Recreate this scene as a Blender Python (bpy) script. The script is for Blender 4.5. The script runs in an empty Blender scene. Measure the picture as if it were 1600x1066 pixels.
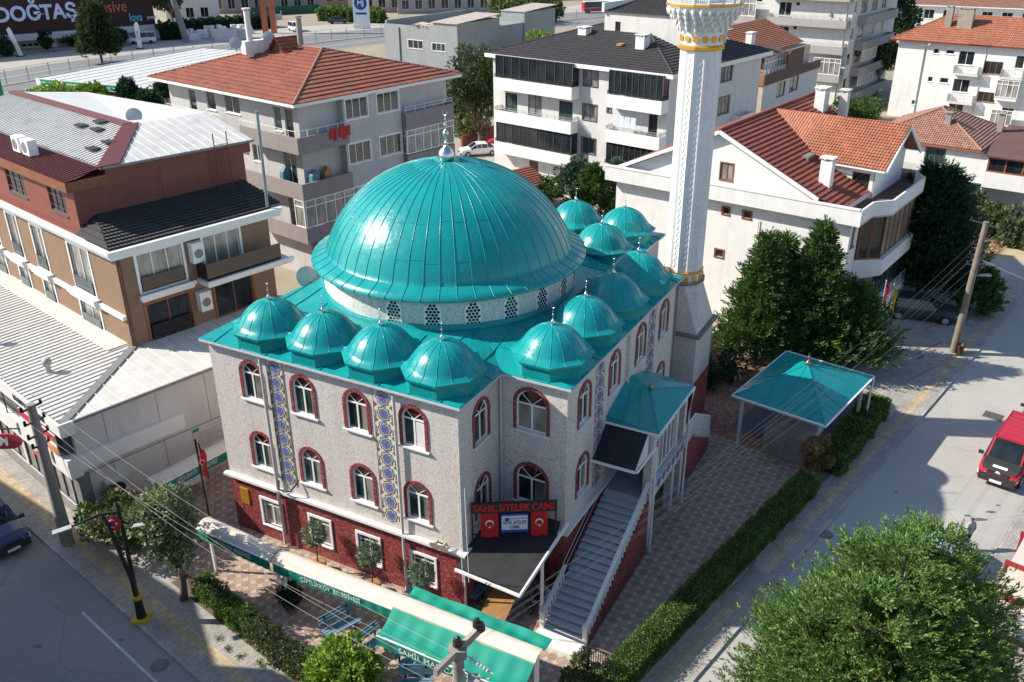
import bpy, math, random
import numpy as np
from mathutils import Vector, Matrix
random.seed(7)
RNG = np.random.default_rng(11)
SC = bpy.context.scene
COL = SC.collection
R = math.radians
PI = math.pi

# ------------------------------------------------------------------ camera
CAM_H = 31.3
F_PX = 1404.657
_p, _r = R(25.49132), R(-.35811)
FW = Vector((0, math.cos(_p), -math.sin(_p)))
_rt = Vector((1, 0, 0)); _up = _rt.cross(FW)
RT = _rt * math.cos(_r) + _up * math.sin(_r)
UP = _up * math.cos(_r) - _rt * math.sin(_r)
EYE = Vector((0, 0, CAM_H))
cam = bpy.data.cameras.new('camera')
cam.sensor_width = 36; cam.lens = F_PX / 1600 * 36
cam.clip_start = .5; cam.clip_end = 3000
camo = bpy.data.objects.new('camera', cam); COL.objects.link(camo)
m3 = Matrix((RT, UP, -FW)).transposed()
camo.matrix_world = Matrix.Translation(EYE) @ m3.to_4x4()
SC.camera = camo

def ray(u, v):
    return FW * F_PX + RT * (u - 800) - UP * (v - 533)
def P(u, v, z=0.0):
    """survey helper: the ground point (or point at height z) the photograph shows at u,v"""
    d = ray(u, v); t = (z - CAM_H) / d.z
    return EYE + d * t

class Frame:
    """a building's own axes: X along its right front, Y along its left front"""
    def __init__(s, x, y, deg):
        s.o = Vector((x, y, 0)); s.a = R(deg)
        s.X = Vector((math.cos(s.a), math.sin(s.a), 0)); s.Y = Vector((-math.sin(s.a), math.cos(s.a), 0))
    def w(s, x, y, z=0): return s.o + s.X * x + s.Y * y + Vector((0, 0, z))
    def loc(s, p): q = p - s.o; return Vector((q.dot(s.X), q.dot(s.Y), q.z))
    def at(s, u, v, z=0): return s.loc(P(u, v, z))
    def onX(s, u, v, x=0):
        d = ray(u, v); t = (x - (EYE - s.o).dot(s.X)) / d.dot(s.X); p = s.loc(EYE + d * t); return p.y, p.z
    def onY(s, u, v, y=0):
        d = ray(u, v); t = (y - (EYE - s.o).dot(s.Y)) / d.dot(s.Y); p = s.loc(EYE + d * t); return p.x, p.z

# ------------------------------------------------------------------ light
SUN_AZ, SUN_EL = 174.5, 36.3            # the sun stands to the left of the view
w = bpy.data.worlds.new('World'); SC.world = w; w.use_nodes = True
nt = w.node_tree; bg = nt.nodes['Background']
sky = nt.nodes.new('ShaderNodeTexSky'); sky.sky_type = 'NISHITA'; sky.sun_disc = False
sky.sun_elevation = R(SUN_EL); sky.sun_rotation = R(90 - SUN_AZ)
sky.air_density = 1.0; sky.dust_density = .6; sky.ozone_density = 1.0
nt.links.new(sky.outputs[0], bg.inputs[0]); bg.inputs[1].default_value = .12
sl = bpy.data.lights.new('sun', 'SUN'); sl.energy = 5.0; sl.angle = R(.5); sl.color = (1, .925, .8)
so = bpy.data.objects.new('sun', sl); COL.objects.link(so)
sd = Vector((math.cos(R(SUN_AZ)) * math.cos(R(SUN_EL)), math.sin(R(SUN_AZ)) * math.cos(R(SUN_EL)), math.sin(R(SUN_EL))))
so.rotation_euler = sd.to_track_quat('Z', 'Y').to_euler(); so.location = (-40, 20, 60)
SC.view_settings.view_transform = 'Standard'; SC.view_settings.look = 'None'
SC.view_settings.exposure = .6; SC.view_settings.gamma = 1

# ------------------------------------------------------------------ materials
MATS = {}
def _nodes(name):
    m = bpy.data.materials.new(name); m.use_nodes = True
    t = m.node_tree; b = t.nodes['Principled BSDF']; MATS[name] = m
    return m, t, b
def N(t, typ, **kw):
    n = t.nodes.new(typ)
    for k, v in kw.items():
        if k.startswith('i_'):
            key = k[2:]; key = int(key) if key.isdigit() else key.replace('_', ' ')
            n.inputs[key].default_value = v
        else: setattr(n, k, v)
    return n
def ramp(t, fac, stops):
    n = t.nodes.new('ShaderNodeValToRGB'); e = n.color_ramp.elements
    while len(e) < len(stops): e.new(.5)
    for q, (p, c) in zip(e, stops): q.position = p; q.color = (*c, 1) if len(c) == 3 else c
    t.links.new(fac, n.inputs[0]); return n.outputs[0]
def mix(t, a, b, fac, mode='MIX'):
    n = t.nodes.new('ShaderNodeMix'); n.data_type = 'RGBA'; n.blend_type = mode
    for s, v in ((n.inputs[0], fac), (n.inputs[6], a), (n.inputs[7], b)):
        if hasattr(v, 'links') or hasattr(v, 'is_linked'): t.links.new(v, s)
        else: s.default_value = v if not isinstance(v, tuple) or len(v) == 4 else (*v, 1)
    return n.outputs[2]
def coords(t, scale=(1, 1, 1), kind='Object'):
    c = t.nodes.new('ShaderNodeTexCoord'); mp = t.nodes.new('ShaderNodeMapping')
    mp.inputs[3].default_value = scale; t.links.new(c.outputs[kind], mp.inputs[0]); return mp.outputs[0]
def noise(t, vec, scale, detail=4, rough=.6):
    n = N(t, 'ShaderNodeTexNoise'); n.inputs['Scale'].default_value = scale
    n.inputs['Detail'].default_value = detail; n.inputs['Roughness'].default_value = rough
    t.links.new(vec, n.inputs[0]); return n.outputs[0]
def sc(c, k): return tuple(min(1, max(0, x * k)) for x in c[:3])
def mat(name, col, rough=.7, var=.14, scale=1.2, streak=0, bump=0, bscale=30, metal=0, spec=.4, fine=0):
    """painted / plastered / plain surface with blotches, rain streaks and grain"""
    if name in MATS: return MATS[name]
    m, t, b = _nodes(name); v = coords(t)
    f = noise(t, v, scale, 5)
    c = ramp(t, f, [(.3, sc(col, 1 - var)), (.7, sc(col, 1 + var))])
    if fine:
        g = noise(t, v, 40, 2); c = mix(t, c, ramp(t, g, [(.3, (1 - fine,) * 3), (.7, (1, 1, 1))]), 1.0, 'MULTIPLY')
    if streak:
        sv = coords(t, (.9, .9, .1)); g = noise(t, sv, 1.3, 6, .7)
        c = mix(t, c, ramp(t, g, [(.5, (1, 1, 1)), (.8, (1 - streak * 1.1, 1 - streak * 1.15, 1 - streak * 1.2))]), 1.0, 'MULTIPLY')
    t.links.new(c, b.inputs['Base Color'])
    b.inputs['Roughness'].default_value = rough; b.inputs['Metallic'].default_value = metal
    b.inputs['Specular IOR Level'].default_value = spec
    if bump:
        bn = t.nodes.new('ShaderNodeBump'); bn.inputs['Strength'].default_value = bump; bn.inputs['Distance'].default_value = .02
        t.links.new(noise(t, v, bscale, 3), bn.inputs['Height']); t.links.new(bn.outputs[0], b.inputs['Normal'])
    return m

def mosaic(name, cols, scale=13, rough=.55):
    """small broken-marble mosaic: irregular chips of the given colours"""
    m, t, b = _nodes(name); v = coords(t)
    vo = N(t, 'ShaderNodeTexVoronoi'); vo.inputs['Scale'].default_value = scale; t.links.new(v, vo.inputs[0])
    sep = N(t, 'ShaderNodeSeparateColor'); t.links.new(vo.outputs['Color'], sep.inputs[0])
    rp = t.nodes.new('ShaderNodeValToRGB'); rp.color_ramp.interpolation = 'CONSTANT'; e = rp.color_ramp.elements
    while len(e) < len(cols): e.new(.5)
    for q, (p, c) in zip(e, cols): q.position = p; q.color = (*c, 1)
    t.links.new(sep.outputs[0], rp.inputs[0])
    g = noise(t, coords(t, (1.6, 1.6, .14)), .8, 6, .7)
    c = mix(t, rp.outputs[0], ramp(t, g, [(.45, (1, 1, 1)), (.75, (.84, .8, .76))]), 1.0, 'MULTIPLY')
    t.links.new(c, b.inputs['Base Color']); b.inputs['Roughness'].default_value = rough
    bn = t.nodes.new('ShaderNodeBump'); bn.inputs['Strength'].default_value = .35; bn.inputs['Distance'].default_value = .01
    t.links.new(vo.outputs['Distance'], bn.inputs['Height']); t.links.new(bn.outputs[0], b.inputs['Normal'])
    return m
mosaic('white_mosaic', [(0, (.32, .27, .25)), (.07, (.49, .45, .43)), (.25, (.58, .54, .515)), (.55, (.62, .58, .555)), (.8, (.68, .635, .61))], 22)
mosaic('red_mosaic', [(0, (.12, .018, .022)), (.25, (.22, .032, .04)), (.6, (.29, .055, .06)), (.9, (.38, .16, .15))], 19)
mosaic('drum_mosaic', [(0, (.4, .4, .39)), (.16, (.58, .57, .55)), (.4, (.68, .67, .64))], 19)

def teal():
    m, t, b = _nodes('teal_metal'); v = coords(t)
    f = noise(t, v, .5, 6)
    c = ramp(t, f, [(.3, (.003, .235, .25)), (.7, (.006, .3, .298))])
    g = noise(t, coords(t, (1, 1, 1)), 5, 6, .7)
    c = mix(t, c, ramp(t, g, [(.6, (0, 0, 0)), (.8, (.02, .035, .035))]), 1.0, 'ADD')
    c = mix(t, c, ramp(t, noise(t, coords(t, (.8, .8, .15)), 1.4, 6, .7), [(.5, (1, 1, 1)), (.72, (.87, .91, .93))]), 1.0, 'MULTIPLY')
    t.links.new(c, b.inputs['Base Color'])
    rr = ramp(t, noise(t, v, 1.7, 5), [(.3, (.2,) * 3), (.75, (.38,) * 3)]); t.links.new(rr, b.inputs['Roughness'])
    b.inputs['Specular IOR Level'].default_value = .45
    bn = t.nodes.new('ShaderNodeBump'); bn.inputs['Strength'].default_value = .6; bn.inputs['Distance'].default_value = .03
    t.links.new(noise(t, v, 2.4, 3), bn.inputs['Height'])
    b2 = t.nodes.new('ShaderNodeBump'); b2.inputs['Strength'].default_value = .35; b2.inputs['Distance'].default_value = .008
    t.links.new(noise(t, v, 11, 3), b2.inputs['Height']); t.links.new(bn.outputs[0], b2.inputs['Normal'])
    t.links.new(b2.outputs[0], b.inputs['Normal'])
teal()

def glass(name, col, rough=.06):
    m, t, b = _nodes(name); v = coords(t, (1, 1, .4))
    c = ramp(t, noise(t, v, 1.1, 3), [(.35, sc(col, .55)), (.65, sc(col, 1.45))])
    t.links.new(c, b.inputs['Base Color']); b.inputs['Roughness'].default_value = rough
    b.inputs['Specular IOR Level'].default_value = .6
    return m
glass('glass_dark', (.018, .024, .028)); glass('glass_green', (.03, .055, .055)); glass('glass_curtain', (.24, .235, .22), .2)
glass('glass_beige', (.2, .19, .165), .12); glass('glass_amber', (.055, .02, .012)); glass('glass_blind', (.5, .49, .47), .3); glass('glass_car', (.012, .016, .018), .04)

def tiles(name, c0, c1, c2):
    """clay or concrete roof tiles, columns from UV (metres); courses are real steps"""
    m, t, b = _nodes(name)
    uv = coords(t, (1, 1, 1), 'UV')
    wv = N(t, 'ShaderNodeTexWave', wave_type='BANDS', bands_direction='X', wave_profile='SIN'); wv.inputs['Scale'].default_value = .314 * 4
    t.links.new(uv, wv.inputs[0])
    br = N(t, 'ShaderNodeTexBrick'); br.offset = 0
    for k, q in (('Scale', 1), ('Brick Width', .25), ('Row Height', .36), ('Mortar Size', .0), ('Bias', 0)): br.inputs[k].default_value = q
    br.inputs['Color1'].default_value = (0, 0, 0, 1); br.inputs['Color2'].default_value = (1, 1, 1, 1)
    t.links.new(uv, br.inputs[0])
    n1 = noise(t, uv, .45, 6, .7)
    c = mix(t, c0 + (1,), c1 + (1,), br.outputs[0])
    c = mix(t, c, c2 + (1,), ramp(t, n1, [(.42, (0, 0, 0)), (.72, (.8, .8, .8))]))
    t.links.new(c, b.inputs['Base Color']); b.inputs['Roughness'].default_value = .75
    bn = t.nodes.new('ShaderNodeBump'); bn.inputs['Strength'].default_value = 1; bn.inputs['Distance'].default_value = .05
    t.links.new(wv.outputs[1], bn.inputs['Height']); t.links.new(bn.outputs[0], b.inputs['Normal'])
    return m
tiles('tiles_clay', (.25, .07, .042), (.34, .11, .065), (.15, .055, .045))
tiles('tiles_orange', (.32, .11, .06), (.42, .17, .095), (.24, .1, .065))
tiles('tiles_maroon', (.23, .055, .035), (.3, .08, .05), (.2, .06, .05))
tiles('tiles_old', (.3, .12, .09), (.42, .25, .19), (.25, .17, .14))
tiles('tiles_slate', (.03, .028, .032), (.05, .046, .05), (.04, .036, .04))

def pavers(name, base, joint, w, h, var=.25, strip=None, rot=0, dirt=.25, ms=.012):
    m, t, b = _nodes(name); v0 = coords(t)
    mp = t.nodes.new('ShaderNodeMapping'); mp.inputs[2].default_value = (0, 0, -rot); t.links.new(v0, mp.inputs[0]); v = mp.outputs[0]
    br = N(t, 'ShaderNodeTexBrick')
    for k, q in (('Scale', 1), ('Brick Width', w), ('Row Height', h), ('Mortar Size', ms), ('Bias', 0)): br.inputs[k].default_value = q
    br.inputs['Color1'].default_value = (*sc(base, 1 - var), 1); br.inputs['Color2'].default_value = (*sc(base, 1 + var), 1)
    br.inputs['Mortar'].default_value = (*joint, 1); t.links.new(v, br.inputs[0])
    c = br.outputs[0]
    g = noise(t, v0, .8, 7, .7); c = mix(t, c, ramp(t, g, [(.35, (1 - dirt,) * 3), (.6, (1, 1, 1))]), 1.0, 'MULTIPLY')
    t.links.new(c, b.inputs['Base Color']); b.inputs['Roughness'].default_value = .85
    bn = t.nodes.new('ShaderNodeBump'); bn.inputs['Strength'].default_value = .4; bn.inputs['Distance'].default_value = .01
    t.links.new(br.outputs[1], bn.inputs['Height']); bn.invert = True; t.links.new(bn.outputs[0], b.inputs['Normal'])
    return m
def ground_mat(name, c0, c1, scale=.25, cracks=.0, rough=.9):
    m, t, b = _nodes(name); v = coords(t)
    n1 = noise(t, v, scale, 8, .65); n2 = noise(t, v, 18, 3)
    c = ramp(t, n1, [(.3, c0), (.7, c1)])
    c = mix(t, c, ramp(t, n2, [(.3, (.82,) * 3), (.7, (1.1,) * 3)]), 1.0, 'MULTIPLY')
    n3 = noise(t, v, 1.3, 5, .7)
    c = mix(t, c, ramp(t, n3, [(.58, (1, 1, 1)), (.7, (.86, .85, .84)), (.8, (.7, .69, .68))]), 1.0, 'MULTIPLY')
    if cracks:
        vo = N(t, 'ShaderNodeTexVoronoi', feature='DISTANCE_TO_EDGE'); vo.inputs['Scale'].default_value = .16
        wv = mix(t, v, noise(t, v, 1.5, 4), .12); t.links.new(wv, vo.inputs[0])
        c = mix(t, c, ramp(t, vo.outputs[0], [(0, (1 - cracks,) * 3), (.006, (1, 1, 1))]), 1.0, 'MULTIPLY')
    t.links.new(c, b.inputs['Base Color']); b.inputs['Roughness'].default_value = rough
    bn = t.nodes.new('ShaderNodeBump'); bn.inputs['Strength'].default_value = .4; bn.inputs['Distance'].default_value = .01
    t.links.new(n2, bn.inputs['Height']); t.links.new(bn.outputs[0], b.inputs['Normal'])
    return m
ground_mat('earth', (.27, .23, .17), (.36, .31, .24), .15)
ground_mat('asphalt', (.24, .24, .24), (.3, .295, .29), .2, .2)
ground_mat('street_pale', (.36, .35, .33), (.43, .42, .39), .3, .15)
ground_mat('concrete_road', (.36, .34, .31), (.44, .42, .38), .2, .3)
ground_mat('yard_concrete', (.3, .28, .25), (.4, .37, .33), .3, .2)
ground_mat('yard_paving', (.36, .34, .31), (.46, .44, .4), .3, .2)
GRID_A = R(49.4)
pavers('pavement_pavers', (.4, .38, .35), (.24, .22, .2), .22, .11, .16, rot=GRID_A)
pavers('tactile_yellow', (.47, .38, .25), (.26, .21, .15), .4, .4, .12, rot=GRID_A)
pavers('kerb_stone', (.38, .37, .35), (.2, .2, .19), 1.0, .5, .1, rot=GRID_A)

def court():
    """interlocking courtyard slabs: dark round stones set in a pale buff ground"""
    m, t, b = _nodes('courtyard_pavers'); v = coords(t)
    mp = t.nodes.new('ShaderNodeMapping'); mp.inputs[2].default_value = (0, 0, -R(16)); mp.inputs[3].default_value = (1.4, 1.4, 1); t.links.new(v, mp.inputs[0])
    def lattice(off):
        a = N(t, 'ShaderNodeVectorMath', operation='ADD'); a.inputs[1].default_value = (*off, 0); t.links.new(mp.outputs[0], a.inputs[0])
        f = N(t, 'ShaderNodeVectorMath', operation='FRACTION'); t.links.new(a.outputs[0], f.inputs[0])
        s = N(t, 'ShaderNodeVectorMath', operation='SUBTRACT'); s.inputs[1].default_value = (.5, .5, 0); t.links.new(f.outputs[0], s.inputs[0])
        k = N(t, 'ShaderNodeVectorMath', operation='MULTIPLY'); k.inputs[1].default_value = (1, 1, 0); t.links.new(s.outputs[0], k.inputs[0])
        l = N(t, 'ShaderNodeVectorMath', operation='LENGTH'); t.links.new(k.outputs[0], l.inputs[0]); return l.outputs['Value']
    l1, l2 = lattice((0, 0)), lattice((.5, .5))
    mn = N(t, 'ShaderNodeMath', operation='MINIMUM'); t.links.new(l1, mn.inputs[0]); t.links.new(l2, mn.inputs[1])
    c1 = ramp(t, l1, [(.0, (.3, .22, .19)), (.3, (.3, .22, .19)), (.31, (.17, .13, .11)), (.325, (.17, .13, .11)), (.335, (.5, .4, .32))])
    c2 = ramp(t, l2, [(.0, (.72, .74, .78)), (.29, (.72, .74, .78)), (.3, (.35, .33, .3)), (.325, (.35, .33, .3)), (.335, (1, 1, 1))])
    c = mix(t, c1, c2, 1.0, 'MULTIPLY')
    g = noise(t, v, .9, 6, .7); c = mix(t, c, ramp(t, g, [(.3, (.78, .76, .74)), (.65, (1.05, 1.02, 1))]), 1.0, 'MULTIPLY')
    t.links.new(c, b.inputs['Base Color']); b.inputs['Roughness'].default_value = .85
court()

def stripes(name, c0, c1, scale=3):
    m, t, b = _nodes(name); v = coords(t, (5, .35, 1.0))
    wv = N(t, 'ShaderNodeTexWave'); wv.inputs['Scale'].default_value = scale; wv.inputs['Distortion'].default_value = 5; wv.inputs['Detail'].default_value = 4
    t.links.new(v, wv.inputs[0]); t.links.new(ramp(t, wv.outputs[0], [(.2, c0), (.8, c1)]), b.inputs['Base Color'])
    b.inputs['Roughness'].default_value = .35; return m
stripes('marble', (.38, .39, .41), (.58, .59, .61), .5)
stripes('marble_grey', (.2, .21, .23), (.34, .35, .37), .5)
mat('marble_white', (.72, .71, .69), .4, .07, 3)
mat('white_paint', (.78, .78, .77), .5, .05, 2, streak=.1)
mat('white_pvc', (.8, .8, .8), .35, .03, 3)
mat('minaret_white', (.69, .7, .71), .55, .06, 1.5, streak=.16)
mat('gold', (.62, .33, .05), .35, .12, 5, metal=.5)
mat('steel', (.6, .6, .6), .25, .06, 4, metal=1)
mat('steel_paint', (.35, .36, .37), .5, .1, 3)
mat('copper', (.42, .2, .12), .35, .12, 6, metal=.8)
mat('black_metal', (.015, .016, .018), .45, .2, 5)
mat('rubber', (.015, .015, .015), .8, .2, 8)
mat('bitumen', (.022, .023, .026), .75, .35, 1.0, bump=.3)
mat('concrete', (.29, .265, .235), .85, .16, 1.6, streak=.2, bump=.2)
mat('shaded_concrete', (.2, .165, .135), .85, .2, 1.6, streak=.3, bump=.2)  # darker copy of concrete; shade on the right pole is in the colour
mat('collar_stone', (.2, .18, .17), .7, .15, 4)
mat('wood_orange', (.36, .19, .075), .5, .15, 3)
mat('pipe_grey', (.52, .52, .52), .4, .08, 3)

# ------------------------------------------------------------------ mesh builder
class MB:
    """collects shapes and links them as ONE mesh object"""
    def __init__(s): s.v = []; s.f = []; s.mi = []; s.uv = {}; s.cur = 0; s.sm = set()
    def mat(s, i): s.cur = i; return s
    def add(s, vs, fs, smooth=False):
        o = len(s.v); s.v += [tuple(x) for x in vs]
        for f in fs:
            if smooth: s.sm.add(len(s.f))
            s.f.append(tuple(i + o for i in f)); s.mi.append(s.cur)
        return s
    def quad(s, *p): return s.add(p, [tuple(range(len(p)))])
    def box(s, x0, x1, y0, y1, z0, z1):
        v = [(x, y, z) for z in (z0, z1) for y in (y0, y1) for x in (x0, x1)]
        return s.add(v, [(0, 2, 3, 1), (4, 5, 7, 6), (0, 1, 5, 4), (2, 6, 7, 3), (0, 4, 6, 2), (1, 3, 7, 5)])
    def prism(s, poly, z0, z1):
        n = len(poly); v = [(x, y, z0) for x, y in poly] + [(x, y, z1) for x, y in poly]
        return s.add(v, [tuple(range(n))[::-1], tuple(range(n, 2 * n))] + [(i, (i + 1) % n, n + (i + 1) % n, n + i) for i in range(n)])
    def extr(s, pts, vec):
        """a planar polygon of 3-D points pushed along vec"""
        n = len(pts); vec = Vector(vec); a = [Vector(p) for p in pts]; b = [p + vec for p in a]
        return s.add(a + b, [tuple(range(n))[::-1], tuple(range(n, 2 * n))] + [(i, (i + 1) % n, n + (i + 1) % n, n + i) for i in range(n)])
    def bar(s, a, b, w, h=None, up=(0, 0, 1)):
        """a square bar from a to b"""
        h = h or w; a = Vector(a); b = Vector(b); d = (b - a).normalized(); u = Vector(up)
        if abs(d.dot(u)) > .98: u = Vector((1, 0, 0))
        r = d.cross(u).normalized(); u = r.cross(d)
        c = [(-1, -1), (1, -1), (1, 1), (-1, 1)]
        v = [a + r * (x * w / 2) + u * (y * h / 2) for x, y in c] + [b + r * (x * w / 2) + u * (y * h / 2) for x, y in c]
        return s.add(v, [(3, 2, 1, 0), (4, 5, 6, 7)] + [(i, (i + 1) % 4, 4 + (i + 1) % 4, 4 + i) for i in range(4)])
    def tube(s, path, r, n=8, cap=True):
        path = [Vector(p) for p in path]; rs = r if isinstance(r, (list, tuple)) else [r] * len(path); V = []; 
        for i, p in enumerate(path):
            d = (path[min(i + 1, len(path) - 1)] - path[max(i - 1, 0)]).normalized()
            u = Vector((0, 0, 1)) if abs(d.z) < .95 else Vector((1, 0, 0))
            a = d.cross(u).normalized(); b = a.cross(d)
            V += [p + (a * math.cos(2 * PI * k / n) + b * math.sin(2 * PI * k / n)) * rs[i] for k in range(n)]
        fs = [(i * n + k, i * n + (k + 1) % n, (i + 1) * n + (k + 1) % n, (i + 1) * n + k) for i in range(len(path) - 1) for k in range(n)]
        s.add(V, fs, smooth=n > 5)
        if cap: s.add(V[:n], [tuple(range(n))]); s.add(V[-n:], [tuple(range(n))[::-1]])
        return s
    def lathe(s, prof, n=24, c=(0, 0), ph=0, smooth=True, shape=None):
        V = []
        for r, z in prof:
            for k in range(n):
                a = ph + 2 * PI * k / n; q = r * (shape(a, z) if shape else 1); V.append((c[0] + q * math.cos(a), c[1] + q * math.sin(a), z))
        fs = [(i * n + k, i * n + (k + 1) % n, (i + 1) * n + (k + 1) % n, (i + 1) * n + k) for i in range(len(prof) - 1) for k in range(n)]
        s.add(V, fs, smooth)
        if prof[0][0] > .001: s.add(V[:n], [tuple(range(n))[::-1]])
        if prof[-1][0] > .001: s.add(V[-n:], [tuple(range(n))])
        return s
    def build(s, name, mats, parent=None, loc=None, rot=0):
        me = bpy.data.meshes.new(name); me.from_pydata(s.v, [], s.f)
        for m in (mats if isinstance(mats, (list, tuple)) else [mats]): me.materials.append(MATS[m] if isinstance(m, str) else m)
        me.polygons.foreach_set('material_index', s.mi)
        me.polygons.foreach_set('use_smooth', [i in s.sm for i in range(len(s.f))])
        if s.uv:
            l = me.uv_layers.new(name='UVMap')
            for fi, uvs in s.uv.items():
                for li, q in zip(me.polygons[fi].loop_indices, uvs): l.data[li].uv = q
        me.validate(); me.update()
        o = bpy.data.objects.new(name, me); COL.objects.link(o)
        if parent: o.parent = parent
        if loc is not None: o.location = loc
        if rot: o.rotation_euler.z = rot
        return o

def tag(o, label, cat=None, group=None, kind=None):
    if label: o['label'] = label
    if cat: o['category'] = cat
    if group: o['group'] = group
    if kind: o['kind'] = kind
    return o
def thing(name, label, cat, loc=(0, 0, 0), rot=0, group=None):
    o = bpy.data.objects.new(name, None); o.empty_display_size = .3; COL.objects.link(o)
    o.location = loc; o.rotation_euler.z = rot
    return tag(o, label, cat, group)
def copy_tree(o, parent=None):
    c = o.copy(); COL.objects.link(c); c.parent = parent
    for ch in [q for q in bpy.data.objects if q.parent == o]: copy_tree(ch, c)
    return c
def struct(o): o['kind'] = 'structure'; return o

def text(name, body, size, M4, m, parent=None, align='CENTER', depth=.02, bold=0, width=None, shear=0):
    cu = bpy.data.curves.new(name, 'FONT'); cu.body = body; cu.size = size; cu.align_x = align; cu.align_y = 'CENTER'
    cu.extrude = depth; cu.offset = bold; cu.shear = shear; cu.resolution_u = 3
    o = bpy.data.objects.new(name, cu); COL.objects.link(o)
    dg = bpy.context.evaluated_depsgraph_get(); dg.update()
    me = bpy.data.meshes.new_from_object(o.evaluated_get(dg)); bpy.data.objects.remove(o); bpy.data.curves.remove(cu)
    if width:
        xs = [v.co.x for v in me.vertices]; k = width / (max(xs) - min(xs))
        for v in me.vertices: v.co.x *= k
    for v in me.vertices: v.co = M4 @ v.co
    me.materials.clear(); me.materials.append(MATS[m] if isinstance(m, str) else m); me.name = name
    n = bpy.data.objects.new(name, me); COL.objects.link(n)
    if parent: n.parent = parent
    return n
def plane_mat(o, x, y):
    """matrix whose local x/y run along the given 3-D directions from o"""
    x = Vector(x).normalized(); y = Vector(y).normalized(); z = x.cross(y)
    m = Matrix((x, y, z)).transposed().to_4x4(); return Matrix.Translation(Vector(o)) @ m

# ---- facades: side 'L' is the plane x=off (runs along +y), side 'R' the plane y=off (runs along +x)
def pt(side, off, a, z, d=0):
    """point at a along the facade, d metres OUTSIDE it"""
    return (off - d, a, z) if side == 'L' else (a, off - d, z)
def facade(mb, side, off, a0, a1, z0, z1, holes, dep=.16):
    """wall sheet with real openings; holes = (a0,a1,z0,z1,arch)"""
    A = sorted({a0, a1, *[q for h in holes for q in h[:2]]}); Z = sorted({z0, z1, *[q for h in holes for q in h[2:4]]})
    A = [q for q in A if a0 <= q <= a1]; Z = [q for q in Z if z0 <= q <= z1]
    for i in range(len(A) - 1):
        for j in range(len(Z) - 1):
            ca, cz = (A[i] + A[i + 1]) / 2, (Z[j] + Z[j + 1]) / 2
            if any(h[0] < ca < h[1] and h[2] < cz < h[3] for h in holes): continue
            mb.quad(pt(side, off, A[i], Z[j]), pt(side, off, A[i + 1], Z[j]), pt(side, off, A[i + 1], Z[j + 1]), pt(side, off, A[i], Z[j + 1]))
    for h in holes:
        b0, b1, c0, c1 = h[:4]; arch = len(h) > 4 and h[4]
        if arch:
            r = (b1 - b0) / 2; cm = (b0 + b1) / 2; zs = c1 - r; K = 10
            arc = [(cm + r * math.cos(PI * k / K), zs + r * math.sin(PI * k / K)) for k in range(K + 1)]
            for k in range(K):
                (p0, q0), (p1, q1) = arc[k], arc[k + 1]
                mb.quad(pt(side, off, p0, q0), pt(side, off, p1, q1), pt(side, off, p1, c1), pt(side, off, p0, c1))
                mb.quad(pt(side, off, p0, q0), pt(side, off, p1, q1), pt(side, off, p1, q1, -dep), pt(side, off, p0, q0, -dep))
            sides = [((b0, c0), (b0, zs)), ((b1, zs), (b1, c0)), ((b1, c0), (b0, c0))]
        else: sides = [((b0, c0), (b0, c1)), ((b0, c1), (b1, c1)), ((b1, c1), (b1, c0)), ((b1, c0), (b0, c0))]
        for (p0, q0), (p1, q1) in sides:
            mb.quad(pt(side, off, p0, q0), pt(side, off, p1, q1), pt(side, off, p1, q1, -dep), pt(side, off, p0, q0, -dep))
def fbox(mb, side, off, a0, a1, z0, z1, d0, d1):
    """box on a facade between depths d0..d1 outside it (negative = inside)"""
    if side == 'L': mb.box(off - d1, off - d0, a0, a1, z0, z1)
    else: mb.box(a0, a1, off - d1, off - d0, z0, z1)
def window(par, side, off, a0, a1, z0, z1, cols=2, trans=False, frame='white_pvc', gl=None, sill=True, trim=None, dep=.14, fw=.07, name='window', rail=None):
    """frame with mullions > pane, sill"""
    mb = MB(); d0, d1 = -dep, -dep + .06
    fbox(mb, side, off, a0, a0 + fw, z0, z1, d0, d1); fbox(mb, side, off, a1 - fw, a1, z0, z1, d0, d1)
    fbox(mb, side, off, a0 + fw, a1 - fw, z0, z0 + fw, d0, d1); fbox(mb, side, off, a0 + fw, a1 - fw, z1 - fw, z1, d0, d1)
    for k in range(1, cols):
        c = a0 + (a1 - a0) * k / cols; fbox(mb, side, off, c - fw / 2, c + fw / 2, z0 + fw, z1 - fw, d0, d1 + .004)
    if trans:
        zt = z0 + (z1 - z0) * (.72 if trans is True else trans); fbox(mb, side, off, a0 + fw, a1 - fw, zt - .03, zt + .03, d0, d1 - .004)
    if trim:
        tw, td = trim
        fbox(mb, side, off, a0 - tw, a0, z0 - tw, z1 + tw, -.01, td); fbox(mb, side, off, a1, a1 + tw, z0 - tw, z1 + tw, -.01, td)
        fbox(mb, side, off, a0, a1, z1, z1 + tw, -.01, td); fbox(mb, side, off, a0, a1, z0 - tw, z0, -.01, td)
    o = mb.build(name, frame, par)
    g = MB(); fbox(g, side, off, a0, a1, z0, z1, -dep - .03, -dep + .02)
    g.build('pane', gl or random.choice(['glass_dark', 'glass_dark', 'glass_green', 'glass_curtain']), o)
    if sill:
        q = MB(); fbox(q, side, off, a0 - .08, a1 + .08, z0 - .07, z0 - .002, -dep + .06, .1 if not trim else trim[1] + .05); q.build('sill', frame if frame != 'black_metal' else 'white_paint', o)
    return o
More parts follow.
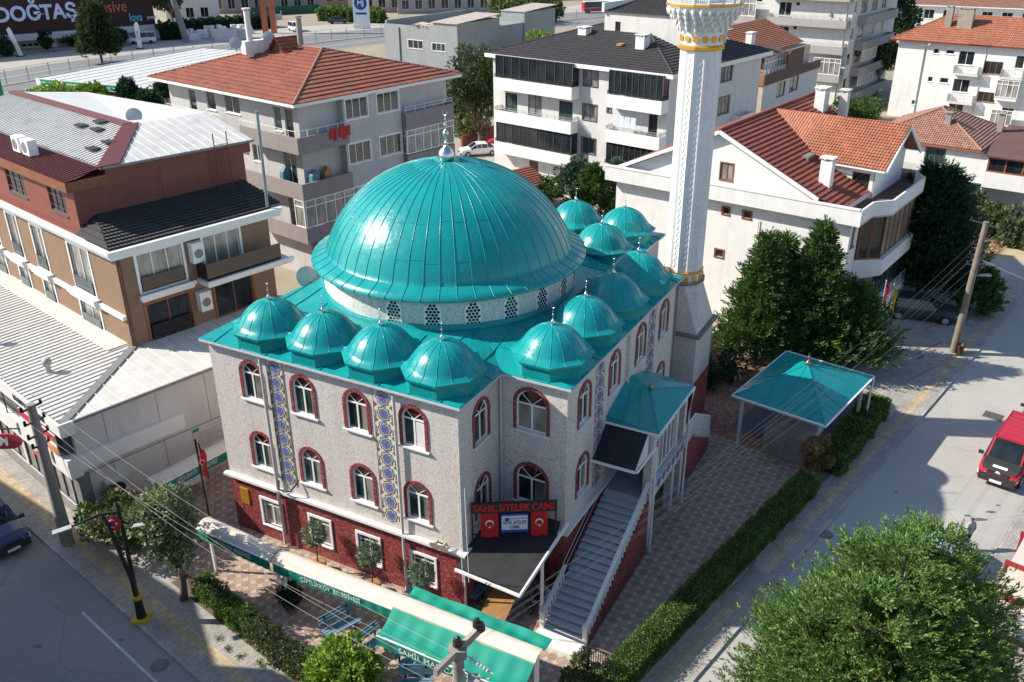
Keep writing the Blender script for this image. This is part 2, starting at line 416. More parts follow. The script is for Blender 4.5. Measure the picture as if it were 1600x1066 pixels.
def arch_window(par, side, off, cm, w, z0, z1, gl='glass_green', gl2='glass_amber'):
    """round-headed window > pane, fanlight, surround, sill"""
    a0, a1 = cm - w / 2, cm + w / 2; r = w / 2; zs = z1 - r; fw = .065; dep = .12
    mb = MB(); d0, d1 = -dep, -dep + .06
    fbox(mb, side, off, a0, a0 + fw, z0, zs, d0, d1); fbox(mb, side, off, a1 - fw, a1, z0, zs, d0, d1)
    fbox(mb, side, off, a0 + fw, a1 - fw, z0, z0 + fw, d0, d1); fbox(mb, side, off, a0 + fw, a1 - fw, zs - .05, zs + .03, d0, d1)
    fbox(mb, side, off, cm - .045, cm + .045, z0 + fw, zs - .05, d0, d1)
    K = 14; ar = lambda rr, k, d: pt(side, off, cm + rr * math.cos(PI * k / K), zs + rr * math.sin(PI * k / K), d)
    for k in range(K):
        mb.quad(ar(r, k, d1), ar(r, k + 1, d1), ar(r - fw, k + 1, d1), ar(r - fw, k, d1)); mb.quad(ar(r - fw, k, d1), ar(r - fw, k + 1, d1), ar(r - fw, k + 1, d0), ar(r - fw, k, d0))
    for s_ in (-1, 0, 1):
        e = (cm + s_ * r * .72, zs + (r * .66 if s_ else r * .95))
        mb.bar(pt(side, off, cm, zs, d1 - .02), pt(side, off, *e, d1 - .02), .03) if s_ else None
    o = mb.build('window', 'white_pvc', par)
    g = MB(); fbox(g, side, off, a0, a1, z0, zs, -dep - .03, -dep + .02); g.build('pane', gl, o)
    cu = random.uniform(.25, .95); g = MB(); e0, e1 = (a0 + fw, cm - .05) if side == 'L' else (cm + .05, a1 - fw)
    fbox(g, side, off, e0 if side == 'L' else e1 - (e1 - e0) * cu, e0 + (e1 - e0) * cu if side == 'L' else e1, z0 + fw, zs - .06, -dep + .02, -dep + .03); g.build('net_curtain', 'glass_beige', o)
    g = MB(); g.extr([ar(r, k, -dep - .03) for k in range(K + 1)], Vector(pt(side, off, 0, 0, .05)) - Vector(pt(side, off, 0, 0, 0))); g.build('fanlight', gl2, o)
    s = MB(); T = .17
    def oc(rr, k, d): return ar(rr, k, d)
    for k in range(K):
        s.quad(oc(r, k, .05), oc(r, k + 1, .05), oc(r + T, k + 1, .05), oc(r + T, k, .05)); s.quad(oc(r + T, k, .05), oc(r + T, k + 1, .05), oc(r + T, k + 1, -.01), oc(r + T, k, -.01))
        s.quad(oc(r, k, .05), oc(r, k + 1, .05), oc(r, k + 1, -.06), oc(r, k, -.06))
    fbox(s, side, off, a0 - T, a0, z0 - .02, zs, -.01, .05); fbox(s, side, off, a1, a1 + T, z0 - .02, zs, -.01, .05)
    s.build('surround', 'red_mosaic', o)
    q = MB(); fbox(q, side, off, a0 - T - .06, a1 + T + .06, z0 - .1, z0 - .022, -dep + .06, .14); q.build('sill', 'marble_white', o)
    return o
def fillbox(mb, x0, x1, y0, y1, z0, z1, skip=''):
    """closed box without the named sides L(x0) R(y0) T B"""
    v = [(x, y, z) for z in (z0, z1) for y in (y0, y1) for x in (x0, x1)]
    f = {'B': (0, 2, 3, 1), 'T': (4, 5, 7, 6), 'R': (0, 1, 5, 4), 'N': (2, 6, 7, 3), 'L': (0, 4, 6, 2), 'E': (1, 3, 7, 5)}
    mb.add(v, [q for k, q in f.items() if k not in skip])
def clip(poly, f):
    """part of convex 2-D polygon where f(p) >= 0"""
    out = []
    for i in range(len(poly)):
        a, b = poly[i], poly[(i + 1) % len(poly)]; fa, fb = f(a), f(b)
        if fa >= 0: out.append(a)
        if (fa >= 0) != (fb >= 0): t = fa / (fa - fb); out.append((a[0] + (b[0] - a[0]) * t, a[1] + (b[1] - a[1]) * t))
    return out
def tiled(mb, pts, course=.42, step=.09):
    """a roof slope (planar polygon, first edge = eave) laid in real stepped courses, UV in metres"""
    P3 = [Vector(p) for p in pts]; o = P3[0]; u = (P3[1] - P3[0]).normalized()
    nrm = Vector((0, 0, 0))
    for i in range(len(P3)): nrm += (P3[i] - o).cross(P3[(i + 1) % len(P3)] - o)
    nrm.normalize()
    if nrm.z < 0: nrm = -nrm
    v = nrm.cross(u).normalized()
    if v.z < 0: v = -v
    q = [((p - o).dot(u), (p - o).dot(v)) for p in P3]
    lo, hi = min(p[1] for p in q), max(p[1] for p in q); k = 0
    base = len(mb.f); mb.add(P3, [tuple(range(len(P3)))]); mb.uv[base] = q
    while lo + k * course < hi:
        s0 = lo + k * course; s1 = min(s0 + course, hi)
        c = clip(clip(q, lambda p: p[1] - s0 + 1e-6), lambda p: s1 - p[1] + 1e-6)
        if len(c) >= 3:
            hgt = lambda p: step * (1 - (p[1] - s0) / course) + .012
            V = [o + u * p[0] + v * p[1] + nrm * hgt(p) for p in c]
            base = len(mb.f); mb.add(V, [tuple(range(len(V)))]); mb.uv[base] = c
            lowp = sorted([p for p in c if abs(p[1] - s0) < 1e-4])
            if len(lowp) >= 2:
                a, b = lowp[0], lowp[-1]; A_, B_ = (o + u * a[0] + v * a[1]), (o + u * b[0] + v * b[1])
                base = len(mb.f); mb.add([A_ - nrm * .0, B_, B_ + nrm * (step + .012), A_ + nrm * (step + .012)], [(0, 1, 2, 3)]); mb.uv[base] = [a, b, b, a]
        k += 1
def seamed(mb, pts, gap=.5, w=.05, h=.05):
    """sheet-metal slope (first edge = eave) with standing seams up the slope"""
    P3 = [Vector(p) for p in pts]; o = P3[0]; u = (P3[1] - P3[0]).normalized()
    nrm = Vector((0, 0, 0))
    for i in range(len(P3)): nrm += (P3[i] - o).cross(P3[(i + 1) % len(P3)] - o)
    nrm.normalize()
    if nrm.z < 0: nrm = -nrm
    v = nrm.cross(u).normalized()
    q = [((p - o).dot(u), (p - o).dot(v)) for p in P3]
    mb.add(P3, [tuple(range(len(P3)))]); s0 = min(p[0] for p in q); s1 = max(p[0] for p in q); x = s0 + gap / 2
    while x < s1:
        ys = []
        for i in range(len(q)):
            a, b = q[i], q[(i + 1) % len(q)]
            if (a[0] - x) * (b[0] - x) < 0: ys.append(a[1] + (b[1] - a[1]) * (x - a[0]) / (b[0] - a[0]))
        if len(ys) >= 2: mb.bar(o + u * x + v * min(ys) + nrm * h / 2, o + u * x + v * max(ys) + nrm * h / 2, w, h, nrm)
        x += gap
def railing(mb, pts, h=.9, n=8, r=.02, rails=2, bars=0):
    for a, b in zip(pts[:-1], pts[1:]):
        a, b = Vector(a), Vector(b); U = Vector((0, 0, 1)); m = max(1, round((b - a).length / 1.2))
        for k in range(rails): mb.bar(a + U * h * (k + 1) / rails, b + U * h * (k + 1) / rails, r * 2)
        for k in range(m + 1): p = a.lerp(b, k / m); mb.bar(p, p + U * h, r * 2)
        for k in range(bars): p = a.lerp(b, (k + .5) / bars); mb.bar(p, p + U * h, r)
# ================================================================== ground and streets
GR = Frame(8.7, 30.6, 49.4)              # X along the right-hand street kerb, Y towards the left-hand street... (grid of the block)
def sheet(name, pts, z, m, z0=None):
    mb = MB()
    if z0 is None: mb.quad(*[(p[0], p[1], z) for p in pts])
    else: mb.prism([(p[0], p[1]) for p in pts], z0, z)
    return struct(mb.build(name, m))
sheet('ground', [(-900, -200), (900, -200), (900, 1500), (-900, 1500)], -.012, 'earth')
kL = GR.loc(P(150, 922)); YL = GR.loc(P(308, 1063)); XL = (GR.loc(P(60, 841)).x + GR.loc(P(308, 1063)).x) / 2   # left kerb is the line X = XL
g = lambda x, y: GR.w(x, y)
sheet('left_road', [g(XL - 9.5, -60), g(XL, -60), g(XL, 130), g(XL - 9.5, 130)], 0, 'asphalt')
sheet('right_road', [g(XL, -7.8), g(60, -7.8), g(60, 0), g(XL, 0)], 0, 'street_pale')
sheet('far_street', [g(60, -7.8), g(140, -7.8), g(140, 0), g(60, 0)], 0, 'concrete_road')
sheet('far_side_pavement', [g(XL, -11.6), g(64, -11.6), g(64, -7.8), g(XL, -7.8)], .12, 'pavement_pavers', -.01)
sheet('left_pavement', [g(XL + .16, .16), g(XL + 3.4, .16), g(XL + 3.4, 120), g(XL + .16, 120)], .12, 'pavement_pavers', -.01)
sheet('right_pavement', [g(XL + 3.4, .16), g(62, .16), g(62, 2.5), g(XL + 3.4, 2.5)], .12, 'pavement_pavers', -.01)
sheet('kerb', [g(XL, 0), g(62, 0), g(62, .16), g(XL + .16, .16), g(XL + .16, 120), g(XL, 120)], .124, 'kerb_stone', -.012)
sheet('far_kerb', [g(XL, -7.96), g(64, -7.96), g(64, -7.8), g(XL, -7.8)], .124, 'kerb_stone', -.012)
sheet('tactile_strip', [g(XL + 3.4, .75), g(62, .75), g(62, 1.25), g(XL + 3.4, 1.25)], .125, 'tactile_yellow')
sheet('tactile_strip', [g(XL + .9, 3), g(XL + 1.6, 3), g(XL + 1.6, 60), g(XL + .9, 60)], .125, 'tactile_yellow')
sheet('tactile_strip', [g(8, -9.6), g(64, -9.6), g(64, -9.1), g(8, -9.1)], .125, 'tactile_yellow')
lm = GR.loc(P(190, 1015)).x
mat('road_paint', (.55, .55, .53), .6, .2, 3)
sheet('lane_line', [g(lm - .06, -30), g(lm + .06, -30), g(lm + .06, 25.5), g(lm - .06, 25.5)], .004, 'road_paint')
# courtyard of the mosque
sheet('courtyard', [g(XL + 3.4, 2.5), g(30.5, 2.5), g(30.5, 22), g(22, 33), g(XL + 3.4, 33)], .10, 'courtyard_pavers', -.01)
pavers('red_brick_pavers', (.34, .18, .12), (.14, .09, .07), .2, .2, .35, rot=GRID_A)
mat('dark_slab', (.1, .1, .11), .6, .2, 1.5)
sheet('pavilion_forecourt', [g(18.5, 2.9), g(30.2, 2.9), g(30.2, 16), g(18.5, 16)], .106, 'red_brick_pavers')
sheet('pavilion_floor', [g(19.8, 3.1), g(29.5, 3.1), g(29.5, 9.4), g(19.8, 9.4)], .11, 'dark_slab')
sheet('forecourt', [g(30.5, 2.5), g(60, 2.5), g(60, 14), g(30.5, 14)], .10, 'pavement_pavers', -.01)

# ================================================================== mosque
M = Frame(-2.295, 34.018, 61.643)
mosque = thing('mosque', 'two storey mosque clad in speckled mosaic under a big turquoise dome and many small domes', 'mosque', M.o, M.a)
EZ = 11.8
B1 = -3.28
def holes(cs, w, z0, z1, arch=True): return [(c - w / 2, c + w / 2, z0, z1, arch) for c in cs]
WW = 1.25; U0, U1 = 8.9, 11.0; L0, L1 = 4.76, 6.86
cL = [12.5, 9.2, 5.95, 2.72]; cR = [6.05, 9.85, 13.6, 17.35]
up = MB()
fl = holes(cL, WW, U0, U1) + holes(cL, WW, L0, L1)
facade(up, 'L', .3, .3, 15.2, 3.75, EZ, fl)
up2 = holes([2.3], 1.25, U0, U1) + holes([2.3], 1.25, L0, L1)
facade(up, 'R', .3, .3, 4.1, 3.75, EZ, up2)
inn = holes([-1.42], 1.6, U0, U1 + .1) + holes([-1.42], 1.6, L0, L1 + .1)
facade(up, 'L', 4.1, B1, .3, 3.75, EZ, inn)
rr = holes(cR, WW, U0, U1) + holes([6.05, 17.35], WW, L0 + .1, L1 + .1)
facade(up, 'R', B1, 4.1, 19.4, 3.75, EZ, rr)
q = up.quad
q((19.4, B1, 3.75), (19.4, .3, 3.75), (19.4, .3, EZ), (19.4, B1, EZ)); q((19.4, .3, 3.75), (26.2, .3, 3.75), (26.2, .3, EZ), (19.4, .3, EZ))
q((26.2, .3, 3.75), (26.2, 15.2, 3.75), (26.2, 15.2, EZ), (26.2, .3, EZ)); q((.3, 15.2, 3.75), (26.2, 15.2, 3.75), (26.2, 15.2, EZ), (.3, 15.2, EZ))
q((.3, .3, EZ - .02), (26.2, .3, EZ - .02), (26.2, 15.2, EZ - .02), (.3, 15.2, EZ - .02)); q((4.1, B1, EZ - .02), (19.4, B1, EZ - .02), (19.4, .3, EZ - .02), (4.1, .3, EZ - .02))
up.build('wall', 'white_mosaic', mosque)
lo = MB()
cG = [12.42, 9.08, 5.95, 2.6]
gh = [(c - .65, c + .65, 1.0, 2.65, False) for c in cG]
facade(lo, 'L', .3, .3, 15.2, 0, 3.6, gh)
facade(lo, 'R', .3, .3, 4.1, 0, 3.6, [(1.2, 2.3, .1, 2.3, False)])
facade(lo, 'L', 4.1, B1, .3, 0, 3.6, [(-2.4, -1.2, .1, 2.3, False)])
facade(lo, 'R', B1, 4.1, 19.4, 0, 3.6, [])
q = lo.quad
q((19.4, B1, 0), (19.4, .3, 0), (19.4, .3, 3.6), (19.4, B1, 3.6)); q((19.4, .3, 0), (26.2, .3, 0), (26.2, .3, 3.6), (19.4, .3, 3.6))
q((26.2, .3, 0), (26.2, 15.2, 0), (26.2, 15.2, 3.6), (26.2, .3, 3.6)); q((.3, 15.2, 0), (26.2, 15.2, 0), (26.2, 15.2, 3.6), (.3, 15.2, 3.6))
lo.build('lower_wall', 'red_mosaic', mosque)
for a0, a1, sd_, of in ((1.2, 2.3, 'R', .3), (-2.4, -1.2, 'L', 4.1)):
    d = MB(); fbox(d, sd_, of, a0, a1, .1, 2.3, -.16, -.08); d.build('door', mat('door_brown', (.1, .05, .03), .5), mosque)
led = MB(); led.box(.02, .3, .02, 15.4, 3.6, 3.75); led.box(.3, 4.1, .02, .3, 3.6, 3.75); led.box(3.82, 4.1, B1, .02, 3.6, 3.75)
led.box(3.82, 19.6, B1 - .28, B1, 3.6, 3.75)
led.build('ledge', 'marble_white', mosque)
for c in cL: arch_window(mosque, 'L', .3, c, WW, U0, U1, gl=random.choice(['glass_green', 'glass_dark'])); arch_window(mosque, 'L', .3, c, WW, L0, L1)
b = MB(); fbox(b, 'L', .3, 2.12, 2.68, U0 + .1, U0 + 1.35, -.1, -.08); b.build('blind', 'marble_white', mosque)
for z in ((U0, U1), (L0, L1)): arch_window(mosque, 'R', .3, 2.3, 1.25, *z, gl='glass_dark')
for z in ((U0, U1 + .1), (L0, L1 + .1)): arch_window(mosque, 'L', 4.1, -1.42, 1.6, *z, gl='glass_curtain' if z[0] > 7 else 'glass_dark')
for c in cR: arch_window(mosque, 'R', B1, c, WW, U0, U1, gl='glass_dark')
for c in (6.05, 17.35): arch_window(mosque, 'R', B1, c, WW, L0 + .1, L1 + .1, gl='glass_dark')
for c in cG: window(mosque, 'L', .3, c - .65, c + .65, 1.0, 2.65, 2, .78, trim=(.14, .07), gl='glass_curtain' if c > 8 else 'glass_dark')

# blue and brown tiled bands
mat('tile_cream', (.62, .6, .54), .4, .08, 6); mat('tile_blue', (.12, .16, .36), .35, .25, 9); mat('tile_brown', (.17, .11, .09), .45, .2, 8); mat('tile_red', (.35, .05, .03), .4, .1, 5)
def band(side, off, a0, a1, z0, z1):
    mb = MB(); W = a1 - a0; c = (a0 + a1) / 2
    fbox(mb, side, off, a0, a1, z0, z1, -.01, .03)
    mb.mat(2)
    for e in (a0, a1 - .035): fbox(mb, side, off, e, e + .035, z0, z1, .03, .034)
    n = round((z1 - z0) / .82); s = (z1 - z0) / n
    def star(cz, r, k, dep, jag):
        pts = []
        for i in range(k * 2):
            a = PI * i / k; q = r * (1 if i % 2 == 0 else jag); pts.append((c + q * math.cos(a) * .98, cz + q * math.sin(a)))
        mb.extr([pt(side, off, x, z, dep - .004) for x, z in pts], Vector(pt(side, off, 0, 0, .004)) - Vector(pt(side, off, 0, 0, 0)))
    for i in range(n):
        cz = z0 + s * (i + .5)
        mb.mat(2); star(cz, .44, 8, .038, .8)
        mb.mat(0); star(cz, .36, 8, .042, .78)
        mb.mat(1); star(cz, .31, 8, .046, .78)
        mb.mat(3); star(cz, .07, 6, .05, .6)
        mb.mat(2)
        for dx in (-.14, -.06, .06, .14):      # brown links between the medallions
            fbox(mb, side, off, c + dx - .014, c + dx + .014, cz + .36, min(cz + s - .36, z1), .03, .036)
        for sg in (-1, 1):                      # side arrowheads
            e = c + sg * (W / 2 - .04); zz = cz + s / 2
            if zz + .17 < z1:
                mb.extr([pt(side, off, e, zz - .16, .03), pt(side, off, e - sg * .2, zz + .02, .03), pt(side, off, e, zz + .16, .03)], Vector(pt(side, off, 0, 0, .005)) - Vector(pt(side, off, 0, 0, 0)))
                mb.extr([pt(side, off, e - sg * .03, cz - .3, .03), pt(side, off, e - sg * .12, cz - .22, .03), pt(side, off, e - sg * .06, cz + .1, .03), pt(side, off, e - sg * .03, cz + .1, .03)], Vector(pt(side, off, 0, 0, .0045)) - Vector(pt(side, off, 0, 0, 0)))
    return mb.build('tile_panel', ['tile_cream', 'tile_blue', 'tile_brown', 'tile_red'], mosque)
band('L', .3, 10.33, 11.38, 4.25, 11.5); band('L', .3, 3.78, 4.92, 4.1, 11.5)
band('R', B1, 7.35, 8.4, 4.1, 11.5); band('R', B1, 14.75, 15.8, 4.1, 11.5)
def pipe(pts, r=.06, m='pipe_grey', par=mosque, name='downpipe'):
    return MB().tube(pts, r, 8).build(name, m, par)
pipe([(.12, 11.6, 11.5), (.12, 11.6, .2)], .08); pipe([(.12, 3.62, 11.5), (.12, 3.62, .2)], .08); pipe([(.1, .1, 3.5), (.1, .1, .2)], .06)
pipe([(3.95, .15, 11.5), (3.95, .15, 4)], .06); pipe([(11.6, B1 - .12, 11.5), (11.6, B1 - .12, 7.6)], .06); pipe([(19.3, B1 - .1, 11.5), (19.3, B1 - .1, .2)], .06, 'collar_stone')
pipe([(.12, 11.45, 4.4), (-.1, 11.3, 4.05), (-.15, 10.9, 4.0), (-.1, 10.5, 4.15), (.15, 10.2, 4.6), (.25, 10.2, 4.75)], .045, 'rubber', name='cable_duct')

# roof sheet rising from the eaves to the drum
POLY = [(0, 0), (3.8, 0), (3.8, -3.58), (19.7, -3.58), (19.7, 0), (26.5, 0), (26.5, 15.5), (0, 15.5)]
CX, CY = 11.0, 7.2; DR = 6.95; RZ = 12.75
def outer(a):
    best = None; d = (math.cos(a), math.sin(a))
    for i in range(len(POLY)):
        p, q = POLY[i], POLY[(i + 1) % len(POLY)]; ex, ey = q[0] - p[0], q[1] - p[1]; den = d[0] * ey - d[1] * ex
        if abs(den) < 1e-9: continue
        t = ((p[0] - CX) * ey - (p[1] - CY) * ex) / den; s_ = ((p[0] - CX) * d[1] - (p[1] - CY) * d[0]) / den
        if t > 0 and -1e-6 <= s_ <= 1 + 1e-6 and (best is None or t < best): best = t
    return best
def roofz(x, y):
    a = math.atan2(y - CY, x - CX); o = outer(a); r = math.hypot(x - CX, y - CY); k = min(1, max(0, (o - r) / max(.5, o - DR)))
    return EZ + (RZ - EZ) * k
angs = sorted([2 * PI * k / 144 - PI for k in range(144)] + [math.atan2(y - CY, x - CX) + e for x, y in POLY for e in (-1e-4, 1e-4)])
mb = MB(); V = []
for a in angs:
    o = outer(a)
    for k in range(4): r = o + (DR - o) * k / 3; V.append((CX + r * math.cos(a), CY + r * math.sin(a), EZ + .06 + (RZ - EZ) * k / 3))
    V.append((CX + o * math.cos(a), CY + o * math.sin(a), EZ - .08))
n = len(angs); F = []
for i in range(n):
    j = (i + 1) % n
    for k in range(3): F.append((i * 5 + k, j * 5 + k, j * 5 + k + 1, i * 5 + k + 1))
    F.append((i * 5, i * 5 + 4, j * 5 + 4, j * 5))
mb.add(V, F)
def rseam(p, d, L=9.):
    """standing seam from the eave point p inwards"""
    pts = []
    for k in range(12):
        x, y = p[0] + d[0] * L * k / 11, p[1] + d[1] * L * k / 11
        if math.hypot(x - CX, y - CY) < DR + .05: break
        pts.append((x, y, roofz(x, y) + .08))
    for a, b in zip(pts[:-1], pts[1:]): mb.bar(a, b, .035, .05)
for y in np.arange(1.0, 15.4, 1.68): rseam((0, y), (1, 0))
for x in (1.2, 2.9): rseam((x, 0), (0, 1))
for x in np.arange(5.2, 19.6, 1.9): rseam((x, -3.58), (0, 1))
for y in (-2.4, -1.2): rseam((3.8, y), (1, 0), 3)
for x in np.arange(20.6, 26.4, 1.2): rseam((x, 0), (0, 1), 4)
for y in np.arange(1.0, 15.4, 1.9): rseam((26.5, y), (-1, 0))
mb.build('roof', 'teal_metal', mosque)
gt = MB()
for i in range(len(POLY)):
    a, b = POLY[i], POLY[(i + 1) % len(POLY)]; gt.bar((*a, EZ - .04), (*b, EZ - .04), .07, .11)
gt.build('gutter', 'pipe_grey', mosque)
sf = MB()
for (a, b, c, d) in ((.02, .3, .02, 15.4), (.02, 4.08, .02, .3), (3.82, 4.1, -3.5, .02), (3.82, 19.6, -3.54, -3.28), (19.4, 19.66, -3.5, .3), (19.4, 26.4, .04, .3)): sf.box(a, b, c, d, EZ - .12, EZ - .085)
sf.build('soffit', 'white_paint', mosque)

# drum, main dome
dr = MB(); dr.lathe([(DR, RZ - .9), (DR, 14.5)], 96, (CX, CY)); drum = dr.build('drum', 'drum_mosaic', mosque)
fs = MB(); fs.lathe([(DR + .06, RZ - .9), (DR + .05, RZ + .3), (DR, RZ + .32)], 96, (CX, CY)); fs.build('flashing', 'teal_metal', drum)
NW = 22
for k in range(NW):
    a = 2 * PI * (k + .5) / NW; lw = MB(); w_, h_, z0, ri = .42, 1.34, RZ + .06, .3
    if math.sin(a - R(45)) > .75: continue      # the far side of the drum is never seen
    def dp(x, z, d):
        return (CX + (DR + d) * math.cos(a) - x * math.sin(a), CY + (DR + d) * math.sin(a) + x * math.cos(a), z)
    out = [(-w_, z0), (w_, z0)] + [(w_ * math.cos(PI * i / 10), z0 + h_ - ri + ri * math.sin(PI * i / 10)) for i in range(11)]
    lw.mat(0); lw.extr([dp(x, z, -.1) for x, z in out], Vector(dp(0, 0, .03)) - Vector(dp(0, 0, -.1)))
    lw.mat(1); hx = .19
    for i in range(-3, 4):
        for j in range(9):
            x = i * hx + (hx / 2 if j % 2 else 0); z = z0 + .1 + j * hx * .87
            ok = abs(x) < w_ - .07 and (z < z0 + h_ - ri or math.hypot(x / w_, (z - (z0 + h_ - ri)) / ri) < .84) and z < z0 + h_ - .07
            if ok: lw.extr([dp(x + .088 * math.sin(PI * t / 3), z + .088 * math.cos(PI * t / 3), .03) for t in range(6)], Vector(dp(0, 0, .004)) - Vector(dp(0, 0, 0)))
    lw.build('lattice_window', ['white_pvc', 'glass_dark'], drum)
DZ0, DZ1, DRA = 14.95, 19.5, 6.78
prof = [(7.5, 14.42), (7.52, 14.56), (7.1, 14.74), (6.75, 14.92)]
NP = 28
KN = [(-.15, 6.85), (0, 6.68), (.15, 6.43), (.35, 5.92), (.55, 5.14), (.75, 4.0), (.9, 2.6), (1.0, 0.0)]
def dome_r(f):
    if f > .9: return 2.6 * math.sqrt(max(0, (1 - f) / .1)) * (1 - .06 * math.sin(PI * (f - .9) / .1))
    for i in range(1, len(KN) - 1):
        if KN[i][0] <= f <= KN[i + 1][0]:
            p0, p1, p2 = KN[i - 1], KN[i], KN[i + 1]; p3 = KN[min(i + 2, len(KN) - 1)]; h = p2[0] - p1[0]; t = (f - p1[0]) / h
            m1 = (p2[1] - p0[1]) / (p2[0] - p0[0]) * h; m2 = ((p3[1] - p1[1]) / (p3[0] - p1[0]) if i < len(KN) - 3 else -10.5) * h
            return (2*t**3-3*t*t+1)*p1[1] + (t**3-2*t*t+t)*m1 + (-2*t**3+3*t*t)*p2[1] + (t**3-t*t)*m2
dome_z = lambda f: DZ0 + (DZ1 - DZ0) * f
prof += [(dome_r(f) if k < NP else .0, dome_z(f)) for k in range(NP + 1) for f in [1 - (1 - k / NP) ** 1.5]]
dm = MB(); dm.lathe(prof, 144, (CX, CY)); dm.lathe([(DR - .05, 14.45), (7.5, 14.42)], 96, (CX, CY))
NS = 52
for k in range(NS):
    a = 2 * PI * k / NS; st = 2 if k % 2 else 1
    last = len(prof) - 1 if not k % 2 else len(prof) - 4
    for i in range(0, last - 1):
        (r0, z0), (r1, z1) = prof[i], prof[i + 1]
        if r1 < .25: break
        dm.tube([(CX + (r0 + .005) * math.cos(a), CY + (r0 + .005) * math.sin(a), z0 + .005), (CX + (r1 + .005) * math.cos(a), CY + (r1 + .005) * math.sin(a), z1 + .005)], .021, 6, cap=False)
for t in (.24, .58):                      # lap joints round the dome, staggered panel by panel
    for k in range(NS):
        if RNG.uniform() < .3: continue
        a0, a1 = 2 * PI * k / NS, 2 * PI * (k + 1) / NS; tt = t + RNG.uniform(-.02, .02); r0, z0 = dome_r(tt) + .012, dome_z(tt) + .012
        dm.bar((CX + r0 * math.cos(a0), CY + r0 * math.sin(a0), z0), (CX + r0 * math.cos(a1), CY + r0 * math.sin(a1), z0), .008, .008)
dome = dm.build('dome', 'teal_metal', mosque)
FIN = [(.0, 0), (.42, .0), (.42, .06), (.5, .12), (.52, .35), (.44, .58), (.25, .75), (.1, .85), (.07, .95), (.16, 1.0), (.07, 1.05), (.05, 1.3), (.18, 1.45), (.2, 1.55), (.12, 1.68), (.04, 1.72), (.04, 1.85), (.11, 1.95), (.11, 2.02), (.03, 2.1), (.03, 2.2), (.07, 2.27), (.03, 2.34), (.018, 2.5)]
def crescent(mb, c, r, axis):
    """open ring with its horns up"""
    A = Vector(axis); pts = [Vector(c) + A * r * math.sin(t) - Vector((0, 0, 1)) * r * math.cos(t) for t in np.linspace(-2.35, 2.35, 11)]
    mb.tube(pts, [r * .06 + r * .2 * (1 - abs(k - 5) / 5) for k in range(11)], 6)
def finial(par, x, y, z, s, m='steel'):
    mb = MB(); mb.lathe([(r * s[0], z + h * s[1]) for r, h in FIN], 16, (x, y))
    crescent(mb, (x, y, z + 2.5 * s[1] + .15 * s[2]), .15 * s[2], (0, 1, 0)); return mb.build('finial', m, par)
finial(dome, CX, CY, DZ1 - .06, (.85, .95, 1.0))

# small domes on octagonal flared bases
def small_dome(x, y, zb=None):
    z = (zb or 12.02); mb = MB(); n = 64; apo = 1.86
    def octr(a):
        b = (a + PI / 8) % (PI / 4) - PI / 8; return 1 / math.cos(b)
    def shp(k): return lambda a, zz: (octr(a) * k + (1 - k))
    rows = [(apo * .93, z - .3, 1), (apo * .93, z + .5, 1), (apo, z + .52, 1), (apo + .02, z + .64, 1)]
    for r_, h_, k_ in ((1.66, .05, .85), (1.54, .14, .45), (1.46, .27, .15), (1.36, .46, 0), (1.22, .66, 0), (1.04, .86, 0), (.81, 1.04, 0), (.55, 1.18, 0), (.28, 1.28, 0), (.0, 1.31, 0)): rows.append((r_ * 1.06, z + .66 + h_, k_))
    V = []
    for r, zz, k in rows:
        for i in range(n): a = 2 * PI * i / n; q = r * (octr(a) * k + 1 - k); V.append((x + q * math.cos(a), y + q * math.sin(a), zz))
    flat = 4
    for j in range(3):
        mb.add([V[j * n + i] for i in range(n)] + [V[(j + 1) * n + i] for i in range(n)], [(i, (i + 1) % n, n + (i + 1) % n, n + i) for i in range(n)])
    mb.add(V[3 * n:], [(j * n + i, j * n + (i + 1) % n, (j + 1) * n + (i + 1) % n, (j + 1) * n + i) for j in range(len(rows) - 4) for i in range(n)], smooth=True)
    for i in range(0, n, 4):
        for j in range(3, len(rows) - 2):
            a, b = Vector(V[j * n + i]), Vector(V[(j + 1) * n + i]); d = Vector((a.x - x, a.y - y, .8)).normalized()
            mb.tube([a + d * .004, b + d * .004], .015, 6, cap=False)
    o = mb.build('small_dome', 'teal_metal', mosque)
    finial(o, x, y, z + 1.93, (.22, .34, .55)); return o
SD = [(1.78, 11.95), (1.78, 8.55), (1.78, 5.15), (1.78, 1.78), (5.6, -1.75), (9.35, -1.75), (12.95, -1.75), (16.7, -1.75), (20.4, 1.9), (24.2, 1.9), (24.2, 5.4), (24.2, 9.0)]
for x, y in SD: small_dome(x, y + .15 if y > 0 else y)

# staircase up to the raised entrance
SX0, SY0, SY1 = .9, -3.62, -5.85; NST = 20; run, rise = .385, .172; top = NST * rise
st, tr = MB(), MB()
for k in range(NST):
    st.box(SX0 + k * run, SX0 + (k + 1) * run + .001, SY1, SY0, 0.0, rise * (k + 1) + .1 - .041)
    tr.box(SX0 + k * run - .05, SX0 + (k + 1) * run - .002, SY1 - .04, SY0, rise * (k + 1) + .1 - .04, rise * (k + 1) + .1)
TX = SX0 + NST * run
st.box(TX, TX + 5.9, SY1, SY0 + .3, top + .02, top + .12)
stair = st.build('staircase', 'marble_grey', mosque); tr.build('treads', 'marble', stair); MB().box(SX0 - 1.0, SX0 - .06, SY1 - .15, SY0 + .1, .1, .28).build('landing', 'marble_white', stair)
sw = MB(); zt = top + .1
for y0, y1 in ((SY1 - .18, SY1 - .04), (SY0 + .02, SY0 + .3)):
    sw.extr([(SX0, y0, 0), (TX, y0, 0), (TX, y0, zt - .05), (SX0, y0, .12)], (0, y1 - y0, 0))
sw.build('side_wall', 'red_mosaic', stair)
bl = MB()
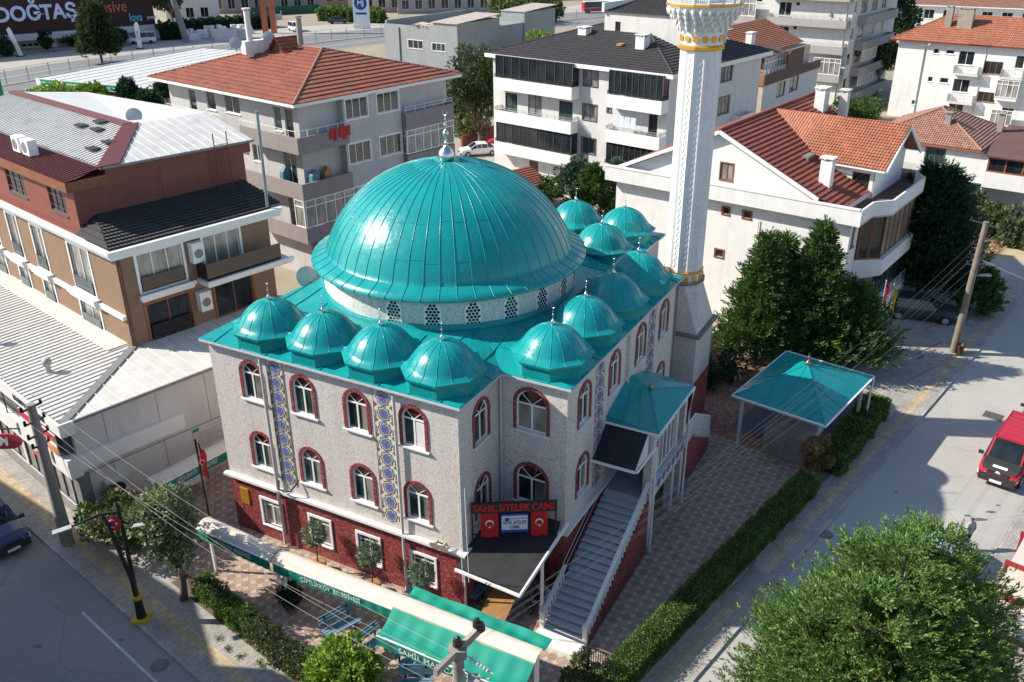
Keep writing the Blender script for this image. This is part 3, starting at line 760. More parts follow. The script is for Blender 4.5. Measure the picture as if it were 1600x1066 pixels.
def balustr(y, x0, x1, zo=0.12):
    f = lambda x: zo + (x - SX0) / run * rise
    bl.bar((x0, y, f(x0) + .88), (x1, y, f(x1) + .88), .2, .1)
    for x in np.arange(x0 + .2, x1 - .1, .3):
        z = f(x); bl.lathe([(.06, z - .02), (.065, z + .12), (.04, z + .2), (.07, z + .38), (.04, z + .6), (.06, z + .8), (.06, z + .86)], 8, (x, y))
    bl.box(x0 - .12, x0 + .1, y - .11, y + .11, .1, f(x0) + 1.02); bl.box(x0 - .15, x0 + .13, y - .14, y + .14, f(x0) + 1.02, f(x0) + 1.09)
balustr(SY1 - .03, SX0 + .1, TX + .2); balustr(SY0 - .02, SX0 + .1, SX0 + 2.6)
bl.build('balustrade', 'marble_white', stair)
hr = MB(); hr.tube([(SX0 + 2.6, SY0 + .1, 2.2), (TX, SY0 + .1, top + 1.0)], .025, 6)
hr.tube([(SX0 + 2.6, SY0 + .1, 1.7), (TX, SY0 + .1, top + .5)], .02, 6); hr.build('handrail', 'pipe_grey', stair)

# porch over the entrance: glazed gallery under a pyramid roof, bitumen awning over the stairs
PX0, PX1, PY = 9.0, 14.8, -5.85
porch = MB(); pm = MB()
for x in (PX0 + .15, PX0 + 3.9, PX1 - .45): pm.box(x, x + .42, PY - .02, PY + .42, 0, 7.3)
pm.box(PX0 + .1, PX1, PY, PY + .2, 2.9, top + .9); pm.box(PX0 + .1, PX1, PY, PY + .25, 7.0, 7.4)
pm.box(PX1 - .2, PX1 - .02, PY + .2, B1, 2.9, 7.3)
pc = pm.build('porch', 'white_mosaic', mosque)
b2 = MB(); b2.box(PX0 + .2, PX1 + .02, PY - .22, PY - .021, top + .78, top + .9); b2.build('sill', 'marble', pc)
p2 = MB()
for k in range(7):
    cxx = PX0 + .75 + k * .78
    for (rr_, dd, mi) in ((.33, .012, 1), (.36, .006, 0), (.07, .018, 2)):
        p2.mat(mi); p2.extr([(cxx + rr_ * (1 if i % 2 == 0 else .8) * math.cos(PI * i / 8), PY - .022, 3.58 + rr_ * (1 if i % 2 == 0 else .8) * math.sin(PI * i / 8)) for i in range(16)], (0, -dd, 0))
p2.mat(3); p2.box(PX0 + .2, PX1, PY - .022, PY - .001, 3.15, 4.1)
p2.build('tile_frieze', ['tile_brown', 'tile_blue', 'tile_red', 'tile_cream'], pc)
window(pc, 'R', PY, PX0 + .75, PX0 + 3.8, top + .95, 6.95, 5, .8, sill=False, dep=.1, gl='glass_curtain')
for k in range(6):
    pass
apx = ((PX0 + PX1) / 2, -4.6, 8.25); e = (PX0, PX1, PY - .3, B1 + .02, 7.42)
rf = MB(); c4 = [(e[0], e[2], 7.42), (e[1], e[2], 7.42), (e[1], e[3], 7.75), (e[0], e[3], 7.75)]
rid = [(PX0 + 2.3, B1 + .02, 8.5), (PX0 + 3.5, B1 + .02, 8.5)]
rf.quad(c4[0], c4[1], apx); rf.quad(c4[1], c4[2], rid[1], apx); rf.quad(c4[3], c4[0], apx, rid[0]); rf.quad(rid[0], apx, rid[1]); rf.quad(c4[0], c4[1], (e[1], e[2], 7.34), (e[0], e[2], 7.34)); rf.quad(c4[0], c4[3], (e[0], e[3], 7.34), (e[0], e[2], 7.34))
for a in (c4[0], c4[1]): rf.bar(a, apx, .06, .05)
for t in (.35, .65): rf.bar(Vector(c4[0]).lerp(Vector(c4[3]), t), Vector(apx).lerp(Vector(rid[0]), t), .03, .05)
rf.build('porch_roof', 'teal_metal', pc); finial(pc, apx[0], apx[1], apx[2], (.24, .28, .0001), 'copper')
gp = MB(); gp.bar((PX0, PY - .34, 7.36), (PX1, PY - .34, 7.36), .08, .1); gp.bar((PX0 - .05, PY - .34, 7.36), (PX0 - .05, B1, 7.36), .09, .1); gp.build('gutter', 'white_pvc', pc)
aw = MB(); A0 = [(7.25, PY + .25, 6.08), (7.25, B1 - .02, 6.08), (PX0 + .05, B1 - .02, 7.3), (PX0 + .05, PY + .25, 7.3)]
aw.extr(A0, (0, 0, -.06)); aw.build('stair_canopy', 'bitumen', pc)
aw = MB(); aw.bar((7.18, PY + .15, 6.02), (7.18, B1, 6.02), .1, .12); aw.extr([(7.25, PY + .2, 5.98), (PX0, PY + .2, 5.98), (PX0, PY + .2, 7.28)], (0, .04, 0)); aw.build('canopy_trim', 'white_pvc', pc)
pipe([(7.2, PY + .1, 6.0), (8.6, PY - .35, 6.9), (8.75, PY - .35, 6.7), (8.75, PY - .35, .2)], .06, 'white_pvc')
pipe([(PX1 + .1, PY - .3, 7.3), (PX1 - .9, PY - .4, 6.2), (PX1 - .9, PY - .4, .2)], .06, 'white_pvc')
# far flight down from the gallery
fs_ = MB(); ly = (PY - .05, PY + 1.7)
for k in range(12):
    x = PX1 + 2.0 + k * .3; z = top - .17 * k; fs_.box(x, x + .31, ly[0], ly[1], z - .5, z)
fs_.box(PX1 - .02, PX1 + 2.0, ly[0], ly[1], top - .14, top + .1)
s2 = fs_.build('rear_staircase', 'marble', mosque)
rw = MB(); rw.extr([(PX1, ly[0] + .06, 0), (PX1 + 5.6, ly[0] + .06, 0), (PX1 + 5.6, ly[0] + .06, .9), (PX1 + 2.0, ly[0] + .06, top - .16), (PX1, ly[0] + .06, top - .16)], (0, .14, 0)); rw.build('side_wall', 'red_mosaic', s2)
rb = MB()
railing(rb, [(PX1, ly[0] + .06, top + .1), (PX1 + 2.0, ly[0] + .06, top + .1), (PX1 + 5.4, ly[0] + .06, top - 1.8)], 1.0, rails=1, r=.035)
for k in range(26):
    x = PX1 + .1 + k * .2; z = top + .1 - max(0, x - PX1 - 2.0) * .56; rb.bar((x, ly[0] + .06, z), (x, ly[0] + .06, z + 1.0), .045)
rb.build('balustrade', 'marble_white', s2)

# low bitumen roof over the ground-floor door, with white gutter and posts
dc = MB(); Q = [(-.55, .1, 3.55), (-.75, -3.35, 3.55), (2.9, -3.35, 4.1), (4.0, -3.1, 4.25), (4.05, .28, 4.25), (.3, .28, 3.7)]
dc.extr(Q, (0, 0, -.07)); canopy = dc.build('door_canopy', 'bitumen', mosque)
dg_ = MB(); dg_.bar((-.72, .12, 3.5), (-.9, -3.45, 3.5), .1, .13); dg_.bar((-.85, -3.42, 3.52), (4.0, -3.5, 4.3), .09, .2); dg_.build('gutter', 'white_pvc', canopy)
dp_ = MB(); dp_.bar((1.35, -3.42, 0), (1.35, -3.42, 3.85), .12); dp_.build('post', 'white_pvc', canopy)

# minaret
MX, MY = 23.5, -2.35
minaret = thing('minaret', 'tall fluted white minaret with gold rings beside the far corner of the mosque', 'minaret', M.w(MX, MY), M.a)
mb = MB(); mb.box(-1.75, 1.75, -1.75, 1.75, 3.6, 7.0)
Vb = [(-1.72, -1.72), (1.72, -1.72), (1.72, 1.72), (-1.72, 1.72)]
oc = [(1.25 * math.cos(PI / 8 + PI / 4 * k + PI), 1.25 * math.sin(PI / 8 + PI / 4 * k + PI)) for k in range(8)]
zt_ = 10.15; z0 = 7.2
corner = {0: (-1.72, -1.72), 2: (1.72, -1.72), 4: (1.72, 1.72), 6: (-1.72, 1.72)}
for k in range(8):
    a, b = oc[k], oc[(k + 1) % 8]
    if k % 2 == 0: mb.quad((*corner[k], z0), (*b, zt_), (*a, zt_))
    else: mb.quad((*corner[k - 1], z0), (*corner[(k + 1) % 8], z0), (*b, zt_), (*a, zt_))
mb.build('base', 'white_mosaic', minaret)
mb = MB(); mb.box(-1.76, 1.76, -1.76, 1.76, 0, 3.6); mb.build('plinth', 'red_mosaic', minaret)
mb = MB(); mb.box(-2.0, 2.0, -2.0, 2.0, 7.0, 7.2); mb.build('collar', 'collar_stone', minaret); mb = MB(); mb.lathe([(1.3, 10.1), (1.42, 10.2), (1.42, 10.32), (1.2, 10.34)], 12); mb.build('collar', 'collar_stone', minaret)
def flut(a, z):
    b = (a * 12 / (2 * PI)) % 1; return 1.0 + (.06 if b < .09 or b > .91 else -.05 * (1 - ((b - .5) / .41) ** 2))
mb = MB(); mb.lathe([(1.22, 10.3), (1.22, 10.75)], 48); mb.lathe([(1.14, 10.75), (1.14, 24.3)], 96, shape=flut)
for k in range(12):                       # carved garlands in the flutes, pair by pair
    a = 2 * PI * (k + .5) / 12; rr_ = 1.07; z = 11.3
    i = 0
    while z < 23.8:
        off_ = .05 * (1 if i % 2 else -1); x = rr_ * math.cos(a) - off_ * math.sin(a); y = rr_ * math.sin(a) + off_ * math.cos(a)
        mb.extr([(x - .07 * math.sin(a) * math.cos(t) + .0 * math.cos(a), y + .07 * math.cos(a) * math.cos(t), z + .1 * math.sin(t)) for t in np.linspace(0, 2 * PI, 7)[:-1]], (.05 * math.cos(a), .05 * math.sin(a), 0)); z += .2; i += 1
    for sg in (-.14, .14):
        mb.bar((rr_ * math.cos(a) - sg * math.sin(a), rr_ * math.sin(a) + sg * math.cos(a), 11), (rr_ * math.cos(a) - sg * math.sin(a), rr_ * math.sin(a) + sg * math.cos(a), 24.0), .04, .05)
cor = [(1.18, 24.3), (1.18, 25.2), (1.3, 25.35), (1.34, 25.6), (1.5, 25.68), (1.55, 25.9), (1.74, 25.98), (1.8, 26.2), (1.97, 26.28), (2.02, 26.5), (2.1, 26.52), (2.1, 26.75)]
mb.lathe(cor, 16, smooth=False)
for r0, z0_, n_ in ((1.36, 25.45, 16), (1.56, 25.76, 20), (1.8, 26.08, 24), (2.0, 26.36, 28)):
    for k in range(n_):
        a = 2 * PI * k / n_; mb.lathe([(.02, z0_ - .3), (.1, z0_ - .14), (.13, z0_), (.09, z0_ + .1)], 6, (r0 * math.cos(a), r0 * math.sin(a)))
mb.lathe([(1.0, 26.8), (.98, 34.5)], 12, smooth=False)
mb.build('shaft', 'minaret_white', minaret)
for prof_, n_ in (([(1.2, 24.2), (1.32, 24.25), (1.32, 24.42), (1.18, 24.5)], 12), ([(1.16, 10.74), (1.28, 10.78), (1.28, 10.9), (1.14, 10.93)], 12), ([(2.1, 26.56), (2.15, 26.58), (2.15, 26.7), (2.1, 26.72)], 16)):
    rg = MB(); rg.lathe(prof_, n_, smooth=False); rg.build('gold_ring', 'gold', minaret)
for z, n_, r0 in ((24.83, 14, 1.19), (10.52, 14, 1.23)):
    for k in range(n_):
        rs = MB(); a = 2 * PI * k / n_; c = Vector((r0 * math.cos(a), r0 * math.sin(a), z)); T = Vector((-math.sin(a), math.cos(a), 0)); rs.extr([c + T * .2 * math.cos(t) * (1 if i % 2 else .85) + Vector((0, 0, .2 * math.sin(t) * (1 if i % 2 else .85))) for i, t in enumerate(np.linspace(0, 2 * PI, 13)[:-1])], (.04 * math.cos(a), .04 * math.sin(a), 0)); rs.build('rosette', 'gold', minaret)
bp = MB(); 
for k in range(16):
    a0, a1 = 2 * PI * k / 16, 2 * PI * (k + 1) / 16; bp.bar((2.05 * math.cos(a0), 2.05 * math.sin(a0), 26.75), (2.05 * math.cos(a0), 2.05 * math.sin(a0), 27.8), .1); bp.bar((2.05 * math.cos(a0), 2.05 * math.sin(a0), 27.8), (2.05 * math.cos(a1), 2.05 * math.sin(a1), 27.8), .1, .1)
    for j in range(1, 8):
        a = a0 + (a1 - a0) * j / 8; bp.bar((2.03 * math.cos(a), 2.03 * math.sin(a), 26.75), (2.03 * math.cos(a), 2.03 * math.sin(a), 27.75), .035)
bp.build('balcony_rail', 'minaret_white', minaret)
cp = MB(); cp.lathe([(1.15, 34.4), (1.1, 34.6), (.75, 37), (.1, 40.5), (0, 40.6)], 24); cp.build('cone_roof', 'teal_metal', minaret)
# ================================================================== neighbouring buildings
mat('wall_white', (.7, .7, .69), .75, .05, 1.2, streak=.14)
mat('wall_offwhite', (.58, .57, .56), .8, .06, 1.0, streak=.18)
mat('wall_grey', (.33, .31, .31), .8, .06, 1.0, streak=.15)
mat('wall_pale', (.46, .45, .45), .8, .06, 1.0, streak=.2)
mat('wall_taupe', (.235, .15, .095), .75, .07, 1.5, streak=.08)
mat('wall_mauve', (.27, .235, .235), .8, .06, 1.0, streak=.12)
mat('wall_steelgrey', (.27, .29, .3), .8, .07, .6, streak=.15)
mat('wall_darkbrown', (.12, .06, .045), .7, .1, 1)
mat('wall_beige', (.5, .43, .35), .8, .07, 1)
mat('cladding_red', (.21, .06, .045), .6, .1, 1.5, streak=.15)
mat('sheet_white', (.6, .59, .565), .45, .08, 1.2, streak=.2)
mat('sheet_maroon', (.16, .045, .045), .5, .12, 2)
mat('sheet_grey', (.2, .2, .205), .5, .1, 2)
mat('felt_maroon', (.12, .065, .06), .9, .15, .6, bump=.3)
mat('fascia_white', (.74, .74, .73), .5, .04, 2)
mat('iron_dark', (.03, .03, .03), .5, .1, 4)
mat('alu_frame', (.09, .1, .11), .4, .1, 4)
mat('wood_frame', (.25, .1, .045), .5, .15, 4)
mat('red_cloth', (.45, .03, .03), .8, .1, 3); mat('green_paint', (.01, .28, .12), .4, .08, 2); mat('lime_cloth', (.35, .62, .12), .7, .1, 3)

def wins(root, side, off, lst, **kw):
    """windows from (a0,a1,z0,z1[,cols]); returns the openings for the wall"""
    H_ = []
    for q in lst:
        a0, a1, z0, z1 = q[:4]; window(root, side, off, a0, a1, z0, z1, q[4] if len(q) > 4 else 2, **kw); H_.append((a0, a1, z0, z1))
    return H_
def block(root, m, x0, x1, y0, y1, z0, z1, hl=(), hr=(), name='wall', far=True):
    mb = MB(); facade(mb, 'L', x0, y0, y1, z0, z1, hl); facade(mb, 'R', y0, x0, x1, z0, z1, hr)
    fillbox(mb, x0, x1, y0, y1, z0, z1, 'LR'); return mb.build(name, m, root)
def hiproof(root, x0, x1, y0, y1, z, h, m, fascia='fascia_white', inset=None, course=.36, th=.28, name='roof', caps=True):
    w_, d_ = x1 - x0, y1 - y0; k = inset or min(w_, d_) / 2
    if w_ >= d_: r0, r1 = (x0 + k, (y0 + y1) / 2, z + h), (x1 - k, (y0 + y1) / 2, z + h)
    else: r0, r1 = ((x0 + x1) / 2, y0 + k, z + h), ((x0 + x1) / 2, y1 - k, z + h)
    A, B_, C_, D_ = (x0, y0, z), (x1, y0, z), (x1, y1, z), (x0, y1, z)
    mb = MB()
    if w_ >= d_: S = [[A, B_, r1, r0], [D_, A, r0], [B_, C_, r1], [C_, D_, r0, r1]]
    else: S = [[A, B_, r0], [D_, A, r0, r1], [B_, C_, r1, r0], [C_, D_, r1]]
    for s in S: tiled(mb, s, course)
    o = mb.build(name, m, root)
    if caps:
        c = MB()
        for a, b in ((A, r0), (B_, r0 if w_ < d_ else r1), (D_, r1 if w_ < d_ else r0), (C_, r1), (r0, r1)):
            a, b = Vector(a) + Vector((0, 0, .05)), Vector(b) + Vector((0, 0, .05)); n = int((b - a).length / .45)
            for i in range(n): p = a.lerp(b, i / n); q = a.lerp(b, (i + .92) / n); c.tube([p, q + Vector((0, 0, .02))], [.1, .13], 6)
        c.build('ridge_tiles', m if m != 'tiles_clay' else 'tiles_old', o)
    f = MB(); f.box(x0 + .02, x1 - .02, y0 + .02, y1 - .02, z - th, z - .005); f.build('eaves', fascia, o); return o
def chimney(root, x, y, z0, z1, w=.9, d=.7, m='wall_white'):
    mb = MB(); mb.box(x - w / 2, x + w / 2, y - d / 2, y + d / 2, z0, z1)
    for sx in (-1, 1):
        for sy in (-1, 1): mb.box(x + sx * (w / 2 - .1) - .08, x + sx * (w / 2 - .1) + .08, y + sy * (d / 2 - .1) - .08, y + sy * (d / 2 - .1) + .08, z1, z1 + .22)
    mb.box(x - w / 2 - .1, x + w / 2 + .1, y - d / 2 - .1, y + d / 2 + .1, z1 + .22, z1 + .32); return mb.build('chimney', m, root)
def balcony(root, side, off, a0, a1, z, h, m, proj=1.3, rail=None, slab=.25, ends=True, rm='steel_paint', rh=.9, bars=0):
    """slab with a solid parapet of height h (0 = open), optional railing on it"""
    mb = MB(); fbox(mb, side, off, a0, a1, z - slab, z, -.02, proj)
    if h:
        fbox(mb, side, off, a0, a1, z, z + h, proj - .14, proj)
        if ends: fbox(mb, side, off, a0, a0 + .14, z, z + h, 0, proj - .14); fbox(mb, side, off, a1 - .14, a1, z, z + h, 0, proj - .14)
    o = mb.build('balcony', m, root)
    if rail:
        r = MB(); e = .07; railing(r, [pt(side, off, a0 + e, z + h, .05), pt(side, off, a0 + e, z + h, proj - e), pt(side, off, a1 - e, z + h, proj - e), pt(side, off, a1 - e, z + h, .05)], rail, rails=2, r=.02, bars=bars); r.build('railing', rm, o)
    return o
def glazing(root, side, off, a0, a1, z0, z1, n, m='white_pvc', gl='glass_curtain', trans=.75, fw=.09, name='glazed_screen'):
    mb = MB()
    for k in range(n + 1): c = a0 + (a1 - a0) * k / n; fbox(mb, side, off, c - fw / 2, c + fw / 2, z0, z1, -.05, .05)
    for z in (z0 + fw / 2, z1 - fw / 2) + ((z0 + (z1 - z0) * trans,) if trans else ()): fbox(mb, side, off, a0, a1, z - fw / 2, z + fw / 2, -.045, .045)
    o = mb.build(name, m, root); g_ = MB(); fbox(g_, side, off, a0 + .02, a1 - .02, z0 + .02, z1 - .02, -.04, -.02); g_.build('pane', gl, o); return o
def dish(label, loc, r=.5, yaw=0, tilt=.5, group=None):
    o = thing('satellite_dish', label, 'satellite dish', loc, yaw, group)
    mb = MB(); mb.lathe([(r * k / 6, -.07 * r + .07 * r * (k / 6) ** 2) for k in range(7)] + [(r, .02)] + [(r * k / 6, -.07 * r + .03 + .07 * r * (k / 6) ** 2) for k in range(5, -1, -1)], 20)
    R_ = Matrix.Rotation(tilt + PI / 2, 3, 'X'); mb.v = [tuple(R_ @ Vector(v) + Vector((0, 0, r * 1.1))) for v in mb.v]; mb.sm = set()
    mb.build('reflector', mat('dish_grey', (.42, .44, .45), .6, .15, 3), o)
    a = MB(); a.tube([(0, 0, -.2), (0, 0, r * 1.1)], .04, 6); c = R_ @ Vector((0, 0, .75 * r)); a.tube([(0, 0, r * .5), (c.x, c.y, c.z + r * 1.1)], .035, 5); a.box(c.x - .09, c.x + .09, c.y - .09, c.y + .09, c.z + r * 1.1 - .08, c.z + r * 1.1 + .1); a.build('mount', 'iron_dark', o)
    return o
def bld(name, label, cat, fr, z=0, group=None): return thing(name, label, cat, fr.o + Vector((0, 0, z)), fr.a, group)

# ---------------------------------------------------------------- grey apartment block with clay roof (behind the dome)
G = Frame(-18.46, 77.58, 49.5)
gb = bld('apartment_building', 'pale grey block with red clay hip roof and mauve balconies behind the big dome', 'building', G)
hr = wins(gb, 'R', .6, [(6.1, 8.7, 14.3, 16.1, 3), (9.9, 12.6, 14.3, 16.1, 3), (6.1, 8.7, 10.2, 12.05, 3), (9.9, 12.7, 10.2, 12.05, 3), (6.1, 8.7, 6.1, 7.9, 3), (9.9, 12.7, 6.1, 7.9, 3)], trim=(.12, .04))
mb = MB(); facade(mb, 'R', .6, 5.8, 12.9, 0, 16.35, hr); mb.quad((5.8, .6, 0), (5.8, 1.4, 0), (5.8, 1.4, 16.35), (5.8, .6, 16.35)); mb.quad((12.9, .6, 0), (12.9, 1.4, 0), (12.9, 1.4, 16.35), (12.9, .6, 16.35)); mb.build('bay', 'wall_pale', gb)
rr_ = [(1.9, 3.3, 12.4, 15.2, 1)]
hl = wins(gb, 'L', 1.4, [(2.2, 3.4, 12.6, 15.8, 1), (3.9, 5.0, 13.6, 15.8, 1), (10.2, 12.6, 14.3, 16.1, 2), (14.2, 15.7, 14.2, 16.1, 1), (17.6, 18.8, 13.2, 15.8, 1), (2.4, 4.2, 8.4, 11.8, 2), (7.6, 9, 10.2, 12, 2), (12, 13.8, 10.2, 12, 2), (2.4, 4.2, 4.4, 7.6, 2), (8, 9.6, 6.2, 7.9, 2)])
block(gb, 'wall_pale', 1.4, 20, 1.4, 22.4, 0, 16.35, hl, [])
hp = MB(); hiproof(gb, .1, 21.05, .1, 23.7, 16.6, 2.8, 'tiles_clay', inset=8.7, course=.72)
for z in (12.3, 8.2, 4.1):
    for (x0, x1, y0, y1) in ((0.05, .2, .05, 8.6), (.2, 5.85, .05, .2), (.05, .2, 11.5, 21)):
        pb = MB(); pb.box(x0, x1, y0, y1, z, z + 1.45)
        if x0 < .1: pb.box(.2, 1.4, y0 + .16, y1, z, z + .22)
        else: pb.box(x0 + .002, x1, .2, 1.4, z + .004, z + .216)
        pb.build('balcony', 'wall_mauve', gb)
    pb = MB(); pb.box(12.95, 19.6, .05, .2, z, z + 1.6); pb.box(12.95, 13.1, .2, 1.4, z, z + 1.6); pb.box(19.45, 19.6, .2, 1.4, z, z + 1.6); pb.box(13.1, 19.45, .2, 1.4, z, z + .22); pb.build('balcony', 'wall_mauve', gb)
glazing(gb, 'R', .12, .2, 5.8, 5.6, 8.15, 5); glazing(gb, 'L', .12, .2, 1.5, 5.6, 8.15, 1)
glazing(gb, 'R', .12, 13, 19.5, 9.9, 12.25, 6); glazing(gb, 'L', 13, .2, 1.3, 9.9, 12.25, 1); glazing(gb, 'R', .12, 1.5, 5.8, 1.3, 4.0, 4, gl='glass_dark')
for pts_, k_ in (([(.12, 8.5, 13.75), (.12, .12, 13.75), (5.8, .12, 13.75)], 1), ([(13, .12, 13.9), (19.5, .12, 13.9), (19.5, 1.3, 13.9)], 2), ([(.12, 20.9, 13.75), (.12, 11.6, 13.75)], 1)): r = MB(); railing(r, pts_, .55, rails=k_); r.build('railing', 'white_paint', gb)
for x_, y_, z_, m_ in ((1.5, .5, 8.35, 'fence_tarp'), (3.0, .6, 8.35, 'wood_orange'), (.6, 3.6, 8.35, 'fence_tarp')):
    q = MB(); q.extr([(x_, y_, z_), (x_ + 1.0, y_, z_), (x_ + .9, y_, z_ + 1.9), (x_ + .5, y_, z_ + 2.2), (x_ + .1, y_, z_ + 1.7)], (0, .5, 0)); tag(q.build('covered_bundle', mat('fence_tarp', (.08, .2, .24), .7, .3, 4) if m_ != 'wood_orange' else 'wood_orange', None, G.o, G.a), 'blue and brown covered household things stored on the middle balcony of the grey block', 'bundle', 'bundles on the middle balcony')
dm_ = MB(); c0 = (9.5, 13.5, 18.2)
tiled(dm_, [(8.2, 12.0, 19.0), (11.2, 12.0, 19.0), (11.2, 13.2, 20.3), (8.2, 13.2, 20.3)]); tiled(dm_, [(11.2, 14.4, 19.0), (8.2, 14.4, 19.0), (8.2, 13.2, 20.3), (11.2, 13.2, 20.3)])
d_ = dm_.build('roof_hatch', 'tiles_clay', gb); q = MB(); q.box(8.5, 10.9, 12.3, 14.1, 17.6, 19.1); q.extr([(8.5, 12.4, 19.1), (8.5, 14, 19.1), (8.5, 13.2, 20.1)], (.1, 0, 0)); q.build('wall', 'wall_darkbrown', d_)
for x, y, h in ((10.6, 12.2, 22.0), (7.0, 15.5, 22.8)):
    q = MB(); q.tube([(x, y, 18.5), (x, y, h)], .3, 10); q.tube([(x, y, h + .12), (x, y, h + .25)], .42, 10); [q.tube([(x + .2 * sx, y, h - .01), (x + .2 * sx, y, h + .13)], .03, 4) for sx in (-1, 1)]; q.build('chimney', 'concrete' if h < 22.5 else 'wall_white', gb)
q = MB(); q.box(6.2, 9.6, 15.2, 16.0, 18.8, 20.0); q.build('water_tank_wall', 'wall_white', gb)
dish('large pale satellite dish at the left end of the ridge wall on the clay roof', G.w(5.4, 15.6, 19.3), .6, R(200)); dish('smaller pale satellite dish beside the round chimney on the clay roof', G.w(8.7, 14.7, 19.6), .6, R(200))
cl = MB()
for k, (a, b) in enumerate(((3.6, .5), (4.1, .3), (4.6, .6), (5.1, .4), (5.5, .5))): cl.box(a, a + b * .8, -.1, -.04, 13.1 - .25 * (k % 2), 14.0)
tag(cl.build('laundry', ['red_cloth'], None, G.o, G.a), 'red and orange laundry hanging over the top corner balcony rail of the grey block', 'laundry')

# ---------------------------------------------------------------- white apartment block with slate roof
D = Frame(17.5, 101.5, 49.2)
db = bld('apartment_building', 'white four storey block with slate-dark hip roof and dark glazed balconies', 'building', D)
ws = [(9.65, 11.65, z, z + 1.8, 2) for z in (12.8, 8.8, 4.8)] + [(7.6, 8.1, z, z + .55, 1) for z in (10.1,)]
hl = wins(db, 'L', 0, ws, frame='alu_frame', trim=(.14, .04))
hl += wins(db, 'L', 0, [(18.0, 20.2, 8.3, 10.9, 2), (13.2, 15.3, 8.3, 10.6, 2), (22, 24, 8.3, 10.6, 2), (1.2, 2.4, 8.2, 10.6, 1), (13.6, 15, .2, 2.4, 1), (18.5, 20, .2, 2.5, 1), (2, 5, .3, 2.4, 3)], frame='alu_frame')
hR = wins(db, 'R', 0, [(11.8, 14.4, z, z + 2, 3) for z in (12.8, 8.9, 5)] + [(2.6, 4.6, z, z + 2, 2) for z in (12.8, 8.9, 5)], frame='alu_frame', trim=(.14, .04))
block(db, 'wall_offwhite', 0, 22, 0, 26, 0, 14.9, hl, hR)
hiproof(db, -1, 23, -1, 26.6, 15.35, 3.6, 'tiles_slate', inset=11.8, th=.5, course=.6)
for a0, a1, lst in ((12.3, 24.6, ((11.35, 1), (7.3, 0), (3.3, 1))), (-.1, 7.3, ((11.2, 1), (7.2, 0), (3.2, 1)))):
    for z, gz in lst:
        balcony(db, 'L', 0, a0, a1, z + .15, 1.1, 'fascia_white', 1.5, rail=.45, rm='iron_dark' if gz else 'steel_paint', slab=.35, bars=18)
        if gz: glazing(db, 'L', -1.2, a0 + .1, a1 - .1, z + 1.3, z + 3.95, 9, 'alu_frame', 'glass_dark', 0, .05); glazing(db, 'R', a0 + .12 if a0 > 0 else .02, -1.2, -.05, z + 1.3, z + 3.95, 1, 'alu_frame', 'glass_dark', 0, .05)
balcony(db, 'R', 0, 15.5, 19.5, 7.2, 1.1, 'fascia_white', 1.2)
pth = [(8.2, 14.8), (12.4, 17.8)]
block(db, 'wall_offwhite', 8.0, 17.5, 2.8, 14.6, 15.5, 20.3, wins(db, 'L', 8.0, [(12.2, 13.0, 17.9, 19.2, 1)], frame='alu_frame'), [], name='penthouse')
q = MB(); tiled(q, [(7.7, 2.9, 20.3), (7.7, 14.4, 20.3), (17.4, 14.4, 21.4), (17.4, 2.9, 21.4)]); q.build('penthouse_roof', 'tiles_slate', db)
q = MB(); q.box(7.6, 17.6, 2.5, 2.85, 20.2, 21.3); q.box(7.6, 17.6, 14.45, 14.8, 20.2, 21.3); q.build('parapet', 'fascia_white', db)
for x, y in ((4.4, 6.6), (6.5, 16.5)): chimney(db, x, y, 16.2, 18.2, 1.2, 1.2)
q = MB(); q.box(3.9, 4.9, 9.2, 9.9, 17.0, 17.25); q.build('skylight', 'wood_orange', db)
for k in range(5):
    q = MB(); x, y = RNG.uniform(1, 5), RNG.uniform(4, 20); q.box(x, x + .3, y, y + .35, 15.5 + x * .3 , 15.75 + x * .3); q.build('roof_vent', 'iron_dark', db)
ld = MB(); [ld.box(-1.42, -1.38, 3.2 + k * .8, 3.9 + k * .8, 9.0, 10.2) for k in range(4)]; tag(ld.build('laundry', mat('linen', (.6, .66, .75), .8), None, D.o, D.a), 'pale blue and white washing hung across the open balcony of the white block', 'laundry')

# ---------------------------------------------------------------- white house with the orange roof by the minaret
Wh = Frame(25.5, 64.5, 52)
wb = bld('house', 'white three storey house with red-brown tiled gables and bay windows, right of the minaret', 'building', Wh)
hl = wins(wb, 'L', 0, [(9.85, 10.95, 11.75, 13.1, 2)], frame='wood_frame', trim=(.08, .03), dep=.1)
hl2 = wins(wb, 'L', 0, [(9.85, 10.4, 8.95, 9.5, 1), (7.95, 8.6, 8.95, 9.5, 1), (10.0, 10.7, 5.2, 5.8, 1), (14, 14.7, 5.2, 5.8, 1)], frame='wood_frame', trim=(.12, .04))
mb = MB(); facade(mb, 'L', 0, 0, 20.6, 0, 11.2, hl2)
g1 = [(0, 11.2), (20.6, 11.2), (20.0, 11.5), (11.1, 15.5), (2.6, 11.5)]
zz = lambda y: 11.35 + (15.35 - 11.35) * (1 - abs(y - 11.1) / 8.6)
H1 = hl[0]
ys = [2.6, 6, H1[0], H1[1], 11.1, 15, 19.6]
for a, b in zip(ys[:-1], ys[1:]):
    if a == H1[0]:
        mb.quad((0, a, 11.2), (0, b, 11.2), (0, b, H1[2]), (0, a, H1[2])); mb.quad((0, a, H1[3]), (0, b, H1[3]), (0, b, zz(b)), (0, a, zz(a)))
    else: mb.quad((0, a, 11.2), (0, b, 11.2), (0, b, zz(b)), (0, a, zz(a)))
hr2 = wins(wb, 'R', 0, [(-0.0 + .5, 1.3, 8.0, 10.0, 1), (.4, 1.4, 3.8, 5.8, 1)], frame='alu_frame')
hr3 = [(2.0, 13.5, 5.9, 10.0), (2.0, 13.5, 2.0, 5.0)]
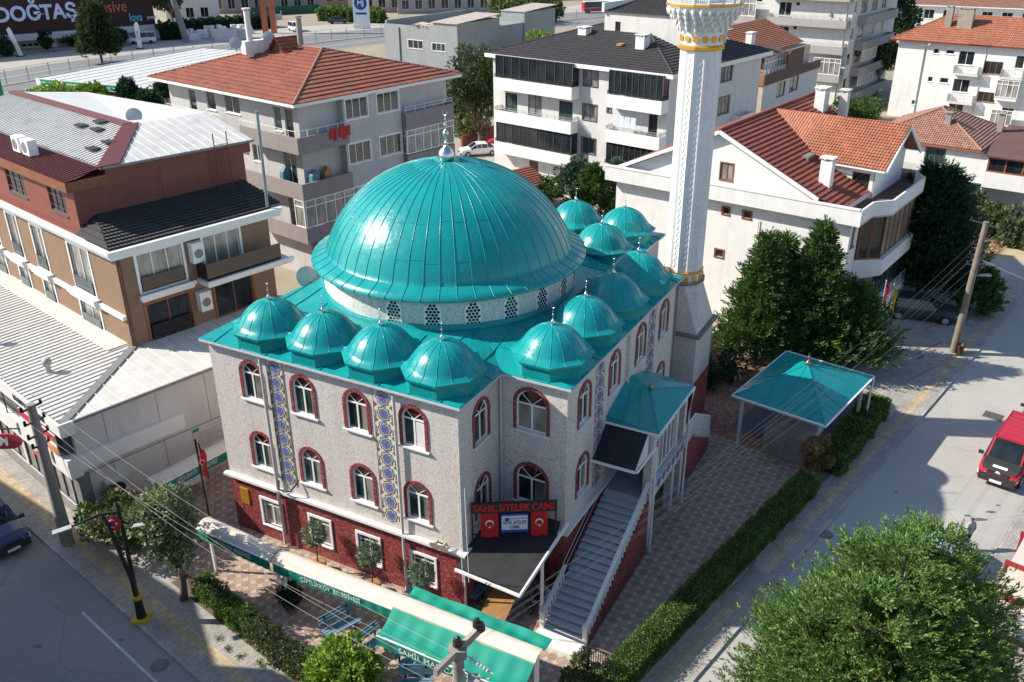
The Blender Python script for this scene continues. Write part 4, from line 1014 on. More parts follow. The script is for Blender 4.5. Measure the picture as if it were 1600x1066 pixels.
facade(mb, 'R', 0, 0, 15.6, 0, 10.3, hr2 + hr3); fillbox(mb, 0, 15.6, 0, 20.6, 0, 10.3, 'LR'); mb.box(.02, 14.8, 1.0, 1.1, 10.3, 10.95)
mb.build('wall', 'wall_white', wb)
# parapet band
pb = MB(); pb.box(-.85, -.7, -.85, 21.3, 10.2, 11.4); pb.box(-.7, 0, -.7, 21.3, 10.2, 10.35); pb.box(-.9, -.5, -.7, 21.35, 11.4, 11.5)
def prof_r(x): return -.85 - (1.1 if 3.2 < x < 12 else 0)
path = [(-.7, -.85), (2.0, -.85), (3.4, -1.9), (11.6, -1.9), (13.0, -.85), (16.2, -.85)]
for a, b in zip(path[:-1], path[1:]): pb.extr([(a[0], a[1], 10.2), (b[0], b[1], 10.2), (b[0], b[1], 11.45), (a[0], a[1], 11.45)], (0, .16, 0)); pb.extr([(a[0], a[1], 10.2), (b[0], b[1], 10.2), (b[0], .05, 10.2), (a[0], .05, 10.2)], (0, 0, .14))
pb.box(16.05, 16.2, -.69, 20.6, 10.2, 11.4); pb.build('parapet', 'wall_white', wb)
lb = MB(); lb.quad((-.7, -.69, 10.45), (16.05, -.69, 10.45), (16.05, 2.6, 10.45), (-.7, 2.6, 10.45)); lb.build('terrace_floor', 'felt_maroon', wb)
# bay windows on the street side
for z0, z1, wm, gl in ((6.6, 10.15, 'wood_frame', 'glass_dark'), (2.5, 5.2, 'alu_frame', 'glass_dark')):
    ins = .35 if z0 > 5 else .5
    pp = [(2.2, -.1), (3.6, -1.75 + ins), (11.4, -1.75 + ins), (12.8, -.1)]
    for i, (a, b) in enumerate(zip(pp[:-1], pp[1:])):
        a_, b_ = Vector((*a, 0)), Vector((*b, 0)); n_ = 2 if i != 1 else 6; q = MB(); gl_ = MB()
        for k in range(n_ + 1): p = a_.lerp(b_, k / n_); q.bar(p + Vector((0, 0, z0)), p + Vector((0, 0, z1)), .16 if wm == 'wood_frame' else .06)
        for z in (z0 + .06, z1 - .06): q.bar(a_ + Vector((0, 0, z)), b_ + Vector((0, 0, z)), .1, .12)
        o_ = q.build('bay_window', wm, wb); gl_.extr([a_ + Vector((0, 0, z0)), b_ + Vector((0, 0, z0)), b_ + Vector((0, 0, z1)), a_ + Vector((0, 0, z1))], (0, .03, 0)); gl_.build('pane', 'glass_curtain' if i == 1 and z0 > 5 else gl, o_)
for z0, z1 in ((4.95, 6.6), (.9, 2.5)):
    q = MB(); pp = [(2.0, -.02), (3.5, -1.8), (11.5, -1.8), (13.2, -.02)]
    q.add([(x, y, z0 + (.35 if abs(y) > 1 else 0)) for x, y in pp] + [(x, y, z1) for x, y in pp], [(0, 1, 5, 4), (1, 2, 6, 5), (2, 3, 7, 6), (4, 5, 6, 7), (3, 2, 1, 0)]); o_ = q.build('balcony', 'wall_white', wb)
    if z0 < 2: q = MB(); railing(q, [(2.1, -.1, z1), (3.6, -1.75, z1), (11.4, -1.75, z1), (13, -.1, z1)], .9, rails=3); q.build('railing', 'white_paint', o_)
# roof: main gable
rz, ez, Yc = 15.7, 11.5, 11.1
mb = MB(); tiled(mb, [(-.45, .9, 10.98), (14.9, .9, 10.98), (19.6, 11.1, rz), (-.45, 11.1, rz)], .45); tiled(mb, [(19, 20.1, ez), (-.45, 20.1, ez), (-.45, 11.1, rz), (19.6, 11.1, rz)], .45)
mr = mb.build('roof', 'tiles_maroon', wb)
q = MB(); q.bar((-.5, 2.6, 11.6), (-.5, 11.1, rz - .1), .12, .3); q.bar((-.5, 20.2, ez - .1), (-.5, 11.1, rz - .1), .12, .3); q.quad((-.45, 2.6, 11.55), (0.1, 2.6, 11.55), (0.1, 11.1, rz - .15), (-.45, 11.1, rz - .15)); q.quad((-.45, 20.1, ez - .15), (0.1, 20.1, ez - .15), (0.1, 11.1, rz - .15), (-.45, 11.1, rz - .15)); q.build('bargeboard', 'fascia_white', mr)
q = MB(); n = 40
for i in range(n): x = -.4 + i * .5; q.tube([(x, 11.1, rz + .04), (x + .46, 11.1, rz + .07)], [.12, .15], 6)
q.build('ridge_tiles', 'tiles_maroon', mr)
q = MB(); q.box(15.6, 18.6, 2.2, 20, 0, 11.4); q.build('rear_wing', 'wall_white', wb)
# cross dormer
mb = MB(); tiled(mb, [(5.9, 6.9, 13.0), (5.4, -.3, 13.0), (10.1, -.45, 15.75), (10.1, 11.1, 15.75)], .32); tiled(mb, [(14.4, -.3, 12.9), (14.4, 6.9, 12.9), (10.1, 11.1, 15.75), (10.1, -.45, 15.75)], .32)
dr_ = mb.build('dormer_roof', 'tiles_orange', wb)
q = MB(); q.bar((5.35, -.45, 12.9), (10.1, -.45, 15.65), .12, .28); q.bar((14.5, -.45, 12.8), (10.1, -.45, 15.65), .12, .28); q.bar((5.4, -.3, 12.88), (5.85, 6.9, 12.88), .14, .1); q.build('bargeboard', 'fascia_white', dr_)
q = MB(); hh = wins(wb, 'L', 6.2, [(1.0, 2.4, 11.1, 12.4, 1)], frame='alu_frame'); facade(q, 'L', 6.2, .6, 6.5, 10.4, 12.95, hh); q.extr([(6.2, .6, 10.4), (13.8, .6, 10.4), (13.8, .6, 12.9), (10.1, .6, 15.3), (6.2, .6, 12.95)], (0, .12, 0)); q.build('dormer_wall', 'wall_white', wb)
chimney(wb, 2.4, 3.2, 11.6, 13.9, .75, .9); chimney(wb, 16.5, 9.3, 14.4, 16.6, 1.2, .9); chimney(wb, 17.6, 7.6, 13.6, 16.4, .7, .7, 'wall_offwhite')
q = MB(); q.box(4.4, 6.0, 5.5, 6.3, 13.2, 13.45); q.build('skylight', 'sheet_grey', wb)
pipe([(-.1, 7.2, 9.0), (-.1, 7.2, 3.2)], .04, 'wall_offwhite', wb)
s_ = MB(); s_.tube([(13.5, -2.2, 5.6), (13.5, -2.26, 5.6)], .5, 20); s_.build('disc', 'white_paint')
sg = bpy.data.objects['disc']; sgt = thing('round_sign', 'round black and white hanging sign at the corner of the bay balcony', 'sign', Wh.w(0, 0, 0), Wh.a); sg.parent = sgt
s_ = MB(); s_.tube([(13.5, -2.27, 5.6), (13.5, -2.275, 5.6)], .42, 20); s_.build('face', 'alu_frame', sgt)
text('lettering', 'LIFE', .32, plane_mat((13.5, -2.3, 5.6), (1, 0, 0), (0, 0, 1)), 'white_paint', sgt)
s_ = MB(); s_.bar((13.5, -2.2, 6.1), (13.5, -1.5, 6.1), .05); s_.build('bracket', 'iron_dark', sgt)

# ---------------------------------------------------------------- right small house and its terrace
Rs = Frame(50.0, 97.0, 52)
rb_ = bld('house', 'white house with faded brown hip roof and felt-roofed terrace at the right edge', 'building', Rs)
hl = wins(rb_, 'L', 0, [(2.6, 4.45, 5.7, 7.3, 2), (-1.7, .4, 2.4, 4.1, 2)], frame='alu_frame', trim=(.15, .04))
block(rb_, 'wall_white', 0, 12, -2, 8, 0, 7.6, hl, [], far=False)
hiproof(rb_, -.6, 12.5, -1.2, 11, 7.9, 2.9, 'tiles_old', fascia='wood_frame')
block(rb_, 'wall_white', -.3, 11, -14, -2.02, 4.0, 5.7, [], [], name='terrace_wall'); block(rb_, 'wall_white', 2.5, 11, -14, -2.05, 0, 4.0, [], wins(rb_, 'R', -14, [(4, 6, 1, 3, 2)]), name='ground_floor')
glazing(rb_, 'L', -.2, -14, -2.05, 5.7, 7.3, 7, 'wood_frame', 'glass_dark', 0, .16)
q = MB(); q.extr([(-.8, -14.5, 7.4), (-.8, -1.4, 7.4), (11, -1.4, 8.6), (11, -14.5, 8.6)], (0, 0, .14)); q.build('terrace_roof', 'felt_maroon', rb_)
for k in range(2): chimney(rb_, 3 + k * 5, 3.5 - k * 4.5, 9.0 - k * .6, 10.6 - k * .4, .6, .6, 'concrete')
q = MB()
for k in range(12): q.box(.2 + k * .0, 2.4, -7.6 - k * .38, -7.2 - k * .38, 0, 2.6 - k * .2)
q.build('outside_steps', 'concrete', rb_); q = MB(); railing(q, [(.2, -6.2, 2.5), (.2, -7.2, 2.5), (.2, -12, .2)], 1.0, rails=3); q.build('railing', 'steel_paint', rb_)
pipe([(-.1, -1.9, 7.5), (-.1, -1.9, .2)], .07, 'white_paint', rb_)

# ---------------------------------------------------------------- white apartment at top right
T = Frame(63.6, 153.5, -37.5)
tb = bld('apartment_building', 'bright white three storey block with orange tiled roof and small iron balconies, upper right', 'building', T)
hr = wins(tb, 'R', 0, [(5.5, 6.3, 10.45, 11.25, 1), (7.4, 8.65, 10.55, 11.2, 1), (9.4, 11.7, 9.1, 11.2, 2), (17.6, 18.8, 9.2, 11.1, 1), (5.45, 6.2, 6.05, 6.85, 1), (7.3, 8.6, 6.05, 6.85, 1), (9.4, 11.8, 4.9, 6.9, 2), (3.6, 4.4, 2.2, 2.9, 1), (9.4, 11.6, 1.2, 3.0, 2), (17.2, 18.9, .7, 3.2, 2), (22, 24, 9.3, 11.1, 2), (22, 24, 5.3, 7.1, 2)], gl='glass_dark')
hr += wins(tb, 'R', 0, [(13.3, 16.0, 8.1, 9.95, 3), (13.3, 15.9, 3.8, 5.3, 3)], frame='wood_frame', gl='glass_dark')
block(tb, 'wall_white', 0, 30, 0, 12, 0, 12.1, [], hr)
hiproof(tb, -1.2, 31, -.9, 12.9, 12.3, 3.6, 'tiles_orange', course=.6, fascia='sheet_maroon', th=.18)
for x0, x1, z in ((9.2, 12.9, 7.9), (16.0, 19.2, 7.9), (9.1, 13.0, 3.5)): balcony(tb, 'R', 0, x0, x1, z, 0, 'wall_offwhite', 1.2, rail=1.1, slab=.3, bars=22)
glazing(tb, 'R', -1.1, 15.9, 19.0, 4.9, 7.5, 4); q = MB(); q.box(15.9, 19, -1.05, 0, 4.4, 7.5); q.build('enclosed_balcony', 'wall_white', tb)
glazing(tb, 'R', -1.1, 16.0, 19.0, .6, 3.0, 4)
pipe([(5.0, -.9, 12.0), (4.2, -.08, 11.2), (4.2, -.08, 0)], .1, 'wall_offwhite', tb); pipe([(13.3, -.08, 12.0), (13.0, -.08, 0)], .06, 'wall_offwhite', tb)
for x, w_, z in ((6.2, 1.0, 17.2), (8.7, 2.2, 17.0)): chimney(tb, x, 3.2, 13.2, z, w_, .9, 'concrete')
q = MB(); tiled(q, [(10.5, -1, 12.35), (14, -1, 12.35), (12.6, 1.4, 13.5)]); tiled(q, [(18.5, -1, 12.35), (22, -1, 12.35), (20.5, 1.4, 13.5)]); q.build('roof_hump', 'tiles_orange', tb)

# ---------------------------------------------------------------- tall white and grey block, top centre right
TA = Frame(56.95, 158.07, 52)
ta = bld('apartment_building', 'tall white apartment block with long grey balconies along both fronts, top right of the minaret', 'building', TA)
hl = wins(ta, 'L', 0, [(10.6, 12.8, z, z + 2.3, 2) for z in (14.8, 10.8, 18.9)] + [(9.2, 9.9, z, z + .7, 1) for z in (16.5, 12.6)] + [(16, 17.6, z, z + .6, 1) for z in (16.8, 12.4, 8.6)] + [(1.4, 4.2, 6.2, 8.5, 3), (17.5, 20.5, 14.6, 17.4, 3)], gl='glass_dark')
hr = wins(ta, 'R', 0, [(-.0 + .4, 1.9, z, z + 1.9, 1) for z in (19.8, 15.8, 11.6, 7.4, 3.3)] + [(4, 7, z, z + 2.2, 3) for z in (19.6, 15.4, 11.4, 7.3, 3.2)] + [(9.5, 12.5, z, z + 2.2, 3) for z in (15.4, 11.4, 7.3)] + [(15, 17.5, z, z + 2.2, 2) for z in (15.4, 11.4, 7.3)])
block(ta, 'wall_offwhite', 0, 24, 0, 22, 0, 23.5, hl, hr)
for z in (13.7, 9.5, 17.9): balcony(ta, 'L', 0, .3, 14.2, z, 1.0, 'wall_grey', 1.5, rail=.5, bars=30)
balcony(ta, 'L', 0, .3, 5.2, 4.9, 1.0, 'wall_grey', 1.3); glazing(ta, 'L', -1.25, .4, 5.0, 5.9, 8.6, 5)
balcony(ta, 'L', 0, 16.5, 21.5, 13.4, 1.1, 'wall_grey', 1.3); glazing(ta, 'L', -1.25, 16.6, 21.4, 14.5, 17.3, 4)
for z in (18.2, 14.0, 9.9, 5.6, 1.5): balcony(ta, 'R', 0, 3.0, 20.0, z, 1.2, 'wall_grey', 1.6, rail=None)
for z in (6.8, 2.7): glazing(ta, 'R', -1.5, 3.2, 11, z + 1, z + 3.3, 9)
hiproof(ta, -1, 25, -1, 23, 23.8, 3, 'tiles_orange')
dish('white satellite dish standing on the long grey balcony of the tall block', TA.w(-1.2, 3, 14.9), .6, R(230)); pipe([(-.1, 1.0, 23), (-.1, 1.0, .3)], .08, 'wall_offwhite', ta)

# ---------------------------------------------------------------- brown and beige building behind the minaret
BR = Frame(35.04, 127.45, 52)
bb = bld('apartment_building', 'beige building with brown parapet and felt-roofed terrace, just right of the minaret shaft', 'building', BR)
hr = wins(bb, 'R', 0, [(5.0, 7.9, 7.1, 9.1, 2), (9.6, 12.8, 7.2, 9.3, 2), (5, 7.9, 3, 5, 2), (9.6, 12.8, 3, 5, 2)], frame='alu_frame')
block(bb, 'wall_offwhite', 0, 20.5, 0, 14, 0, 9.8, [], hr)
q = MB(); q.box(-.06, -.005, .0, 14, 0, 9.4); q.build('side_wall', 'wall_beige', bb)
q = MB(); q.extr([(-.2, -.2, 9.4), (20.6, -.2, 9.4), (20.6, -.2, 10.6), (13.1, -.2, 10.6), (13.1, -.2, 13.3), (8.4, -.2, 13.3), (7.2, -.2, 12.6), (7.2, -.2, 10.9), (-.2, -.2, 10.9)], (0, .18, 0)); q.build('parapet', 'wall_darkbrown', bb)
q = MB(); q.box(-.2, -.05, -.02, 14, 9.4, 10.9); q.build('side_parapet', mat('ochre', (.3, .16, .07), .7), bb)
q = MB(); q.box(1.5, 20, 1.5, 14, 9.8, 12.8); q.build('setback_wall', 'wall_beige', bb)
glazing(bb, 'R', .6, 1.0, 7.2, 10.3, 12.9, 6); glazing(bb, 'L', .8, .7, 5.0, 10.3, 12.9, 4, 'wood_frame', 'glass_dark')
q = MB(); q.extr([(.2, 5.5, 13.0), (.2, .2, 13.0), (7.6, .2, 13.0), (9.6, 4.5, 14.0), (4, 6.5, 14.3)], (0, 0, .12)); q.build('terrace_roof', 'felt_maroon', bb)
q = MB(); tiled(q, [(1.5, 2.2, 13.2), (19, 2.2, 13.2), (19, 9, 16.2), (1.5, 9, 16.2)]); tiled(q, [(1.0, 14, 13.0), (1.0, 2.2, 13.2), (1.5, 9, 16.2)]); q.build('roof', 'tiles_orange', bb)
r = MB(); railing(r, [(-.1, 8, 10.7), (-.1, -.1, 10.7), (7, -.1, 10.7)], .8, rails=4); r.build('railing', 'white_paint', bb)
for x, y in ((3.6, 4.2), (5.2, 8.5)): chimney(bb, x, y, 13.6, 15.6, 1.3, .9)

# ---------------------------------------------------------------- steel grey warehouse behind
gP = P(553, 37, 12.0)
W = Frame(P(714, 40, 12.0).x, P(714, 40, 12.0).y, 54)
wh = bld('warehouse', 'blank steel-grey commercial building with two small white windows and a torn flat roof', 'building', W)
LW = W.at(553, 37, 12).y
c = lambda x, y: (400 + x / 3.9475, y / 3.9475)
def rL(x0, y0, x1, y1): a, b = W.onX(*c(x0, y0)), W.onX(*c(x1, y1)); return (min(a[0], b[0]), max(a[0], b[0]), min(a[1], b[1]), max(a[1], b[1]), 3)
hl = wins(wh, 'L', 0, [rL(937, 245, 1030, 305), rL(1085, 265, 1167, 320)], trim=(.1, .04))
yl = W.onX(*c(1090, 140))[0]
block(wh, 'wall_steelgrey', 0, 13.5, 0, yl, 0, 12.2, [h for h in hl], [], name='wall')
q = MB(); facade(q, 'L', 0.01, yl, LW, 0, 11.3, [h for h in hl if h[1] > yl]); fillbox(q, .01, 26, yl + .02, LW, 0, 10.2, 'LR'); fillbox(q, 0.01, .4, yl + .02, LW, 10.2, 11.3, 'LR'); fillbox(q, .41, 26, LW - .4, LW, 10.2, 11.9, ''); q.build('rear_wall', 'wall_steelgrey', wh)
q = MB(); q.box(.42, 25.9, yl + .05, LW - .42, 10.21, 10.3); q.build('flat_roof', 'concrete', wh)
q = MB(); q.extr([(-.3, -.3, 12.2), (13.8, -.3, 12.9), (13.8, yl + .2, 12.9), (-.3, yl + .2, 12.2)], (0, 0, .12)); q.build('sheet_roof', mat('sheet_tan', (.42, .36, .32), .7, .15, 1), wh)
block(wh, 'wall_steelgrey', 13.52, 30, 0.3, yl, 0, 10.6, [], [], name='wing'); q = MB(); q.extr([(22, -.3, 12.6), (34, -.3, 13.2), (34, yl, 13.2), (22, yl, 12.6)], (0, 0, .12)); q.build('sheet_roof', 'sheet_tan', wh)
block(wh, 'wall_steelgrey', 22.2, 33.8, 0, yl, 0, 12.55, [], [], name='wing')
q = MB()
for k in range(5): a = RNG.uniform(0, 3); q.extr([(-.4 + RNG.uniform(0, 2), yl + 1.0 + k * .9, 11.35 + RNG.uniform(0, .4)), (1.2 + a, yl + 1.2 + k * .8, 11.6), (.8 + a, yl + 2.4 + k * .8, 11.7), (-.5, yl + 2.2 + k * .8, 11.45)], (0, 0, .04))
q.build('torn_sheeting', 'wall_beige', wh)
pipe([(-.1, *[W.onX(*c(885, 225))[0]], 10.8), (-.1, W.onX(*c(885, 225))[0], 0)], .12, 'sheet_grey', wh)

# ---------------------------------------------------------------- brown hotel-like block on top of the shop (left)
S = Frame(P(142, 825).x, P(142, 825).y, 48)
sb = bld('shop_building', 'long white single storey shop with ribbed white roof, corner pillar and street glazing', 'building', S)
bx0, by0 = S.at(208, 544, 7.15).x, S.at(208, 544, 7.15).y
YE = 30
ez_, hz_ = 6.95, 7.2
mb = MB(); seamed(mb, [(-.35, YE, ez_), (-.35, -.35, ez_), (bx0, by0, hz_), (bx0, YE, hz_)], .46, .07, .06); seamed(mb, [(-.35, -.35, ez_), (15, -.35, ez_), (15, by0, hz_), (bx0, by0, hz_)], .8, .06, .06)
rf_ = mb.build('roof', 'sheet_white', sb)
q = MB(); q.bar((-.3, -.3, ez_ + .06), (bx0, by0, hz_ + .06), .5, .04); q.bar((-.5, -.42, ez_ + .02), (15, -.42, ez_ + .02), .12, .16); q.build('hip_gutter', 'sheet_grey', rf_)
q = MB(); q.box(bx0 - 1.3, bx0, by0 + .6, YE, hz_ + .01, hz_ + .1); q.build('flashing', 'sheet_white', rf_)
for (x, y) in ((1.9, 6.2), (1.4, 12.6)):
    q = MB(); q.tube([(x, y, 7.0), (x, y, 7.5)], .16, 8); q.lathe([(.2, 7.5), (.3, 7.65), (.26, 7.85), (.1, 7.95)], 10, (x, y)); q.build('roof_vent', 'steel_paint', rf_)
hs = [(1.0, 4.6), (5.0, 8.6), (9.0, 12.6), (13.0, 16.6), (17, 20.6), (21, 24.6)]
mb = MB(); facade(mb, 'L', .25, 0, YE, 0, 3.5, [(a, b, .35, 3.3) for a, b in hs]); facade(mb, 'R', 0, .25, 15, 0, 6.7, []); fillbox(mb, .25, 15, 0, YE, 3.5, 6.7, 'R'); fillbox(mb, .25, 15, 0, YE, 0, 3.49, 'LR'); mb.build('wall', 'wall_offwhite', sb)
for a, b in hs: glazing(sb, 'L', .35, a, b, .35, 3.3, 3, 'alu_frame', 'glass_curtain', .72, .08)
q = MB(); q.box(-.05, .6, -.05, .5, 0, 3.5); q.box(-.05, .24, .5, YE, 0, .3); q.build('pillar', 'sheet_grey', sb)
q = MB(); q.box(-.45, .24, -.35, YE, 3.6, 4.8); q.box(.24, 6.4, -.35, -.02, 3.85, 4.8); q.build('lower_fascia', 'fascia_white', sb)
q = MB(); q.box(-.5, -.36, -.5, YE, 6.3, 7.08); q.box(-.36, .3, -.5, -.36, 6.3, 7.08); q.build('upper_fascia', 'fascia_white', sb)
q = MB(); q.box(-.2, .24, .3, YE, 4.8, 6.3); q.build('recess', 'alu_frame', sb)
q = MB(); [q.bar((-.42, 1 + k * 2.2, 4.8), (-.42, 1 + k * 2.2, 6.3), .06) for k in range(12)]; q.bar((-.42, 0, 5.5), (-.42, YE, 5.5), .05); q.build('sign_frame', 'iron_dark', sb)
text('fascia_lettering', 'UNLU MAMULLERI', .5, plane_mat((-.52, 3.4, 6.7), (0, -1, 0), (0, 0, 1)), 'alu_frame', sb, depth=.02)
text('fascia_lettering', 'MARKET', .5, plane_mat((-.52, 8.6, 6.7), (0, -1, 0), (0, 0, 1)), 'alu_frame', sb, depth=.02)
for y in (1.6, 6.2, 11):
    q = MB(); q.extr([(-.47, y + .28 * math.sin(t) * (1 if t < PI else .45), 4.25 + .42 * math.cos(t)) for t in np.linspace(0, 2 * PI, 13)[:-1]], (.02, 0, 0)); q.build('emblem', 'alu_frame', sb)
st_ = MB(); [st_.box(1.0 + k * .33, 1.05 + k * .33, -.03, -.002, 0, 0.01) for k in range(1)]
pnl = thing('shop_banner', 'red, white and blue printed advertising banner under the shop fascia by the corner', 'banner', S.o, S.a)
q = MB(); q.box(-.6, -.54, .2, 4.9, 4.95, 6.25); q.mat(1); q.box(-.612, -.601, .2, 4.9, 5.75, 6.25); q.mat(2); q.box(-.612, -.601, 1.5, 3.2, 5.0, 5.7); q.mat(3); q.box(-.612, -.601, .2, 1.4, 4.95, 5.5); q.build('panel', ['white_paint', mat('ad_red', (.55, .05, .07), .5, .2, 3), mat('ad_blue', (.06, .08, .35), .5, .3, 3), mat('ad_orange', (.65, .3, .12), .5, .3, 4)], pnl)
text('lettering', 'BIM', .42, plane_mat((-.62, 2.4, 5.35), (0, -1, 0), (0, 0, 1)), 'white_paint', pnl)
nb = thing('notice_board', 'white notice sheet with green corners fixed to the shaded side wall of the shop', 'sign', S.o, S.a)
q = MB(); q.box(6.9, 9.2, -.05, -.01, 1.7, 3.3); q.mat(1); q.box(6.9, 7.3, -.056, -.051, 3.1, 3.3); q.box(8.8, 9.2, -.056, -.051, 3.1, 3.3); q.mat(2)
for k in range(7): q.box(7.1, 8.9 - .2 * (k % 3), -.056, -.051, 2.0 + k * .15, 2.04 + k * .15)
q.build('sheet', ['wall_offwhite', 'green_paint', 'wall_grey'], nb)
ac = thing('air_conditioner', 'grey outdoor air conditioner unit low on the shop side wall by the shrubs', 'air conditioner', S.o, S.a)
q = MB(); q.box(1.2, 2.6, -.6, -.05, 1.5, 2.6); q.build('casing', 'wall_offwhite', ac); q = MB(); q.tube([(1.75, -.62, 2.05), (1.75, -.6, 2.05)], .42, 16); q.build('fan_grille', 'iron_dark', ac)
q = MB(); [q.box(2.0 + k * 3.1, 2.03 + k * 3.1, -.012, -.001, 0, 6.6) for k in range(4)]; q.box(0.3, 15, -.02, -.001, 3.4, 3.45); q.build('panel_joint', 'sheet_grey', sb)

B = Frame(S.w(bx0, by0).x, S.w(bx0, by0).y, 48)
br = bld('apartment_building', 'taupe block with white cornices and red clad top storey rising behind the white shop roof', 'building', B, 0)
zc_ = 13.0
hl = []; Lw = [(3.7, 6.5), (10.4, 12.1), (14.5, 16.2), (18.6, 20.6), (22.6, 24.4), (26.4, 28.2)]
for a, b in Lw: hl += wins(br, 'L', 0, [(a, b, 9.6, 12.6, 2), (a, b, 7.3, 8.8, 2)], frame='white_pvc', trim=(.16, .05), gl='glass_curtain', sill=False)
hR = wins(br, 'R', 0, [(1.25, 4.2, 10.5, 12.85, 3), (5.7, 8.3, 10.5, 12.85, 3)], trim=(.16, .05), gl='glass_curtain', sill=False, frame='white_pvc')
hR += wins(br, 'R', 0, [(1.3, 4.2, 7.2, 9.6, 2), (6.0, 8.8, 7.2, 9.8, 2)], trim=(.16, .05), gl='glass_dark', sill=False, frame='wood_frame')
block(br, 'wall_taupe', 0, 10.6, 0, 29, 0, zc_, hl, hR)
for a, b in Lw:
    [MB().box(-.12, -.05, a + .1, b - .1, u_, v_).build('glass_balustrade', 'glass_green', br) for u_, v_ in ((9.6, 10.5), (7.3, 7.9))]
    q = MB(); q.box(-.4, -.003, a - .4, b + .4, 9.0, 9.45); q.box(-.5, -.41, a - .5, b + .5, 9.2, 9.5); q.build('band_cornice', 'fascia_white', br)
q = MB(); q.box(-.25, -.004, 0, 29, 9.05, 9.3); q.build('string_course', 'fascia_white', br)
for x0, x1, z0, z1 in ((1.3, 4.15, 10.5, 11.4), (5.0, 10.5, 10.4, 11.5), (1.4, 4.1, 7.2, 8.2)):
    q = MB(); q.box(x0, x1, -.1 if x0 < 4.5 else -1.25, -.05 if x0 < 4.5 else -1.2, z0, z1)
    if x0 > 4.5: q.box(x0, x0 + .05, -1.2, 0, z0, z1)
    q.build('glass_balustrade', mat('smoked_glass', (.02, .014, .012), .08, .2, 2, spec=.6), br)
q = MB(); q.box(1.0, 4.5, -.4, -.003, 9.95, 10.3); q.box(.9, 4.6, -.5, -.41, 10.15, 10.4); q.build('band_cornice', 'fascia_white', br)
q = MB(); q.box(4.9, 11.2, -1.4, -.003, 10.0, 10.3); q.box(4.8, 11.3, -1.55, -1.41, 10.15, 10.42); q.build('balcony_slab', 'fascia_white', br)
mb = MB()
for k, (d, z0, z1) in enumerate(((.35, zc_, zc_ + .2), (.5, zc_ + .2, zc_ + .42), (.65, zc_ + .42, zc_ + .62))):
    mb.box(-d, -d + .3, -d, 29, z0, z1); mb.box(-d + .3, 11.4, -d, -d + .3, z0, z1)
mb.box(-.2, 11.4, -.2, 29, zc_ + .1, zc_ + .3); mb.build('cornice', 'fascia_white', br)
q = MB(); q.box(1.0, 1.4, 4.3, 4.4, 0, 1)
mb = MB(); tiled(mb, [(-.3, -.2, zc_ + .63), (11.8, -.2, zc_ + .63), (11.8, 4.2, zc_ + 1.5), (1.2, 4.2, zc_ + 1.5)], .4); tiled(mb, [(-.3, 4.2, zc_ + .63), (-.3, -.2, zc_ + .63), (1.2, 4.2, zc_ + 1.5)], .4)
mb.build('pent_roof', 'tiles_slate', br)
x0, y0 = 0.1, 4.2
hl = wins(br, 'L', x0, [(5.6, 8.0, 14.4, 16.0, 3), (11.6, 14.6, 14.4, 16.1, 3), (18, 20, 14.4, 16, 2)], frame='alu_frame')
mb = MB(); facade(mb, 'L', x0, y0, 29, zc_ + .3, 16.86, hl); facade(mb, 'R', y0, x0, 12, zc_ + .3, 16.86, []); fillbox(mb, x0, 12, y0, 29, zc_ + .3, 16.86, 'LR')
for z in (14.1, 14.8, 15.5): mb.box(x0 - .012, x0 - .001, y0, 29, z, z + .03)
for x in (2.2, 5.8, 9.4): mb.box(x, x + .04, y0 - .012, y0 - .001, zc_ + .3, 16.8)
mb.build('top_storey', 'cladding_red', br)
mb = MB(); seamed(mb, [(-.35, 29, 16.9), (-.35, 3.85, 16.9), (2.2, 4.4, 17.3), (2.2, 29, 17.3)], .36, .08, .09); mb.build('skirt_roof', 'sheet_maroon', br)
q = MB(); q.box(-.4, -.34, 3.8, 29, 16.3, 16.9); q.box(-.34, 2.3, 3.8, 3.86, 16.3, 16.9); q.build('eaves_board', mat('eaves_brown', (.2, .07, .03), .6), br)
mb = MB(); seamed(mb, [(2.1, 29, 17.35), (2.1, 4.0, 17.35), (7.0, 9.6, 18.4), (7.0, 29, 18.4)], .42, .06, .06); seamed(mb, [(2.1, 4.0, 17.35), (12.8, 4.0, 17.2), (12.8, 9.6, 18.4), (7.0, 9.6, 18.4)], .7, .06, .06); mb.quad((7.0, 9.6, 18.4), (12.8, 9.6, 18.4), (12.8, 29, 17.6), (7, 29, 18.4))
wr = mb.build('roof', 'sheet_white', br)
q = MB(); q.extr([(1.7, 4.0, 17.36), (3.2, 4.0, 17.36), (7.6, 9.6, 18.42), (6.4, 9.6, 18.42)], (0, 0, .09)); q.build('hip_flashing', 'sheet_maroon', wr)
q = MB(); q.bar((6.9, 9.8, 18.45), (6.9, 29, 18.45), .7, .12); q.build('ridge_flashing', 'sheet_maroon', wr); q = MB(); q.bar((2.1, 3.95, 17.32), (12.8, 3.95, 17.17), .12, .14); q.bar((2.05, 4, 17.3), (2.05, 29, 17.3), .14, .12); q.build('gutter', 'sheet_grey', wr)
q = MB();  q.box(2.3, 12.6, 4.21, 29, 16.4, 17.15); q.build('roof_edge', 'cladding_red', br)
for (x, y) in ((3.3, 7.6), (4.4, 7.6), (5.3, 11.0), (6.2, 12.4), (5.2, 13.2)):
    zr = 17.35 + (x - 2.1) * .214; q = MB(); q.box(x - .3, x + .3, y - .5, y + .5, zr + .1, zr + .22); q.build('roof_hatch', 'iron_dark', wr)
